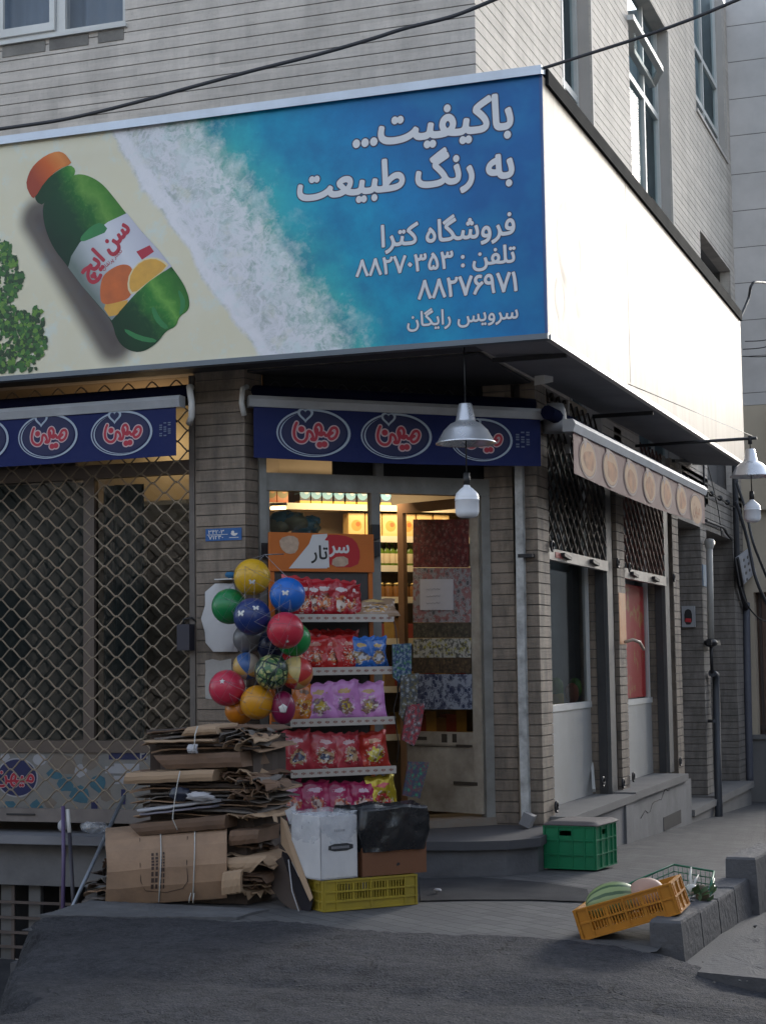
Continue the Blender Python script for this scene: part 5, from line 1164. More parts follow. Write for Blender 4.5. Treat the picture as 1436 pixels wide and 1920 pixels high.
mb=MB(); mb.wbox(RB0+rd*.031,RB1-rd*.031,zd+.03,zh0,.01,0,-.01); mb.build('back_panel',m_rackd,rack)
for zz in zs_r:
    mb=MB(); mb.hexa([tuple(RB0),tuple(RF0-rn*.004),tuple(RF1-rn*.004),tuple(RB1)],zz-.012,zz-.002); s_=mb.build('shelf',m_rackd,rack)
    mb=MB(); mb.wbox(RF0,RF1,zz-.028,zz+.022,.004); st=mb.build('price_strip',M('price_strip_white',(.46,.42,.38),.5,.12,18),s_) if zz==zs_r[0] else mb.build('price_strip',bpy.data.materials['price_strip_white'],s_)
    mb=MB()
    for k in range(13):
        p=RF0+rd*(RW*(k+.25)/13.2)
        for q_ in range(3): mb.flat([(q_*.011,-.004*(q_%2)),(q_*.011+.008,-.004*(q_%2)),(q_*.011+.008,.012),(q_*.011,.010+.004*(q_%2))],(p.x,p.y,zz-.008),RU,V_,.0015,0)
    mb.build('price_print',M('price_print_red',(.24,.10,.08),.6) if zz==zs_r[0] else bpy.data.materials['price_print_red'],st)
# header sign
mb=MB(); mb.wbox(RB0-rd*.005,RB1+rd*.005,zh0,zh1,.02,0,.012); hd=mb.build('header_sign',m_or_r,rack)
mb=MB(); 
def hp_(x,y):
    q=rb(x,y); return ((Vector((q.x,q.y))-RB0).dot(rd),q.z)
HO=Vector((RB0.x,RB0.y,0))+RN*.013
mb.flat([hp_(*q) for q in((540,1066),(560,1042),(578,1020),(584,1003),(612,1001),(612,1066))],HO,RU,V_,.001,0)
mb.flat(smooth([hp_(*q) for q in((606,1003),(640,1003),(665,1012),(675,1040),(668,1064),(618,1064),(612,1040))],1),HO,RU,V_,.0012,1)
mb.flat([hp_(*q) for q in((584,1014),(590,1012),(614,1014),(616,1064),(545,1066),(572,1052))],HO,RU,V_,.0015,0)
mb.flat(smooth([hp_(*q) for q in((522,1010),(545,1003),(560,1012),(556,1036),(538,1040),(524,1028))],1),HO,RU,V_,.0017,3)
mb.flat(smooth([hp_(*q) for q in((622,1045),(650,1043),(652,1062),(620,1063))],1),HO,RU,V_,.0018,3)
a=hp_(616,1036); text_on(mb,'سر',HO+RU*a[0]+V_*a[1],RU,V_,hp_(652,1030)[0]-a[0],.003,.03,1.0,0); a=hp_(582,1048); text_on(mb,'تار',HO+RU*a[0]+V_*a[1],RU,V_,hp_(612,1030)[0]-a[0],.003,.02,1.0,2)
mb.build('header_print',[M('white_print',(.6,.6,.6),.5,.05),M('crimson_print',(.42,.015,.02),.5,.1),M('black_print',(.02,.02,.02),.5),M('beige_photo_print',(.45,.33,.24),.5,.5,30)],hd)
# snack bags
def bag_mat(name,base,mid,core,top,seed=0,metal=.0):
    mt,t,b=nm(name); p=pos(t,local=True); x,y,z=sep(t,p)
    oi=t.nodes.new('ShaderNodeObjectInfo'); rnd=oi.outputs['Random']
    wv=t.nodes.new('ShaderNodeVectorMath'); wv.operation='ADD'; link(t,p,wv.inputs[0]); cb=t.nodes.new('ShaderNodeCombineXYZ'); link(t,rnd,cb.inputs[0]); cb.inputs[1].default_value=seed; link(t,cb.outputs[0],wv.inputs[1])
    n1=noise_n(t,wv.outputs[0],24,3,.55); n2=noise_n(t,wv.outputs[0],60,2,.6)
    dx=mth(t,'DIVIDE',x,.05); dz=mth(t,'DIVIDE',mth(t,'SUBTRACT',z,.075),.055)
    d=mth(t,'ADD',mth(t,'SQRT',mth(t,'ADD',mth(t,'MULTIPLY',dx,dx),mth(t,'MULTIPLY',dz,dz))),mth(t,'MULTIPLY',mth(t,'SUBTRACT',n1,.5),1.6))
    c=mixc(t,ramp(t,d,[(.62,1),(.7,0)]),base,mid); c=mixc(t,ramp(t,d,[(.3,1),(.38,0)]),c,core)
    dz2=mth(t,'DIVIDE',mth(t,'SUBTRACT',z,.148),.018); d2=mth(t,'ADD',mth(t,'SQRT',mth(t,'ADD',mth(t,'MULTIPLY',mth(t,'DIVIDE',x,.042),mth(t,'DIVIDE',x,.042)),mth(t,'MULTIPLY',dz2,dz2))),mth(t,'MULTIPLY',mth(t,'SUBTRACT',n2,.5),1.5))
    c=mixc(t,ramp(t,d2,[(.6,1),(.7,0)]),c,top)
    n3=noise_n(t,wv.outputs[0],75,2,.5); n4=noise_n(t,wv.outputs[0],38,1,.5)
    c=mixc(t,mth(t,'MULTIPLY',ramp(t,n3,[(.56,0),(.6,.85)]),ramp(t,d,[(.7,1),(1.1,0)])),c,(.6,.55,.5)); c=mixc(t,mth(t,'MULTIPLY',ramp(t,n4,[(.58,0),(.62,.8)]),ramp(t,d,[(.7,1),(1.2,0)])),c,tuple(v*.25 for v in base))
    c=mixc(t,ramp(t,mth(t,'ABSOLUTE',mth(t,'SUBTRACT',z,.1)),[(.086,0),(.09,.7)]),c,tuple(min(1,v*1.3+.05) for v in base))
    link(t,c,b.inputs['Base Color']); b.inputs['Roughness'].default_value=.24; b.inputs['Metallic'].default_value=metal; b.inputs['Specular IOR Level'].default_value=.6
    bump(t,b,noise_n(t,wv.outputs[0],30,2,.5),.35,.006); return mt
def bag_mesh(mb,w,h,d,seed):
    nx,nz=14,20; R1=[];R2=[]
    for j in range(nz+1):
        v=j/nz; r1=[];r2=[]
        for i in range(nx+1):
            u=2*i/nx-1; vv=2*v-1
            th=max(0,(1-abs(u)**2.4))**.55*max(0,(1-abs(vv)**3.2))**.7*d/2
            wr=mnoise.noise(Vector((u*2.2+seed,v*3.1,seed*.7)))*.022*(1-.4*(th/(d/2)))+.007*mnoise.noise(Vector((u*6+seed,v*8,seed)))
            xs=u*w/2*(1-.10*(1-abs(vv)**4)*(1 if abs(u)>.0 else 0)); zz=v*h+.004*mnoise.noise(Vector((u*3,seed,v)))+(.006*math.sin(u*9+seed) if j in(0,nz) else 0)
            r1.append((xs,-th-.001+wr,zz)); r2.append((xs,th+.001+wr,zz))
        R1.append(r1);R2.append(r2)
    mb.grid(R1,0); mb.grid(R2,0,flip=True)
_bags={}
def bag(mat,lab,grp,x,y,w,h,rz=0,lean=.12,z=None,back=.05,name='snack_bag'):
    p=rf(x,y); k=(mat.name,random.randrange(3))
    if k in _bags: o=_bags[k].copy(); COL.objects.link(o)
    else:
        mb=MB(); bag_mesh(mb,.15,.2,.062,hash(k[0])%17+k[1]*3.1); o=mb.build(name,mat); _bags[k]=o
    P_=Vector((p.x,p.y,0))-RN*back; o.location=(P_.x,P_.y,z if z is not None else p.z); o.scale=(w*1.25/.15*random.uniform(.95,1.06),1.15,h*1.2/.2*random.uniform(.92,1.05))
    o.rotation_euler=(-lean+random.uniform(-.1,.08),random.uniform(-.11,.11),ra_+rz+random.uniform(-.3,.3)); return tag(o,lab,'snack bag',grp)
pxm=(rf(700,1250)-rf(600,1250)).dot(RU)/100                 # metres along the rack per photo pixel
bR=bag_mat('crimson_bag',(.35,.012,.02),(.55,.16,.05),(.62,.5,.42),(.6,.5,.5),1); bR2=bag_mat('scarlet_bag',(.42,.015,.015),(.50,.05,.02),(.5,.2,.08),(.55,.25,.2),2)
bB=bag_mat('blue_bag',(.02,.12,.42),(.3,.2,.1),(.55,.55,.6),(.45,.3,.1),3); bP=bag_mat('pink_bag',(.52,.22,.50),(.25,.14,.10),(.5,.36,.05),(.45,.28,.10),4); bO=bag_mat('orange_bag',(.55,.16,.03),(.6,.3,.05),(.3,.08,.03),(.2,.1,.06),5)
bM=bag_mat('magenta_bag',(.36,.015,.09),(.55,.14,.08),(.6,.45,.4),(.6,.4,.5),6); bG=bag_mat('gold_bag',(.48,.36,.03),(.42,.03,.03),(.55,.45,.2),(.5,.1,.1),7,.35); bK=bag_mat('rose_bag',(.40,.04,.055),(.42,.26,.14),(.05,.06,.11),(.55,.35,.36),8)
bRG=bag_mat('red_gold_bag',(.40,.03,.02),(.5,.4,.02),(.5,.42,.1),(.55,.3,.2),9,.2); bC=bag_mat('clear_amber_packet',(.3,.2,.13),(.45,.25,.08),(.3,.25,.22),(.5,.35,.15),10)
z0,z1,z2,z3,z4=zs_r
for x in(572,596,620,644,668): bag(bR,'crimson snack bag with yellow print on the top shelf of the rack','crimson snack bags on the top rack shelf',x,1150,46*pxm,.205,z=z0,back=.07+.02*random.random())
for x in(584,632,680): bag(bR,'crimson snack bag with yellow print on the top shelf of the rack','crimson snack bags on the top rack shelf',x-8,1150,46*pxm,.225,z=z0,back=.17)
bag(bC,'clear packet of amber snacks lying at the right end of the top rack shelf',None,708,1148,66*pxm,.13,z=z0,lean=.7,back=.02)
for x in(566,598,630,660): bag(bR2,'scarlet snack bag on the second shelf of the rack','scarlet snack bags on the second rack shelf',x,1247,46*pxm,.19,z=z1)
for x in(580,622,664): bag(bR2,'scarlet snack bag on the second shelf of the rack','scarlet snack bags on the second rack shelf',x,1247,46*pxm,.215,z=z1,back=.16)
for x in(684,714): bag(bB,'bright blue snack bag at the right end of the second rack shelf','blue snack bags on the second rack shelf',x,1247,42*pxm,.19,z=z1)
bag(bO,'orange snack bag leaning beside the maroon ball on the third rack shelf',None,572,1342,40*pxm,.20,z=z2,lean=.05)
for x in(606,652,700): bag(bP,'pink snack bag on the third shelf of the rack','pink snack bags on the third rack shelf',x,1342,50*pxm,.215,z=z2,lean=.05,back=.04)
for x in(564,614,664): bag(bK,'rose red snack bag with dark cartoon print on the fourth rack shelf','rose red snack bags on the fourth rack shelf',x,1437,50*pxm,.215,z=z3,back=.05)
bag(bRG,'red and gold snack bag at the right end of the fourth rack shelf',None,711,1435,44*pxm,.21,z=z3)
for x in(556,600,645,690): bag(bM,'magenta snack bag on the lowest shelf of the rack','magenta snack bags on the lowest rack shelf',x,1530,46*pxm,.20,z=z4)
bag(bG,'gold topped snack bag at the right end of the lowest rack shelf',None,724,1530,48*pxm,.22,z=z4,back=.03)
# toys and packets hanging at the right of the rack
def hang(name,lab,cat,pts,mat,back=.0,th=.012):
    mb=MB(); P=[rf(*q)-RN*back for q in pts]; n=RN*th
    mb.add([p+n*.5 for p in P]+[p-n*.5 for p in P],[tuple(range(len(P)))[::-1] if False else tuple(range(len(P))),tuple(range(2*len(P)-1,len(P)-1,-1))]+[(i,len(P)+i,len(P)+(i+1)%len(P),(i+1)%len(P)) for i in range(len(P))])
    return tag(mb.build(name,mat),lab,cat)
hang('toy_packet','dark blue toy packet hanging at the right of the second rack shelf','toy packet',((733,1208),(768,1206),(768,1268),(756,1290),(734,1270)),pattern_mat('blue_green_toy_card',(.02,.05,.12),(.06,.2,.06),(.2,.25,.3),40),-.02)
hang('toy_packet','pale topped clear toy packet hanging right of the third rack shelf','toy packet',((745,1266),(778,1262),(772,1330),(760,1370),(742,1340)),pattern_mat('clear_toy_card',(.05,.055,.06),(.3,.32,.34),(.12,.10,.04),36),-.05)
hang('toy_packet','red and grey toy packet hanging below the pale toy packet','toy packet',((752,1322),(785,1318),(776,1372),(764,1398),(742,1386)),pattern_mat('red_grey_toy_card',(.26,.025,.04),(.26,.26,.27),(.05,.05,.06),30),-.08)
hang('toy_packet','green edged picture card hanging beside the lowest rack shelf','toy packet',((757,1427),(796,1428),(778,1496),(746,1490)),pattern_mat('green_toy_card',(.05,.05,.09),(.03,.22,.12),(.14,.05,.06),34),-.06)
cab=MB(); a=rf(738,1165); cab.tube([a,a+Vector((.02,-.02,-.05)),rf(752,1270),rf(738,1330),rf(748,1400),rf(744,1430)],.003,5); tag(cab.build('hanging_wire',m_blk),'thin dark wire carrying the toy packets beside the rack','wire')
# ------------------------------------------------------------------ balls hanging in a net
def ball_mat(name,col,kind=0,c2=(1,1,1),c3=(0,0,0)):
    mt,t,b=nm(name); p=pos(t,local=True); x,y,z=sep(t,p)
    c=mixc(t,noise_n(t,p,18,4,.6),tuple(v*.9 for v in col),tuple(min(1,v*1.08) for v in col))
    if kind==1:      # football hexagons
        v=t.nodes.new('ShaderNodeTexVoronoi'); v.feature='DISTANCE_TO_EDGE'; v.inputs['Scale'].default_value=17; link(t,p,v.inputs['Vector']); v2=t.nodes.new('ShaderNodeTexVoronoi'); v2.inputs['Scale'].default_value=17; link(t,p,v2.inputs['Vector'])
        c=mixc(t,ramp(t,noise_n(t,p,30,4,.6),[(.42,0),(.56,1)]),c2,col); c=mixc(t,ramp(t,v.outputs[0],[(.06,1),(.10,0)]),c,c3)
    if kind==2:      # beach ball panels
        g=t.nodes.new('ShaderNodeTexGradient'); g.gradient_type='RADIAL'; mp=t.nodes.new('ShaderNodeMapping'); mp.inputs['Rotation'].default_value=(.9,.4,0); link(t,p,mp.inputs[0]); link(t,mp.outputs[0],g.inputs[0])
        c=ramp(t,mth(t,'FRACT',mth(t,'MULTIPLY',g.outputs[1],2.0)),[(0,col),(.33,c2),(.66,c3)],'CONSTANT')
    link(t,c,b.inputs['Base Color']); b.inputs['Roughness'].default_value=.33; b.inputs['Specular IOR Level'].default_value=.45; b.inputs['Coat Weight'].default_value=.15
    return mt
m_wpr=M('white_ball_print',(.62,.62,.6),.4,.05)
def butterfly(s):
    h=[(0,.12),(.22,.55),(.70,.75),(.92,.4),(.55,.05),(.75,-.25),(.55,-.62),(.15,-.38),(0,-.2)]
    return [(x*s,y*s) for x,y in h]+[(-x*s,y*s) for x,y in h[-2:0:-1]]
def star(s,n=5,q=.45): return [(s*(1 if k%2==0 else q)*math.sin(math.pi*k/n),s*(1 if k%2==0 else q)*math.cos(math.pi*k/n)) for k in range(2*n)]
def ball(px,py,pr,Y,lab,mat,mark=None,sq=(1,1,1)):
    c=PY(px,py,Y); r=pr/FPX*((c-Vector((0,0,CZ))).dot(FWD))
    mb=MB(); mb.sphere((0,0,0),r,0,36,24,sq); o=mb.build('ball',mat,None,True); o.location=c; tag(o,lab,'ball','play balls hanging in the net')
    if mark:
        mb=MB(); vd=(Vector((0,0,CZ))-c).normalized()
        for (sh,dx,dy,s) in mark:
            v=(vd-RGT*-dx+UPV*dy*1.0).normalized(); uu=Vector((0,0,1)).cross(v).normalized(); vv=v.cross(uu); pts={'b':butterfly(s*r),'s':star(s*r),'p':[(s*r*math.sin(2*math.pi*k/5),s*r*math.cos(2*math.pi*k/5)) for k in range(5)]}[sh]
            # fan of small faces pushed onto the sphere
            ring=[(uu*a+vv*b_+v*r).normalized()*r*1.006 for a,b_ in pts]; ctr=v*r*1.006; mid=[((p+ctr)/2).normalized()*r*1.006 for p in ring]; n=len(ring)
            mb.add([ctr]+mid+ring,[(0,1+k,1+(k+1)%n) for k in range(n)]+[(1+k,1+n+k,1+n+(k+1)%n,1+(k+1)%n) for k in range(n)])
        mb.build('print',m_wpr,o,True)
    return c,r
YB=9.85
NB=[]
NB.append(ball(473,1082,34.5,YB,'yellow ball with white butterfly at the top of the hanging cluster',ball_mat('yellow_ball',(.62,.36,.015)),[('b',0,-.28,.2)]))
NB.append(ball(539,1116,33.5,YB-.02,'bright blue ball with white butterfly, right side of the cluster',ball_mat('blue_ball',(.015,.13,.50)),[('b',-.12,.12,.22)]))
NB.append(ball(430.5,1137,33.5,YB+.03,'plain green ball at the left edge of the cluster',ball_mat('green_ball',(.01,.20,.06))))
NB.append(ball(473,1156,35,YB-.12,'navy ball with white butterflies in front of the green one',ball_mat('navy_ball',(.015,.035,.15)),[('b',.25,.55,.2),('b',-.75,.2,.25)]))
NB.append(ball(535,1182,34.5,YB-.13,'crimson ball in the middle of the cluster covering a green ball',ball_mat('crimson_ball',(.48,.025,.05)),[('s',.15,-.72,.12)]))
NB.append(ball(551,1199,32,YB+.08,'green ball mostly hidden behind the crimson ball',ball_mat('emerald_ball',(.01,.22,.05))))
NB.append(ball(466,1197,29,YB+.10,'grey ball tucked below the navy ball',ball_mat('grey_ball',(.13,.13,.14))))
NB.append(ball(509,1210,28,YB+.14,'dark blue ball hidden deep in the cluster between grey and green balls',ball_mat('dark_blue_ball',(.01,.018,.06))))
NB.append(ball(463,1249,26,YB+.06,'yellow and blue striped ball left of the football',ball_mat('striped_ball',(.50,.33,.10),2,(.04,.11,.30),(.42,.36,.30))))
NB.append(ball(510,1260,33,YB-.08,'green and yellow patterned football in the middle of the lower cluster',ball_mat('football_print',(.06,.15,.06),1,(.40,.40,.16),(.01,.03,.02))))
NB.append(ball(556,1262,31,YB+.02,'orange and red printed beach ball right of the football',ball_mat('beach_ball',(.5,.18,.04),2,(.50,.40,.16),(.42,.03,.03))))
NB.append(ball(426,1290,34,YB-.05,'pinkish red ball with white star at the lower left of the cluster',ball_mat('rose_ball',(.50,.03,.07)),[('s',-.30,.42,.17)]))
NB.append(ball(482.5,1317,32,YB-.05,'orange yellow ball at the bottom of the cluster in front of another orange ball',ball_mat('amber_ball',(.55,.25,.012))))
NB.append(ball(449,1332,27,YB+.05,'orange ball half hidden at the very bottom of the cluster',ball_mat('orange_ball',(.52,.17,.01))))
NB.append(ball(531,1327,28,YB-.0,'maroon ball with white pentagon at the lower right of the cluster',ball_mat('maroon_ball',(.20,.012,.06)),[('p',.0,-.05,.33)],(.82,.82,1.12)))
net=MB(); hk=PY(497,1040,YB+.25)
for i,(c,r) in enumerate(NB):
    for (d,s) in NB[i+1:]:
        if (c-d).length<(r+s)*1.35:
            for o in(Vector((0,-.8,.5)),Vector((.5,-.8,-.3))):
                a=c+o.normalized()*r*1.02; b=d+o.normalized()*s*1.02; net.tube([a,(a+b)/2-Vector((0,.012,.004)),b],.001,3,0,False)
for i in(0,1,2): net.tube([hk,NB[i][0]+Vector((0,0,NB[i][1]))],.002,4,0,False)
for (c,r) in NB[:5]+NB[9:13]:
    for k in range(3):
        ax_=Vector((math.sin(k*2.1),.4,math.cos(k*2.1))).normalized(); u0=ax_.orthogonal().normalized(); v0=ax_.cross(u0)
        net.tube([c+(u0*math.cos(t)+v0*math.sin(t))*r*1.012 for t in [i*math.pi/10 for i in range(21)]],.0006,3,0,False)
net.tube([hk,hk+Vector((0,.3,.02))],.004,5); tag(net.build('ball_net',M('pale_net_string',(.25,.25,.27),.6)),'pale string net holding the bunch of coloured play balls','net')
# ------------------------------------------------------------------ cardboard
m_cb=[M('kraft_board',(.36,.235,.15),.8,.2,5,.2,60,dirt=(.14,.095,.07),ds=3.5,da=.55,local=False),M('brown_board',(.165,.097,.06),.8,.25,6,.2,60,dirt=(.06,.045,.035),ds=5),M('dark_board',(.065,.048,.04),.8,.25,6),M('greyish_board',(.15,.135,.125),.8,.2,6),M('pale_board',(.36,.25,.16),.8,.12,5)]
m_whb=M('white_board',(.42,.42,.44),.7,.1,8); m_str=M('white_string',(.5,.5,.48),.7)
PLAB='flattened brown carton pressed into the roped cardboard pile beside the balls'; PGRP='flattened cartons in the cardboard pile'
def sheet_mb(x0,x1,y0,y1,z,th,tilt=0,sag=.01,seed=0,jag=.02):
    """irregular flattened carton: wavy slab with torn edges"""
    rr=random.Random(seed); nx,ny=12,5; T=[];Bm=[]
    jl=[rr.uniform(-jag,jag) for _ in range(ny+1)]; jr_=[rr.uniform(-jag,jag) for _ in range(ny+1)]; jf=[rr.uniform(-jag,jag)*.6 for _ in range(nx+1)]
    for j in range(ny+1):
        t=[];b=[]
        for i in range(nx+1):
            u=i/nx;v=j/ny; x=x0+(x1-x0)*u+(jl[j]*(1-u)+jr_[j]*u); y=y0+(y1-y0)*v+(jf[i]*(1-v))
            zz=z+(u-.5)*tilt+sag*mnoise.noise(Vector((u*2.5+seed,v*1.5,seed*.37)))-(sag*2.2*rr.random()*max(0,abs(u-.5)-.38)/.12 if abs(u-.5)>.38 else 0)
            t.append((x,y,zz+th)); b.append((x,y,zz))
        T.append(t);Bm.append(b)
    mb=MB(); mb.grid(T,0,False); mb.grid(Bm,0,False,True)
    mb.grid([Bm[0],T[0]],0,False); mb.grid([T[-1],Bm[-1]],0,False)
    mb.grid([[r[0] for r in T],[r[0] for r in Bm]],0,False); mb.grid([[r[-1] for r in Bm],[r[-1] for r in T]],0,False)
    return mb
def xz(px,py,Y): q=PY(px,py,Y); return q.x,q.z
rr=random.Random(21)
YF=9.10
ytop=[1366,1372,1379,1385,1391,1397,1403, 1446,1453,1460,1466,1472,1478,1484,1490,1497,1504,1511,1518,1525]
for k,py in enumerate(ytop):
    up_=py<1410
    pl=rr.uniform(272,300) if up_ else rr.uniform(235,275); pr_=rr.uniform(462,488) if up_ else rr.uniform(455,508)
    xa,zz=xz(pl,py,YF+.02); xb,_=xz(pr_,py,YF+.02)
    o=sheet_mb(xa,xb,YF+rr.uniform(0,.06),YF+.55+rr.uniform(-.05,.08),zz-.005,rr.uniform(.005,.011),rr.uniform(-.03,.035),.014,k*3+1,.03).build('flattened_carton',rr.choice([m_cb[1],m_cb[2],m_cb[2],m_cb[3],m_cb[1],m_cb[0]]))
    tag(o,PLAB,'carton',PGRP)
# torn upper layers seen at the right and small folded bits
for k in range(18):
    py=rr.choice([1374,1388,1400,1450,1462,1476,1488,1500,1515,1530]); px=rr.uniform(395,470)
    xa,zz=xz(px,py,YF-.01); xb,_=xz(px+rr.uniform(30,55),py,YF)
    o=sheet_mb(xa,xb,YF-rr.uniform(0,.05),YF+.25,zz,.005,rr.uniform(-.06,.05),.02,100+k,.03).build('flattened_carton',rr.choice(m_cb)); tag(o,PLAB,'carton',PGRP)
def folded(lab,q,Y,th,mat,lean=.02,name='folded_carton',fold=True):
    """folded carton whose long front side is seen; q = photo corners tl,tr,br,bl"""
    P=[PY(x,y,Y) for x,y in q]; mb=MB(); n=10; F=[];B=[]
    for j in range(4):
        s=j/3; r=[];b=[]
        for i in range(n+1):
            t=i/n; a=P[0].lerp(P[1],t); c=P[3].lerp(P[2],t); p=a.lerp(c,s)+Vector((0,-.012*math.sin(s*math.pi)+.004*mnoise.noise(Vector((t*6,s*2,Y))),.004*mnoise.noise(Vector((t*7,1.3,Y)))))
            r.append(p); b.append(p+Vector((0,th,lean*(1-s)*.5)))
        F.append(r);B.append(b)
    mb.grid(F,0,False,True); mb.grid(B,0,False); mb.grid([F[0],B[0]],0,False,False); mb.grid([B[-1],F[-1]],0,False,False)
    mb.grid([[r[0] for r in F],[r[0] for r in B]],0,False); mb.grid([[r[-1] for r in B],[r[-1] for r in F]],0,False)
    return tag(mb.build(name,mat),lab,'carton')
folded('dark brown folded carton in the upper half of the cardboard pile',((288,1417),(450,1410),(455,1438),(312,1442)),YF-.03,.5,m_cb[1])
folded('pale kraft flap sticking out to the left of the cardboard pile',((237,1450),(402,1443),(399,1464),(232,1470)),YF-.06,.35,m_cb[4])
folded('brown folded carton at the foot of the upper cardboard pile',((243,1546),(424,1528),(422,1553),(262,1567)),YF-.04,.5,m_cb[1])
folded('pale torn flap on the very top of the cardboard pile',((352,1364),(405,1362),(408,1376),(340,1380)),YF-.02,.3,m_cb[4])
folded('thin pale carton edge near the top left of the cardboard pile',((272,1389),(400,1386),(400,1391),(276,1394)),YF-.04,.4,m_cb[4])
folded('white printed carton scrap in the middle of the cardboard pile',((352,1399),(369,1399),(369,1412),(353,1412)),YF-.075,.02,m_whb)
folded('white board edges in the lower half of the cardboard pile',((258,1518),(400,1500),(401,1505),(260,1524)),YF-.05,.4,m_whb)
folded('second thin white board edge just under the first one',((262,1526),(398,1510),(399,1514),(264,1530)),YF-.05,.4,M('lilac_grey_board',(.22,.21,.25),.7))
wb_=MB(); c0=PY(375,1494,YF-.07); wb_.sphere(c0,.06,0,20,12,(1.35,.5,.42),lambda d: 1+.5*mnoise.noise(d*2.7)+.25*mnoise.noise(d*7)); tag(wb_.build('plastic_scrap',m_whb),'crumpled white plastic scrap stuck in the middle of the cardboard pile','scrap')
db_=MB(); db_.sphere(PY(338,1489,YF-.05),.06,0,18,12,(1.1,.5,.6),lambda d: 1+.5*mnoise.noise(d*3.1)); tag(db_.build('plastic_scrap',M('dark_blue_plastic',(.025,.03,.05),.35)),'dark blue plastic scrap left of the white scrap in the pile','scrap')
# the big wrapped bale at the bottom
BPR=[(9.02,1700),(8.965,1668),(8.95,1635),(8.965,1618),(8.985,1597),(9.03,1577),(9.12,1563),(9.26,1556),(9.5,1552)]
def bale_pt(u,s,o=0.0):
    k=s*(len(BPR)-1); i=min(int(k),len(BPR)-2); f=k-i; Yv=BPR[i][0]*(1-f)+BPR[i+1][0]*f; pyv=BPR[i][1]*(1-f)+BPR[i+1][1]*f
    px=197+228*u+ (4*math.sin(s*5))*(1-u)+ (16*(s>.55)*(s-.55))*(1 if u<.1 else 0)
    p=PY(px,pyv-17*u+1.5*mnoise.noise(Vector((u*4,s*5,0))),Yv+.012*mnoise.noise(Vector((u*3,s*4,7)))+.02*u)
    if o: p=p+Vector((0,-o*.9,o*.45))
    return p
bale=thing('cardboard_bale','big roped bale wrapped in one kraft carton sheet at the foot of the pile','bale',tuple(bale_pt(.5,0)-Vector((0,-.2,0))))
mb=MB(); R1=[[bale_pt(i/16,j/24) for i in range(17)] for j in range(25)]; R2=[[p+Vector((0,.008,-.004)) for p in r] for r in R1]
mb.grid(R1,0,False); mb.grid(R2,0,False,True); mb.grid([[r[0] for r in R2],[r[0] for r in R1]],0,False); mb.grid([[r[-1] for r in R1],[r[-1] for r in R2]],0,False); mb.grid([R2[0],R1[0]],0,False)
wr_=mb.build('wrapping_sheet',m_cb[0],bale)
mb=MB(); P=[bale_pt(.30,.1,.004)]
def on_b(u,s): return bale_pt(u,s,.003)
def line_b(pts,w): 
    mb.tube([on_b(u,s) for u,s in pts],w,4,0,False)
line_b([(.31,.9-.05*0),(.29,.62),(.28,.3),(.29,.16),(.33,.09),(.5,.07),(.64,.09),(.68,.14),(.67,.3),(.68,.6),(.70,.9)],.0022)
O1=on_b(.36,.12); uu=(on_b(.36,.5)-O1).normalized(); vv=(on_b(.35,.12)-O1).normalized()
rk=random.Random(12)
for (u0,u1,n_) in((.375,.43,8),(.45,.485,9)):
    for k in range(n_):
        sa=.10+.36*k/n_; sb=sa+.36/n_*.72
        for (ua,ub) in ((u0,u0+(u1-u0)*rk.uniform(.35,.5)),(u0+(u1-u0)*rk.uniform(.55,.7),u1)): mb.add([on_b(ua,sa),on_b(ub,sa),on_b(ub,sb),on_b(ua,sb)],[(0,1,2,3)])
mb.build('carton_print',M('faded_black_ink',(.055,.035,.03),.8),wr_)
mb=MB()
for u in(.46,.74): mb.tube([bale_pt(u+.05*(s/20-.5)*.5,s/20,.006) for s in range(21)],.0035,5,0,False)
c=bale_pt(.76,.02,.01); 
for k in range(2): mb.tube([c+Vector((-.03+.02*k,-.01,.02)),c+Vector((-.035+.025*k,-.02,-.01)),c+Vector((-.04+.024*k,-.015,-.035))],.003,4)
mb.build('string',m_str,bale)
for k in range(22):
    s_=rr.random(); px0=rr.uniform(405,432); px1=rr.uniform(462,512); py=1568+130*s_+rr.uniform(-5,5)-10
    Yk=rr.uniform(8.99,9.12)+(.12*(1-s_)); xa,zz=xz(px0,py,Yk); xb,_=xz(px1,py,Yk)
    zz=max(.004,zz); o=sheet_mb(xa,xb,Yk,Yk+.4,zz,rr.uniform(.004,.010),rr.uniform(-.05,.04),.022,200+k,.025).build('flattened_carton',rr.choice([m_cb[0],m_cb[1],m_cb[1],m_cb[2],m_cb[2],m_cb[4]])); tag(o,'flattened carton edge poking out at the right side of the wrapped bale','carton','cartons poking out right of the bale')
folded('kraft flap hanging at the right of the wrapped bale',((418,1638),(452,1634),(452,1672),(416,1678)),8.95,.03,m_cb[4])
folded('pale curled flap above the hanging kraft flap',((424,1612),(498,1608),(470,1636),(430,1632)),9.0,.02,m_cb[4])
folded('brown folded carton bundle at the top right of the bale',((432,1558),(486,1556),(484,1580),(430,1586)),9.05,.3,m_cb[1])
for k in range(9):
    py=1600+12*k+rr.uniform(-3,3); xa,zz=xz(rr.uniform(143,175)+ (30 if k<4 else 0),py,9.05); xb,_=xz(205,py,9.05)
    o=sheet_mb(xa,xb,9.03,9.45,max(.004,zz),.007,rr.uniform(-.01,.04),.014,300+k,.025).build('flattened_carton',rr.choice([m_cb[0],m_cb[1],m_cb[3],m_cb[2]])); tag(o,'flattened carton edge poking out at the left side of the wrapped bale','carton','cartons poking out left of the bale')
tw=MB()
tw.tube([PY(371,1362,YF-.04),PY(366,1378,YF-.10),PY(365,1400,YF-.10),PY(363,1412,YF-.06)],.0035,5); tw.tube([PY(338,1446,YF-.08),PY(333,1470,YF-.09),PY(328,1500,YF-.09),PY(324,1535,YF-.08),PY(333,1556,YF-.07)],.0035,5)
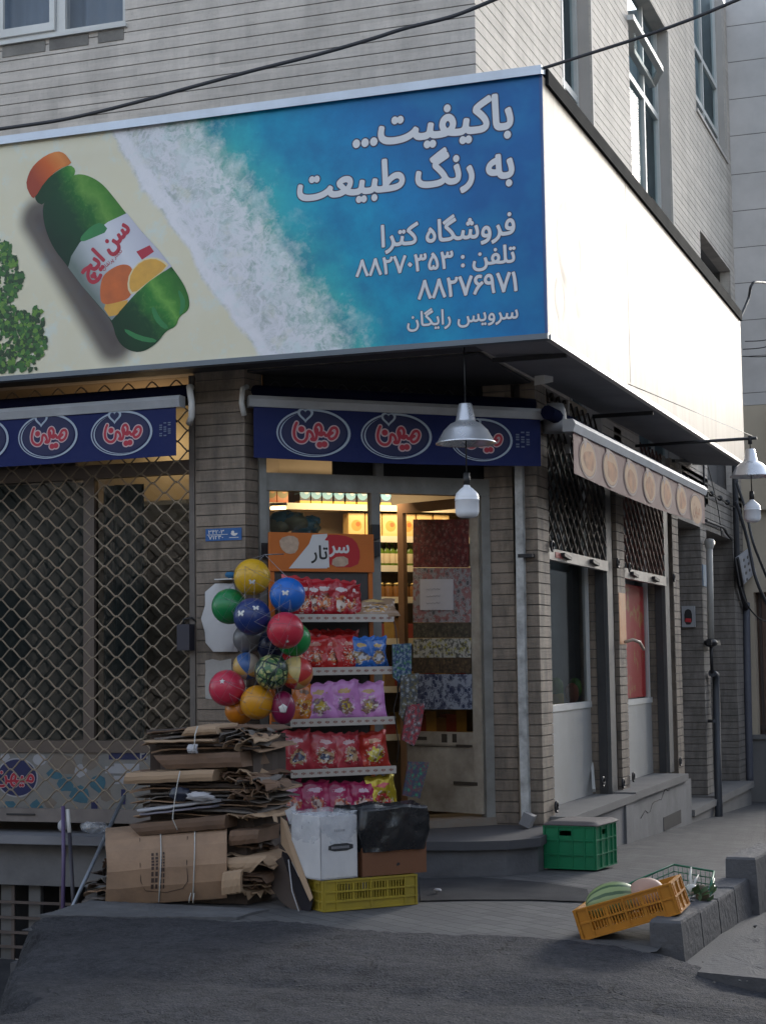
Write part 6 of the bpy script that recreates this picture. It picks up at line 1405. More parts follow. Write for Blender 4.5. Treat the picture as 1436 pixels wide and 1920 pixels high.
tag(tw.build('string',m_str),'white string tied down the front of the cardboard pile','string')
# filling behind so that the pile is solid
mb=sheet_mb(xz(285,1500,9.25)[0],xz(480,1500,9.25)[0],9.22,9.66,xz(300,1558,9.2)[1]-.02,xz(300,1372,9.2)[1]-xz(300,1558,9.2)[1],0,.004,77,.02); tag(mb.build('flattened_carton',m_cb[2]),PLAB,'carton',PGRP)
mb=sheet_mb(xz(215,1650,9.2)[0],xz(480,1650,9.2)[0],9.12,9.6,.004,xz(300,1575,9.2)[1]-.01,0,.004,78,.02); mb.build('core',m_cb[2],bale)
# leaning opened cartons
def slabq(mb,pts,th,mi=0):
    P=[Vector(p) for p in pts]; n=(P[1]-P[0]).cross(P[2]-P[0]).normalized()*th; k=len(P)
    mb.add(P+[p+n for p in P],[tuple(range(k-1,-1,-1)),tuple(range(k,2*k))]+[(i,(i+1)%k,k+(i+1)%k,k+i) for i in range(k)],mi)
lc=thing('opened_carton','opened carton with dark inside leaning against the white bagged carton','carton',tuple(PY(560,1715,8.99)))
mb=MB(); slabq(mb,[PY(507,1622,9.20),PY(529,1606,9.14),PY(559,1698,9.0),PY(573,1724,8.95),PY(528,1692,9.08),PY(497,1650,9.2)],.006,0); mb.build('flap',m_cb[2],lc)
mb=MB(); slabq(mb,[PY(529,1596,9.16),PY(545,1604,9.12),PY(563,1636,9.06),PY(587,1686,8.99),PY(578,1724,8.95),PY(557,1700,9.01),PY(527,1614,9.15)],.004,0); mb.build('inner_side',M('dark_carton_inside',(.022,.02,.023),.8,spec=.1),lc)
mb=MB(); slabq(mb,[PY(526,1531,9.17),PY(538,1540,9.16),PY(553,1590,9.08),PY(587,1683,8.97),PY(581,1690,8.97),PY(560,1642,9.03),PY(543,1606,9.10),PY(527,1582,9.15)],.007,0); mb.build('edge_flap',m_cb[4],lc)
mb=MB(); mb.tube([PY(541,1612,9.09),PY(548,1671,9.01),PY(563,1716,8.945)],.0035,4); mb.build('torn_edge',m_whb,lc)
l2=thing('opened_carton','brown carton with white sticker standing behind the dark leaning carton','carton',tuple(PY(550,1660,9.25)))
mb=MB(); slabq(mb,[PY(530,1560,9.22),PY(558,1535,9.24),PY(570,1640,9.2),PY(545,1640,9.2)],.006,0); b2=mb.build('panel',m_cb[1],l2)
mb=MB(); slabq(mb,[PY(534,1520,9.20),PY(552,1511,9.20),PY(559,1537,9.20),PY(543,1546,9.20)],.002,0); mb.build('label',M('white_label',(.5,.52,.56),.6),l2)
# ------------------------------------------------------------------ crates
def crate_wall(mb,L,h,t,ns,sl,ribs,mi=0):
    """wall in local x (0..L), z (0..h), thickness t inward (+y): rows of slots between rails; ribs proud on the outside"""
    e=L*.13; z0,z1=h*sl[0],h*sl[1]; zm=(z0+z1)/2
    mb.box(0,L,0,t,0,z0,mi); mb.box(0,L,0,t,z1,h,mi); mb.box(0,e,0,t,z0,z1,mi); mb.box(L-e,L,0,t,z0,z1,mi)
    mb.box(e,L-e,0,t,zm-h*.03,zm+h*.03,mi)
    G=4; gw=(L-2*e)/G
    for g in range(G):
        x0=e+g*gw
        if g: mb.box(x0-.008,x0+.008,0,t,z0,zm-h*.03,mi); mb.box(x0-.008,x0+.008,0,t,zm+h*.03,z1,mi)
        for k in range(1,ns):
            xx=x0+gw*k/ns
            mb.box(xx-.0035,xx+.0035,.001,t-.001,z0,zm-h*.03,mi); mb.box(xx-.0035,xx+.0035,.001,t-.001,zm+h*.03,z1,mi)
    for r in ribs: mb.box(-.002,L+.002,-.008,-.0003,h*r-.004,h*r+.004,mi)
    for x in(0.004,e,L*.5,L-e,L-.004): mb.box(x-.004,x+.004,-.0075,-.0004,.004,h-.004,mi)
def place(mb,src,O,X,Yv,Z):
    o=len(mb.v)
    for p in src.v: mb.v.append(O+X*p.x+Yv*p.y+Z*p.z)
    for f,mi,s in zip(src.f,src.m,src.sm): mb.f.append([i+o for i in f]); mb.m.append(mi); mb.sm.append(s)
def crate(name,lab,O,X,Yv,Z,w,d,h,mat,slots=True,ns=6,sl=(.34,.86),ribs=(.02,.3,.62,.97),grp=None,handle=False):
    c=thing(name,lab,'crate',tuple(O),grp); t=.012
    V=[(O,X,Yv,w),(O+X*w,Yv,-X,d),(O+X*w+Yv*d,-X,-Yv,w),(O+Yv*d,-Yv,X,d)]
    for k,(o_,x_,y_,L) in enumerate(V):
        s=MB()
        if slots: crate_wall(s,L,h,t,ns if k%2==0 else ns-2,sl,ribs)
        else:
            hz0,hz1=h*.76,h*.88; hx0,hx1=L*.30,L*.56
            s.box(0,L,0,t,0,hz0); s.box(0,L,0,t,hz1,h); s.box(0,hx0,0,t,hz0,hz1); s.box(hx1,L,0,t,hz0,hz1)
            for r in ribs: s.box(-.002,L+.002,-.009,-.0003,h*r-.004,h*r+.004)
            for x in(.005,L*.28,L*.56,L*.8,L-.005): s.box(x-.004,x+.004,-.0085,-.0004,.004,h-.004)
        m2=MB(); place(m2,s,o_,x_,y_,Z); m2.build('side',mat,c)
    s=MB(); s.box(.013,w-.013,.013,d-.013,.003,.012); m2=MB(); place(m2,s,O,X,Yv,Z); m2.build('bottom',mat,c)
    return c
O=PZ(608,1710,.004); B_=PZ(781,1695,.004); X=(B_-O); wY=X.length; X.normalize(); Yv=Vector((-X.y,X.x,0)); hY=PV(608,1652,(O.x,O.y),(B_.x,B_.y)).z-O.z
mY=M('olive_yellow_plastic',(.37,.28,.03),.45,.12,5,dirt=(.14,.11,.03),ds=5,da=.5)
crate('plastic_crate','olive yellow slotted crate under the bagged cartons',O,X,Yv,Vector((0,0,1)),wY,.36,hY,mY); YCO,YCX,YCY,YCH=O.copy(),X.copy(),Yv.copy(),hY
# white carton in a clear bag and brown carton in a black bag, both on the yellow crate
zc=O.z+hY+.004
A=PV(600,1643,(O.x,O.y),(B_.x,B_.y)); wcx=(PV(674,1643,(O.x,O.y),(B_.x,B_.y))-A).dot(X); hw=PV(640,1530,(O.x,O.y),(B_.x,B_.y)).z-zc
wc=thing('carton','white carton with black printed band inside a clear plastic bag on the yellow crate','carton',(A.x,A.y,zc))
m_wc=M('white_carton_board',(.60,.60,.61),.6,.07,6,dirt=(.3,.3,.33),ds=4,da=.4)
a45=X*math.cos(.12)+Yv*math.sin(.12); b45=Vector((-a45.y,a45.x,0)); A0=Vector((A.x,A.y,zc))+X*.005
mb=MB(); t=.006; wd_=.30
for (o_,x_,L) in((A0,a45,wcx),(A0+a45*wcx,b45,wd_),(A0+a45*wcx+b45*wd_,-a45,wcx),(A0+b45*wd_,-b45,wd_)):
    mb.wbox((o_.x,o_.y),((o_+x_*L).x,(o_+x_*L).y),zc,zc+hw,t)
mb.hexa([(p.x,p.y) for p in(A0,A0+a45*wcx,A0+a45*wcx+b45*wd_,A0+b45*wd_)],zc+.001,zc+.008)
cb_=mb.build('box',m_wc,wc)
mb=MB(); OA=A0+Vector((0,0,hw)); fU,fV=a45,Vector((0,0,1))
mb.flat(smooth([(.05,-hw*.56),(wcx*.88,-hw*.56),(wcx*.88,-hw*.44),(.05,-hw*.44)],1),OA,fU,fV,.002,0)
text_on(mb,'BRAND SHOP',OA+fU*.075+fV*(-hw*.418),fU,fV,wcx*.5,.003,.0,1.3,1,fa=False) if 0 else None
for k in range(9): mb.flat([(.07+k*.013,-hw*.52),(.079+k*.013,-hw*.52),(.079+k*.013,-hw*.48),(.07+k*.013,-hw*.48)],OA,fU,fV,.003,1)
for k in range(6): mb.flat([(.09+k*.012,-hw*.25),(.098+k*.012,-hw*.25),(.098+k*.012,-hw*.215),(.09+k*.012,-hw*.215)],OA,fU,fV,.002,1)
mb.build('carton_print',[M('black_carton_ink',(.03,.03,.035),.6),M('grey_carton_ink',(.22,.22,.24),.6)],cb_)
def lumpy_ring(mb,O,X,Y,w,d,z0,z1,out,amp,seed,fold=.05,mi=0,rows=14):
    R=[]; n=72
    for j in range(rows+1):
        s=j/rows; r=[]
        for i in range(n+1):
            t=2*math.pi*(i%n)/n; c,s_=math.cos(t),math.sin(t); k=1/max(abs(c),abs(s_))**.82
            nz=mnoise.noise(Vector((c*2.2+seed,s_*2.2,s*2.4)))+.6*mnoise.noise(Vector((c*6+seed,s_*6,s*7)))
            e=out+amp*nz+.01*math.sin(s*math.pi)
            if s<.86: e=max(.009,e)
            if s>.86: e-=fold*((s-.86)/.14)**1.5
            x=w/2+(w/2+e)*c*k*.93; y=d/2+(d/2+e)*s_*k*.93
            zz=z0+(z1-z0)*min(1,s/.86)+amp*(1.2 if s>.2 else .35)*mnoise.noise(Vector((c*1.6+seed,s_*1.6,4)))-(.09*((s-.86)/.14)**2 if s>.86 else 0)
            r.append(O+X*x+Y*y+Vector((0,0,zz)))
        R.append(r)
    mb.grid(R,mi,True)
mt,t,b=nm('clear_plastic_bag'); t.nodes.remove(b); out=t.nodes['Material Output']; tr=t.nodes.new('ShaderNodeBsdfTransparent'); tr.inputs[0].default_value=(.93,.94,.96,1); gl=t.nodes.new('ShaderNodeBsdfGlossy'); gl.inputs['Roughness'].default_value=.18; df_=t.nodes.new('ShaderNodeBsdfDiffuse'); df_.inputs[0].default_value=(.8,.82,.85,1)
nz_=noise_n(t,pos(t),14,4,.6); bn=t.nodes.new('ShaderNodeBump'); bn.inputs['Strength'].default_value=.9; bn.inputs['Distance'].default_value=.03; link(t,nz_,bn.inputs['Height']); link(t,bn.outputs[0],gl.inputs[0+2] if False else gl.inputs['Normal'])
m1=t.nodes.new('ShaderNodeMixShader'); m1.inputs[0].default_value=.22; link(t,gl.outputs[0],m1.inputs[2]); link(t,df_.outputs[0],m1.inputs[1]); m2_=t.nodes.new('ShaderNodeMixShader'); link(t,ramp(t,nz_,[(.35,.06),(.7,.4)]),m2_.inputs[0]); link(t,tr.outputs[0],m2_.inputs[1]); link(t,m1.outputs[0],m2_.inputs[2]); link(t,m2_.outputs[0],out.inputs[0]); m_clear=mt
mb=MB(); lumpy_ring(mb,A0,a45,b45,wcx,wd_,hw*.56,hw+.02,.014,.012,3.3,.05); mb.build('clear_bag',m_clear,wc)
A2=PV(683,1640,(O.x,O.y),(B_.x,B_.y)); wx=(PV(803,1640,(O.x,O.y),(B_.x,B_.y))-A2).dot(X); A2=Vector((A2.x,A2.y,zc))+Yv*.02
hb_=PV(740,1592,(O.x,O.y),(B_.x,B_.y)).z-zc; ht=PV(740,1512,(O.x,O.y),(B_.x,B_.y)).z-zc
bc_=thing('carton','brown carton lined with a black rubbish bag on the yellow crate','carton',tuple(A2))
mb=MB(); mb.hexa([(p.x,p.y) for p in(A2,A2+X*wx,A2+X*wx+Yv*.3,A2+Yv*.3)],zc,zc+hb_+.05)
cb2=mb.build('box',M('chestnut_carton',(.18,.075,.035),.7,.15,5,dirt=(.09,.04,.02),da=.4),bc_)
mb=MB(); mb.flat(smooth([(wx*.52,.045),(wx*.58,.05),(wx*.57,.065),(wx*.53,.062)],1),A2,X,Vector((0,0,1)),.002,0); mb.build('carton_print',m_blk,cb2)
mbag=M('black_bag_plastic',(.012,.013,.016),.28,.3,8,.5,18,spec=.6)
mb=MB(); lumpy_ring(mb,A2,X,Yv,wx,.3,hb_*.93,ht,.030,.018,8.1,.06); mb.build('black_bag',mbag,bc_)
# green crate with a cushion
gO=PZ(1021,1629,.0); gB=PZ(1116,1633,.0); X=(gB-gO); gw=X.length; X.normalize(); Yv=Vector((-X.y,X.x,0)); gh=PV(1020,1547,(gO.x,gO.y),(gB.x,gB.y)).z
mG=M('green_plastic',(.01,.20,.085),.4,.12,5,dirt=(.01,.09,.045),ds=5,da=.4); gO.z=.003
crate('plastic_crate','tall green crate with a cushion on top beside the doorstep',gO,X,Yv,Vector((0,0,1)),gw,.40,gh,mG,False,ribs=(.02,.33,.66,.97))
mb=MB(); R=[]
for j in range(13):
    r=[]
    for i in range(13):
        u,v=i/12*2-1,j/12*2-1; e=max(0,1-max(abs(u),abs(v))**6)**.4; r.append(gO+X*(gw*(.5+u*.535)+.01)+Yv*(.2+v*.215)+Vector((0,0,gh+.003+.022*e+.004*mnoise.noise(Vector((u*2,v*2,1))))))
    R.append(r)
mb.grid(R,0); mb.grid([[Vector((p.x,p.y,gh+.002)) for p in r] for r in R],0,True,True); mb.grid([[Vector((p.x,p.y,gh+.002)) for p in R[0]],R[0]],0); mb.grid([[r[-1] for r in R],[Vector((r[-1].x,r[-1].y,gh+.002)) for r in R]],0,False,True)
tag(mb.build('cushion',M('grey_brown_cushion',(.10,.088,.088),.8,.2,9,.2,60)),'flat grey brown cushion lying on the green crate','cushion')
# tilted orange crate with melons, propped on the kerb
oO=PZ(1093,1764,-.008); oB=PY(1273,1713,oO.y+.02); X=(oB-oO); ow=X.length; X.normalize(); Yv=Vector((-X.y,X.x,0)).normalized(); Z=X.cross(Yv).normalized()
oh=.150
mO=M('orange_plastic',(.50,.20,.015),.45,.12,5,dirt=(.2,.09,.015),ds=5,da=.5)
crate('plastic_crate','tilted orange crate of melons propped up on the kerb',oO,X,Yv,Z,ow,.34,oh,mO,True,6,(.22,.84),(.02,.53,.97))
mt,t,b=nm('watermelon_rind'); p=pos(t,local=True); x,y,z=sep(t,p)
w_=mth(t,'ADD',mth(t,'MULTIPLY',mth(t,'ARCTAN2',y,z),13.0),mth(t,'MULTIPLY',mth(t,'SUBTRACT',noise_n(t,p,14,4,.6),.5),2.2)); c=mixc(t,ramp(t,mth(t,'SINE',w_),[(.2,0),(.6,.85)]),(.24,.31,.13),(.012,.055,.02)); c=mixc(t,ramp(t,x,[(.06,0),(.13,.6)]),c,(.45,.47,.28)); link(t,c,b.inputs['Base Color']); b.inputs['Roughness'].default_value=.4
def fruit(name,lab,cat,lx,ly,lz,r,sq,mat,par=None):
    mb=MB(); mb.sphere((0,0,0),r,0,28,18,sq); o=mb.build(name,mat,None,True); P_=oO+X*lx+Yv*ly+Z*lz; o.location=P_; o.rotation_euler=(.2,-.22,.15+math.atan2(X.y,X.x)); tag(o,lab,cat)
fruit('watermelon','striped green watermelon in the low end of the orange crate','watermelon',ow*.34,.15,.13,.092,(1.45,1,1),mt)
fruit('melon','pale pinkish melon in the middle of the orange crate','melon',ow*.68,.17,.112,.082,(1.15,1,1),M('pinkish_melon_rind',(.40,.25,.19),.6,.12,16,.2,60))
fruit('melon','dark green melon hidden low behind the pinkish one in the crate','melon',ow*.84,.2,.075,.06,(1.1,1,1),M('dark_melon_rind',(.05,.10,.04),.5,.2))
# green wire basket with vegetables behind it
gb=thing('wire_basket','green wire basket of vegetables lying behind the orange crate','basket',tuple(PY(1255,1690,9.2)))
mb=MB(); C=[PY(1172,1660,9.25),PY(1262,1621,9.45),PY(1338,1634,9.45),PY(1330,1668,9.25)]
for a,b_ in zip(C,C[1:]+C[:1]):
    mb.tube([a,b_],.006,6); lo=Vector((0,0,-.09)); mb.tube([a+lo*.8,b_+lo*.8],.003,5); mb.tube([a+lo*.4,b_+lo*.4],.003,5)
    for k in range(9): q=a.lerp(b_,k/9); mb.tube([q,q+lo+Vector((0,.01,0))],.002,4)
for k in range(8): mb.tube([C[0].lerp(C[3],k/8)+lo,C[1].lerp(C[2],k/8)+lo],.002,4)
mb.build('wire',M('green_coated_wire',(.02,.13,.07),.4),gb)
mb=MB(); mb.sphere(PY(1296,1668,9.15),.032,0,18,12,(1,.9,.9)); mb.tube([PY(1297,1664,9.15),PY(1293,1645,9.2),PY(1295,1626,9.25)],[.010,.008,.004],6,0); mb.tube([PY(1300,1664,9.15),PY(1303,1650,9.2),PY(1309,1640,9.25)],[.010,.007,.003],6,0); tag(mb.build('radish',M('white_radish',(.48,.48,.44),.5,.1)),'white radish with stalks at the right end of the wire basket','vegetable')
mb=MB(); mb.sphere(PY(1316,1676,9.12),.045,0,18,12,(.8,.8,1.0),lambda d: 1+.2*mnoise.noise(d*3)); tag(mb.build('root_vegetable',M('brown_root',(.10,.08,.05),.8,.3,20,.4,60)),'brown root vegetable right of the white radish','vegetable')
mb=MB()
for k in range(16):
    a=PY(1300+rr.uniform(-12,34),1682+rr.uniform(-10,14),9.08); d=Vector((rr.uniform(-1,1),rr.uniform(-.6,.2),rr.uniform(.2,1))).normalized(); s=Vector((rr.uniform(-1,1),rr.uniform(-1,1),0)).normalized(); mb.add([a,a+d*.03+s*.018,a+d*.06,a+d*.03-s*.018],[(0,1,2,3)])
tag(mb.build('greens',M('dark_leaf_greens',(.06,.11,.045),.6,.3)),'dark leafy greens heaped below the white radish','vegetable')
# ------------------------------------------------------------------ pendant lamps
m_alu=M('spun_aluminium',(.74,.76,.79),.28,.04,4,metal=.75); m_bulbw=M('opal_bulb_plastic',(.80,.82,.86),.35,.03,6,spec=.5); m_cord=M('black_cord',(.015,.015,.015),.5)
def lamp(lab,base,zt_,s,cordtop,drop):
    """base = plan point; zt_ = top of the shade; s = scale 1 = .366 m wide"""
    l=thing('pendant_lamp',lab,'lamp',(base[0],base[1],zt_)); c=Vector((base[0],base[1],zt_)); k=s
    mb=MB(); mb.lathe([(.0,.0),(.036*k,0),(.040*k,-.004*k),(.060*k,-.105*k),(.066*k,-.112*k),(.095*k,-.125*k),(.135*k,-.165*k),(.172*k,-.232*k),(.183*k,-.240*k),(.183*k,-.247*k),(.170*k,-.243*k),(.130*k,-.172*k),(.09*k,-.135*k),(.05*k,-.12*k)],c,48); mb.build('lamp_shade',m_alu,l)
    mb=MB(); mb.tube([c+Vector((0,0,-.12*k)),c+Vector((0,0,-drop))],.005,6); mb.tube([cordtop,c+Vector((0,0,.0))],.005,6); mb.build('cord',m_cord,l)
    b=c+Vector((0,0,-drop)); mb=MB(); mb.lathe([(0,.035*k),(.019*k,.033*k),(.022*k,-.005*k),(.022*k,-.04*k),(0,-.041*k)],b,20); mb.build('socket',m_cord,l)
    mb=MB(); mb.lathe([(.018*k,-.041*k),(.022*k,-.052*k),(.040*k,-.066*k),(.066*k,-.092*k),(.0725*k,-.115*k),(.0725*k,-.128*k),(.0750*k,-.130*k),(.0750*k,-.134*k),(.0725*k,-.136*k),(.0725*k,-.205*k),(.064*k,-.228*k),(.045*k,-.240*k),(0,-.244*k)],b,36); mb.build('bulb',m_bulbw,l)
    return l
t_=PZ(870,651,zbm); lx,ly=t_.x,t_.y
zt1_=PY(870,757,ly).z; zs_1=PY(871,897,ly).z
lamp('aluminium pendant lamp with white bulb below, hanging in front of the shop door',(lx,ly),zt1_,1.0,Vector((lx,ly,zbm+.02)),zt1_-zs_1)
y2=15.2; c2=PY(1405,822,y2); zt2_=PY(1404,842,y2).z
l2=lamp('aluminium pendant lamp on a steel arm over the side street',(c2.x,y2),zt2_,.98,Vector((c2.x,y2,c2.z)),zt2_-PY(1408,928,y2).z)
mb=MB(); mb.tube([(XW+.0,y2,c2.z-.01),(c2.x+.06,y2,c2.z)],.014,8); mb.tube([(c2.x,y2,c2.z+.02),(c2.x,y2,c2.z-.05)],.018,8); mb.build('arm',m_blk,l2)
mb=MB(); mb.tube([(XS+.02,12.2,zbm+.04),(c2.x+.02,y2,c2.z+.02)],.003,4); mb.build('stay_wire',m_cord,l2)
# ------------------------------------------------------------------ overhead cables and wires
def cable(lab,pts,r,mat=m_cord): 
    P=[]; 
    for i in range(len(pts)-1):
        p0=pts[max(i-1,0)];p1=pts[i];p2=pts[i+1];p3=pts[min(i+2,len(pts)-1)]
        for k in range(8):
            t=k/8; P.append(.5*((2*p1)+(p2-p0)*t+(2*p0-5*p1+4*p2-p3)*t*t+(3*p1-p0-3*p2+p3)*t**3))
    P.append(pts[-1]); mb=MB(); mb.tube(P,r,8); return tag(mb.build('cable',mat),lab,'cable')
m_cab=M('grey_black_cable',(.035,.036,.042),.55,.2)
cable('thick dark cable sagging across the front wall above the billboard',[PY(x,y,9.55) for x,y in((-90,256),(0,242),(120,224),(240,196),(361,163),(480,131),(600,101),(700,72),(760,53),(850,30),(930,-2),(1000,-30))],.0125,m_cab)
cable('dark cable running up from the billboard corner to the top right',[Vector((XS,YSG+.02,zt+.005)),PY(1100,102,9.9),PY(1200,70,9.8),PY(1300,34,9.7),PY(1400,-8,9.6),PY(1500,-50,9.5)],.0105,m_cab)
cable('cable looping from the far end of the billboard to the right',[Vector((XS,YRs,zt-.05)),PX(1402,560,XS+.05),PX(1408,535,XS+.1),PX(1425,529,XS+.15),PX(1500,540,XS+.3)],.014,m_cab)
for k,(a,b) in enumerate((((1392,655),(1436,640)),((1392,668),(1436,662)),((1396,640),(1436,628)))):
    p=PY(a[0],a[1],21.3);q=PY(b[0]+40,b[1]-6,21.0); cable('thin wires drooping against the grey neighbour wall',[p,(p+q)/2-Vector((0,0,.04)),q],.006)['group']='thin wires against the neighbour wall'
yB=20.5
cable('bundle of dark cables dropping down the far pier',[PX(1376,845,XW+.06),PX(1378,930,XW+.06),PX(1380,1010,XW+.06),PX(1384,1080,XW+.06),PX(1398,1140,XW+.05)],.035,m_cab)
cable('cable slanting from the far pier to the neighbour door',[PX(1379,940,XW+.1),PX(1400,1010,XW+.2),PX(1415,1080,XW+.3),PX(1436,1130,XW+.4),PX(1460,1165,XW+.5)],.02,m_cab)
cable('upper cable slanting from the lamp toward the neighbour',[PX(1380,905,XW+.1),PX(1398,960,XW+.2),PX(1412,1020,XW+.3),PX(1440,1090,XW+.4)],.016,m_cab)
cable('thin cable looping below the perforated panel',[PX(1384,1090,XW+.06),PX(1398,1130,XW+.15),PX(1420,1158,XW+.25),PX(1445,1168,XW+.35)],.009)
cable('string of small dark bulbs looping along the lintel beyond the awning',[PX(1319,915,XW+.05),PX(1333,928,XW+.05),PX(1350,936,XW+.05),PX(1366,946,XW+.05),PX(1378,952,XW+.05)],.008)
cable('dark cable hanging across the lintel end',[PX(1322,976,XW+.04),PX(1345,985,XW+.04),PX(1356,990,XW+.04),PX(1362,1000,XW+.04),PX(1372,1012,XW+.04)],.016,m_cab)
cable('long thin wire drooping down the entrance lintel',[PX(1325,868,XW+.03),PX(1340,930,XW+.03),PX(1347,965,XW+.03),PX(1352,1005,XW+.03)],.005)
mb=MB()
for x,y in((1320,918),(1333,926),(1349,934),(1363,942)): mb.sphere(PX(x,y,XW+.05),.032,0,10,8)
tag(mb.build('bulb_string',m_blk),'row of little dark bulbs on the lintel cable','bulbs')
mb=MB(); mb.box(XW+.0,XW+.02,y2+.6,y2+.62,PX(1250,862,XW).z,PX(1250,858,XW).z)
a=PX(1262,864,XW+.02);b=PX(1318,864,XW+.02); mb.bar(a,b,.03); mb.tube([b,b-Vector((0,0,.5))],.012,6); tag(mb.build('steel_bracket',m_blk),'black steel bracket on the side wall behind the long awning','bracket')
# small dark speaker, siren box and light box under the billboard corner
c=PX(1019,700,XW+.12); sp=thing('siren_box','pale tilted siren box under the billboard corner','siren',tuple(c))
mb=MB(); ax_=Vector((.02,.05,.015)); mb.obox(c,(.02,.045,.012),(.04,-.02,0),(.005,-.01,.07)); mb.build('body',m_white,sp); mb=MB(); mb.tube([c+Vector((0,0,.06)),c+Vector((-.02,.02,.13)),c+Vector((-.06,.05,.17))],.008,5); mb.tube([c+Vector((.02,0,.07)),c+Vector((.03,.02,.16))],.008,5); mb.build('bracket',m_blk,sp)
c=PX(1040,784,XW+.14); sp=thing('outdoor_speaker','dull grey horn speaker at the left end of the side awning','speaker',tuple(c))
mb=MB(); mb.lathe([(0,.1),(.06,.1),(.075,.06),(.085,-.05),(.09,-.1),(.07,-.1),(.0,-.06)],c,20); mb.build('body',M('grey_speaker_plastic',(.22,.22,.23),.5),sp); mb=MB(); mb.tube([c,c+Vector((-.14,.03,.05))],.012,5); mb.build('bracket',m_blk,sp)
# ------------------------------------------------------------------ things on the pillars
mb=MB(); yq=YP-.03; a=PY(967,880,yq); b_=PY(985,880,yq); 
dp=thing('downpipe','chipped white painted rainwater channel beside the shop door','downpipe',tuple(PY(980,1530,yq)))
pts=[(969,870),(971,1000),(974,1200),(977,1350),(980,1460),(982,1532)]
R=[]
m_dp=M('chipped_white_paint',(.62,.63,.62),.5,.1,7,dirt=(.12,.115,.11),ds=9,da=.75)
F=[];
for (x,y) in pts:
    p=PY(x-5,y,yq-.03);q=PY(x+9,y,yq-.03); F.append([Vector((p.x,YP+.05,p.z)),p,q,Vector((q.x,YP+.02,q.z))])
mb.grid(F,0,False,True); mb.build('channel',m_dp,dp)
mb=MB(); z=PY(980,1042,yq).z; p=PY(972,1042,yq-.033); q=PY(998,1042,yq-.033); mb.box(p.x-.005,q.x,p.y-.004,YP-.001,p.z-.012,p.z+.012); mb.build('clamp',m_blk,dp)
mb=MB(); c=PY(989,1537,11.55); mb.obox(c,(.035,0,-.015),(0,.04,0),(.018,0,.04)); mb.build('boot',M('grey_outlet',(.22,.22,.23),.5),dp)
np_=thing('number_plate','blue enamel plate with white numbers on the pillar left of the door','plate',tuple(PY(420,1002,YW)))
yn=YW-.006; a=PY(386,1015,yn);b=PY(453,989,yn)
mb=MB(); mb.box(a.x,b.x,yn,YW-.0005,a.z,b.z); pl_b=mb.build('plate',M('blue_enamel',(.012,.09,.28),.35,.1),np_)
mb=MB(); w_=b.x-a.x; h_=b.z-a.z; O=Vector((a.x,yn,a.z))
text_on(mb,'۳۴۲۰۳',O+U_*w_*.08+V_*h_*.58,U_,V_,w_*.44,.001,.012,.72,0); text_on(mb,'۷۱۲۴۰',O+U_*w_*.08+V_*h_*.13,U_,V_,w_*.41,.001,.012,.72,0)
mb.flat([(w_*.8+w_*.1*math.cos(t),h_*.62+h_*.26*math.sin(t)) for t in [math.pi+.2+i*(math.pi-.4)/12 for i in range(13)]],O,U_,V_,.001,0); mb.flat(ellipse(w_*.76,h_*.66,w_*.045,h_*.12,12),O,U_,V_,.0008,0)
for yy in(.48,.5): mb.flat([(w_*.04,h_*yy),(w_*.62,h_*yy),(w_*.62,h_*(yy+.02)),(w_*.04,h_*(yy+.02))],O,U_,V_,.0007,0)
mb.flat([(w_*.66,h_*.2),(w_*.92,h_*.2),(w_*.92,h_*.25),(w_*.66,h_*.25)],O,U_,V_,.0008,0); mb.build('lettering',m_wpr,pl_b)
# white bag and torn notice hanging on the pillar behind the balls
mb=MB(); R=[]; yb=YW-.03
outl=[(400,1094,432,1094),(388,1110,446,1108),(382,1135,450,1130),(380,1160,452,1155),(382,1185,450,1180),(388,1205,446,1205),(398,1222,440,1222)]
for i,(x0,y0,x1,y1) in enumerate(outl):
    r=[]
    for k in range(9):
        t=k/8; p=PY(x0+(x1-x0)*t+2*math.sin(i*3+k)+(3.5*math.cos(i*3.14) if k in(0,8) else 0),y0+(y1-y0)*t,yb-.03*math.sin(math.pi*t)+.012*mnoise.noise(Vector((t*4,i*.9,2)))); r.append(p)
    R.append(r)
mb.grid(R,0,True,True); mb.grid([[p+Vector((0,.015,0)) for p in r] for r in R],0,True)
tag(mb.build('plastic_bag',M('milky_plastic',(.46,.46,.47),.4,.08,9,.4,14)),'milky white plastic bag hung on the pillar behind the green ball','plastic bag')
mb=MB(); rr=random.Random(8); P=[PY(x+rr.uniform(-2,2),y+rr.uniform(-2,2),YW-.004) for x,y in((386,1237),(400,1235),(415,1240),(432,1236),(434,1262),(431,1290),(432,1310),(410,1308),(398,1312),(386,1308),(385,1280),(387,1255))]
mb.add(P+[p+Vector((0,.003,0)) for p in P],[tuple(range(11,-1,-1)),tuple(range(12,24))]+[(i,(i+1)%12,12+(i+1)%12,12+i) for i in range(12)]); tag(mb.build('paper_notice',M('torn_pale_paper',(.40,.39,.37),.8,.15,12,dirt=(.22,.2,.18),ds=8)),'torn blank paper notice pasted on the pillar behind the rose ball','notice')
mb=MB(); p=PY(407,1086,YW-.05); q=PY(440,1084,YW-.05); mb.box(p.x,q.x,YW-.09,YW-.001,p.z-.006,p.z); tag(mb.build('wall_shelf',m_white),'tiny white shelf bracket on the pillar left of the yellow ball','shelf')
mb=MB(); mb.sphere(PY(432,1078,YW-.05),.028,0,14,10,(1.3,.8,.7),lambda d:1+.3*mnoise.noise(d*3)); tag(mb.build('cloth_knot',M('blue_rag',(.02,.12,.25),.7)),'small blue rag knot on the tiny pillar shelf','rag')
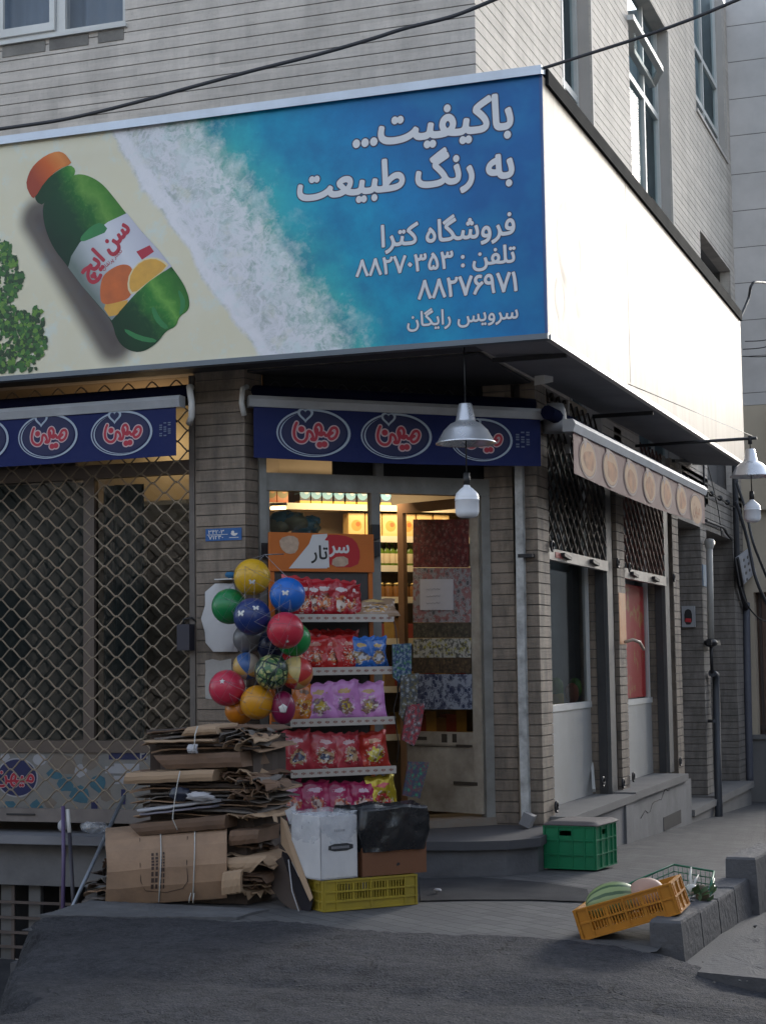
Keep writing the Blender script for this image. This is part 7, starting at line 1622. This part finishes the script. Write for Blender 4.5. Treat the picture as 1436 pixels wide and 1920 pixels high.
# orange sticker, hook and rings along the side street
mb=MB(); a=PX(1161,1112,XW+.004);b=PX(1174,1200,XW+.004); mb.box(XW+.0005,XW+.004,yC1+.02,yP2-.02,PX(1165,1208,XW).z,PX(1165,1112,XW).z); tag(mb.build('sticker',M('orange_paper_sticker',(.55,.22,.07),.6,.25,14,dirt=(.5,.35,.22),ds=8)),'orange paper strip pasted on the pillar between the side windows','sticker')
mb=MB(); c=PX(1170,1204,XW+.02); mb.tube([c,c+Vector((.06,.05,.02)),c+Vector((.09,.18,.0)),c+Vector((.10,.3,-.06))],.014,6); tag(mb.build('door_handle_hook',M('bone_plastic',(.45,.36,.28),.5)),'pale bent hook at the foot of the orange strip','hook')
for k,(x,y) in enumerate(((1043,1513),(1130,1466),(1168,1469),(1187,1457),(1275,1428),(1035,1024),(1158,1056),(1180,1064),(1263,1083))):
    c=PX(x,y,XW+.02); mb=MB(); mb.tube([c+Vector((.0,.035*math.cos(t),.035*math.sin(t))) for t in [i*math.pi/6 for i in range(13)]],.009,6); o=mb.build('iron_ring',m_blk); tag(o,'small black iron ring fixed to the side wall beside the window channels','ring','iron rings along the side wall')
mb=MB(); p=PX(1104,1345,XW-.30);q=PX(1113,1482,XW-.12); mb.bar(p,q,.035,.02,0,(1,0,0)); tag(mb.build('metal_strip',m_pvc),'white metal strip leaning in the first side window bay','strip')
# meter box, gas pipes, door plate, tilted perforated panel
ym=y1318-.05; mtb=thing('meter_box','small grey meter box with red spot on the pier beyond the side windows','meter box',tuple(PY(1289,1158,ym)))
a=PY(1278,1176,ym);b=PY(1301,1136,ym); mb=MB(); mb.box(a.x,b.x,ym,y1318-.001,a.z,b.z); mb.build('box',M('meter_box_grey',(.36,.37,.39),.45,.08),mtb)
mb=MB(); w_=b.x-a.x;h_=b.z-a.z; O=Vector((a.x,ym,a.z)); mb.flat(smooth([(w_*.2,h_*.12),(w_*.8,h_*.12),(w_*.8,h_*.75),(w_*.5,h_*.88),(w_*.2,h_*.75)],1),O,U_,V_,.004,0); mb.flat([(w_*.25,h_*.25),(w_*.75,h_*.22),(w_*.72,h_*.4),(w_*.3,h_*.42)],O,U_,V_,.007,1); mb.build('window',[m_blk,M('red_seal',(.5,.03,.04),.5)],mtb)
gp=thing('gas_pipe','pale gas pipe with valve running down beside the entrance pier','pipe',tuple(PX(1335,1205,XW+.06)))
mb=MB(); T=PX(1329,1020,XW+.07);V1=PX(1332,1205,XW+.07); mb.tube([T,V1],.035,10); mb.lathe([(.0,.06),(.05,.05),(.055,.0),(.04,-.05)],T,12); mb.build('riser',M('cream_pipe_paint',(.42,.41,.38),.5,.1,dirt=(.2,.19,.17)),gp)
mb=MB(); mb.sphere(V1,.075,0,12,8,(1,1.4,.6)); mb.bar(V1+Vector((0,-.12,0)),V1+Vector((.02,.35,.0)),.05); mb.tube([V1,PX(1334,1262,XW+.07)],.02,6); mb.build('valve',m_blk,gp)
mb=MB(); mb.tube([PX(1334,1262,XW+.07),PX(1341,1265,XW+.07),PX(1342,1300,XW+.07),PX(1344,1400,XW+.09),PX(1347,1535,XL+.05)],.04,8); mb.bar(PX(1338,1352,XW+.1),PX(1329,1352,XW+.02),.03); mb.build('lower_pipe',M('dark_pipe_paint',(.05,.055,.065),.5),gp)
cable('dark drain pipe running down the far corner of the entrance',[PX(1398,1130,XW+.04),PX(1400,1250,XW+.04),PX(1402,1350,XW+.04),PX(1405,1466,XW+.04)],.045,M('blue_grey_pipe',(.09,.095,.12),.5))
mb=MB(); mb.box(XW+.001,XW+.01,y1318+.04,y1328-.03,PX(1322,1100,XW).z,PX(1322,1060,XW).z); tag(mb.build('door_plate',M('pale_blue_plate',(.16,.24,.34),.5,.2,20)),'small pale blue plate on the entrance pier','plate')
pp=thing('perforated_panel','pale tilted panel with dark holes hung on the far cable bundle','panel',tuple(PX(1397,1070,XW+.12)))
P=[PX(*q,XW+.12) for q in((1382,1046),(1405,1029),(1416,1073),(1391,1099))]; mb=MB(); slabq(mb,P,.03); pb_=mb.build('board',M('pale_panel_paint',(.40,.41,.44),.5,.1),pp)
mb=MB(); u_=(P[1]-P[0]);v_p=(P[3]-P[0]); nn=u_.cross(v_p).normalized(); k=0
for i in range(4):
    for j in range(3):
        k+=1
        if (i+j)%5==4: continue
        for s_ in(1,-1): 
            c=P[0]+u_*(.2+.3*j)+v_p*(.15+.23*i); q=[c+u_*.07*math.cos(t)+v_p*.06*math.sin(t)+nn*.034*s_ for t in [x*math.pi/4 for x in range(8)]]; mb.add(q,[tuple(range(8))])
mb.build('holes',m_blk,pb_); mb=MB(); mb.tube([P[0],P[3]],.02,6); mb.build('arm',m_blk,pp)
# mop poles and pipe leaning at the left, litter, block
mb=MB(); mb.tube([PY(119,1512,10.22),PY(120,1600,10.15),PY(118,1770,9.95)],.0135,8); tag(mb.build('broom_pole',M('purple_pole',(.10,.07,.16),.45,.2)),'purple broom pole leaning at the left ledge','pole')
bp2=thing('broom_pole','dark pole with a white top leaning beside the purple one','pole',tuple(PY(140,1745,9.95)))
mb=MB(); mb.tube([PY(127,1518,10.24),PY(131,1562,10.2)],.0145,8); mb.build('grip',m_white,bp2); mb=MB(); mb.tube([PY(131,1562,10.2),PY(141,1745,9.95)],.0135,8); mb.build('stick',M('dark_pole',(.045,.042,.055),.5),bp2)
mb=MB(); mb.tube([PY(233,1493,10.25),PY(100,1780,9.3)],.0125,8); tag(mb.build('metal_pipe',M('galvanised_pipe',(.24,.27,.31),.35,.15,8,metal=.5)),'long galvanised pipe leaning diagonally by the cardboard pile','pipe')
mb=MB(); mb.sphere(PY(178,1552,10.2),.07,0,20,12,(1.5,.6,.5),lambda d: 1+.5*mnoise.noise(d*3)+.25*mnoise.noise(d*8)); tag(mb.build('plastic_scrap',m_clear),'crumpled clear plastic scrap lying on the left ledge','scrap')
mb=MB(); mb.sphere(PY(118,1548,10.26),.035,0,12,8,(1,.5,1.1),lambda d: 1+.4*mnoise.noise(d*4)); tag(mb.build('plastic_scrap',M('grey_white_scrap',(.4,.4,.42),.6)),'small whitish scrap behind the poles on the left ledge','scrap')
mb=MB(); p=PZ(820,1671,.02); mb.sphere((p.x,p.y,.026),.018,0,12,8,(1.3,.9,.6),lambda d: 1+.5*mnoise.noise(d*3)); tag(mb.build('litter',m_whb),'white crumpled litter on the dark strip before the doorstep','litter')
mb=MB(); slab(mb,[(PY(50,1800,9.2).x,9.05),(PY(112,1800,9.2).x,9.0),(PY(108,1800,9.4).x,9.5),(PY(55,1800,9.4).x,9.5)],-.5,-.37,0,.012,3); tag(mb.build('concrete_block',m_kerb),'rough concrete block beside the asphalt edge under the leaning pipe','block')
mb=MB(); rr=random.Random(31)
for k in range(90):
    x=rr.uniform(-3.9,-1.0); y=rr.uniform(6.4,8.2); s=rr.uniform(.003,.008); mb.sphere((x,y,-.012-.02*sm(0,1,(8.4-y)/1.5)+.016*fnz(x,y,2.1)+.008*fnz(x,y,6.5,3)+.02*math.exp(-((y-7.2+.1*x)/.22)**2)),s,0,6,4,(1,1,.6))
for k in range(60):
    x=rr.uniform(-1.35,-.95); y=rr.uniform(8.3,10.4); s=rr.uniform(.005,.016); mb.sphere((x,y,-.06-.05*(x+1.5)),s,0,6,4,(1.3,1,.6))
o=mb.build('gravel',M('pale_grit',(.10,.10,.097),.9,.3,60)); o['kind']='stuff'
# the unseen street blocks were added for shade and for what the glass mirrors
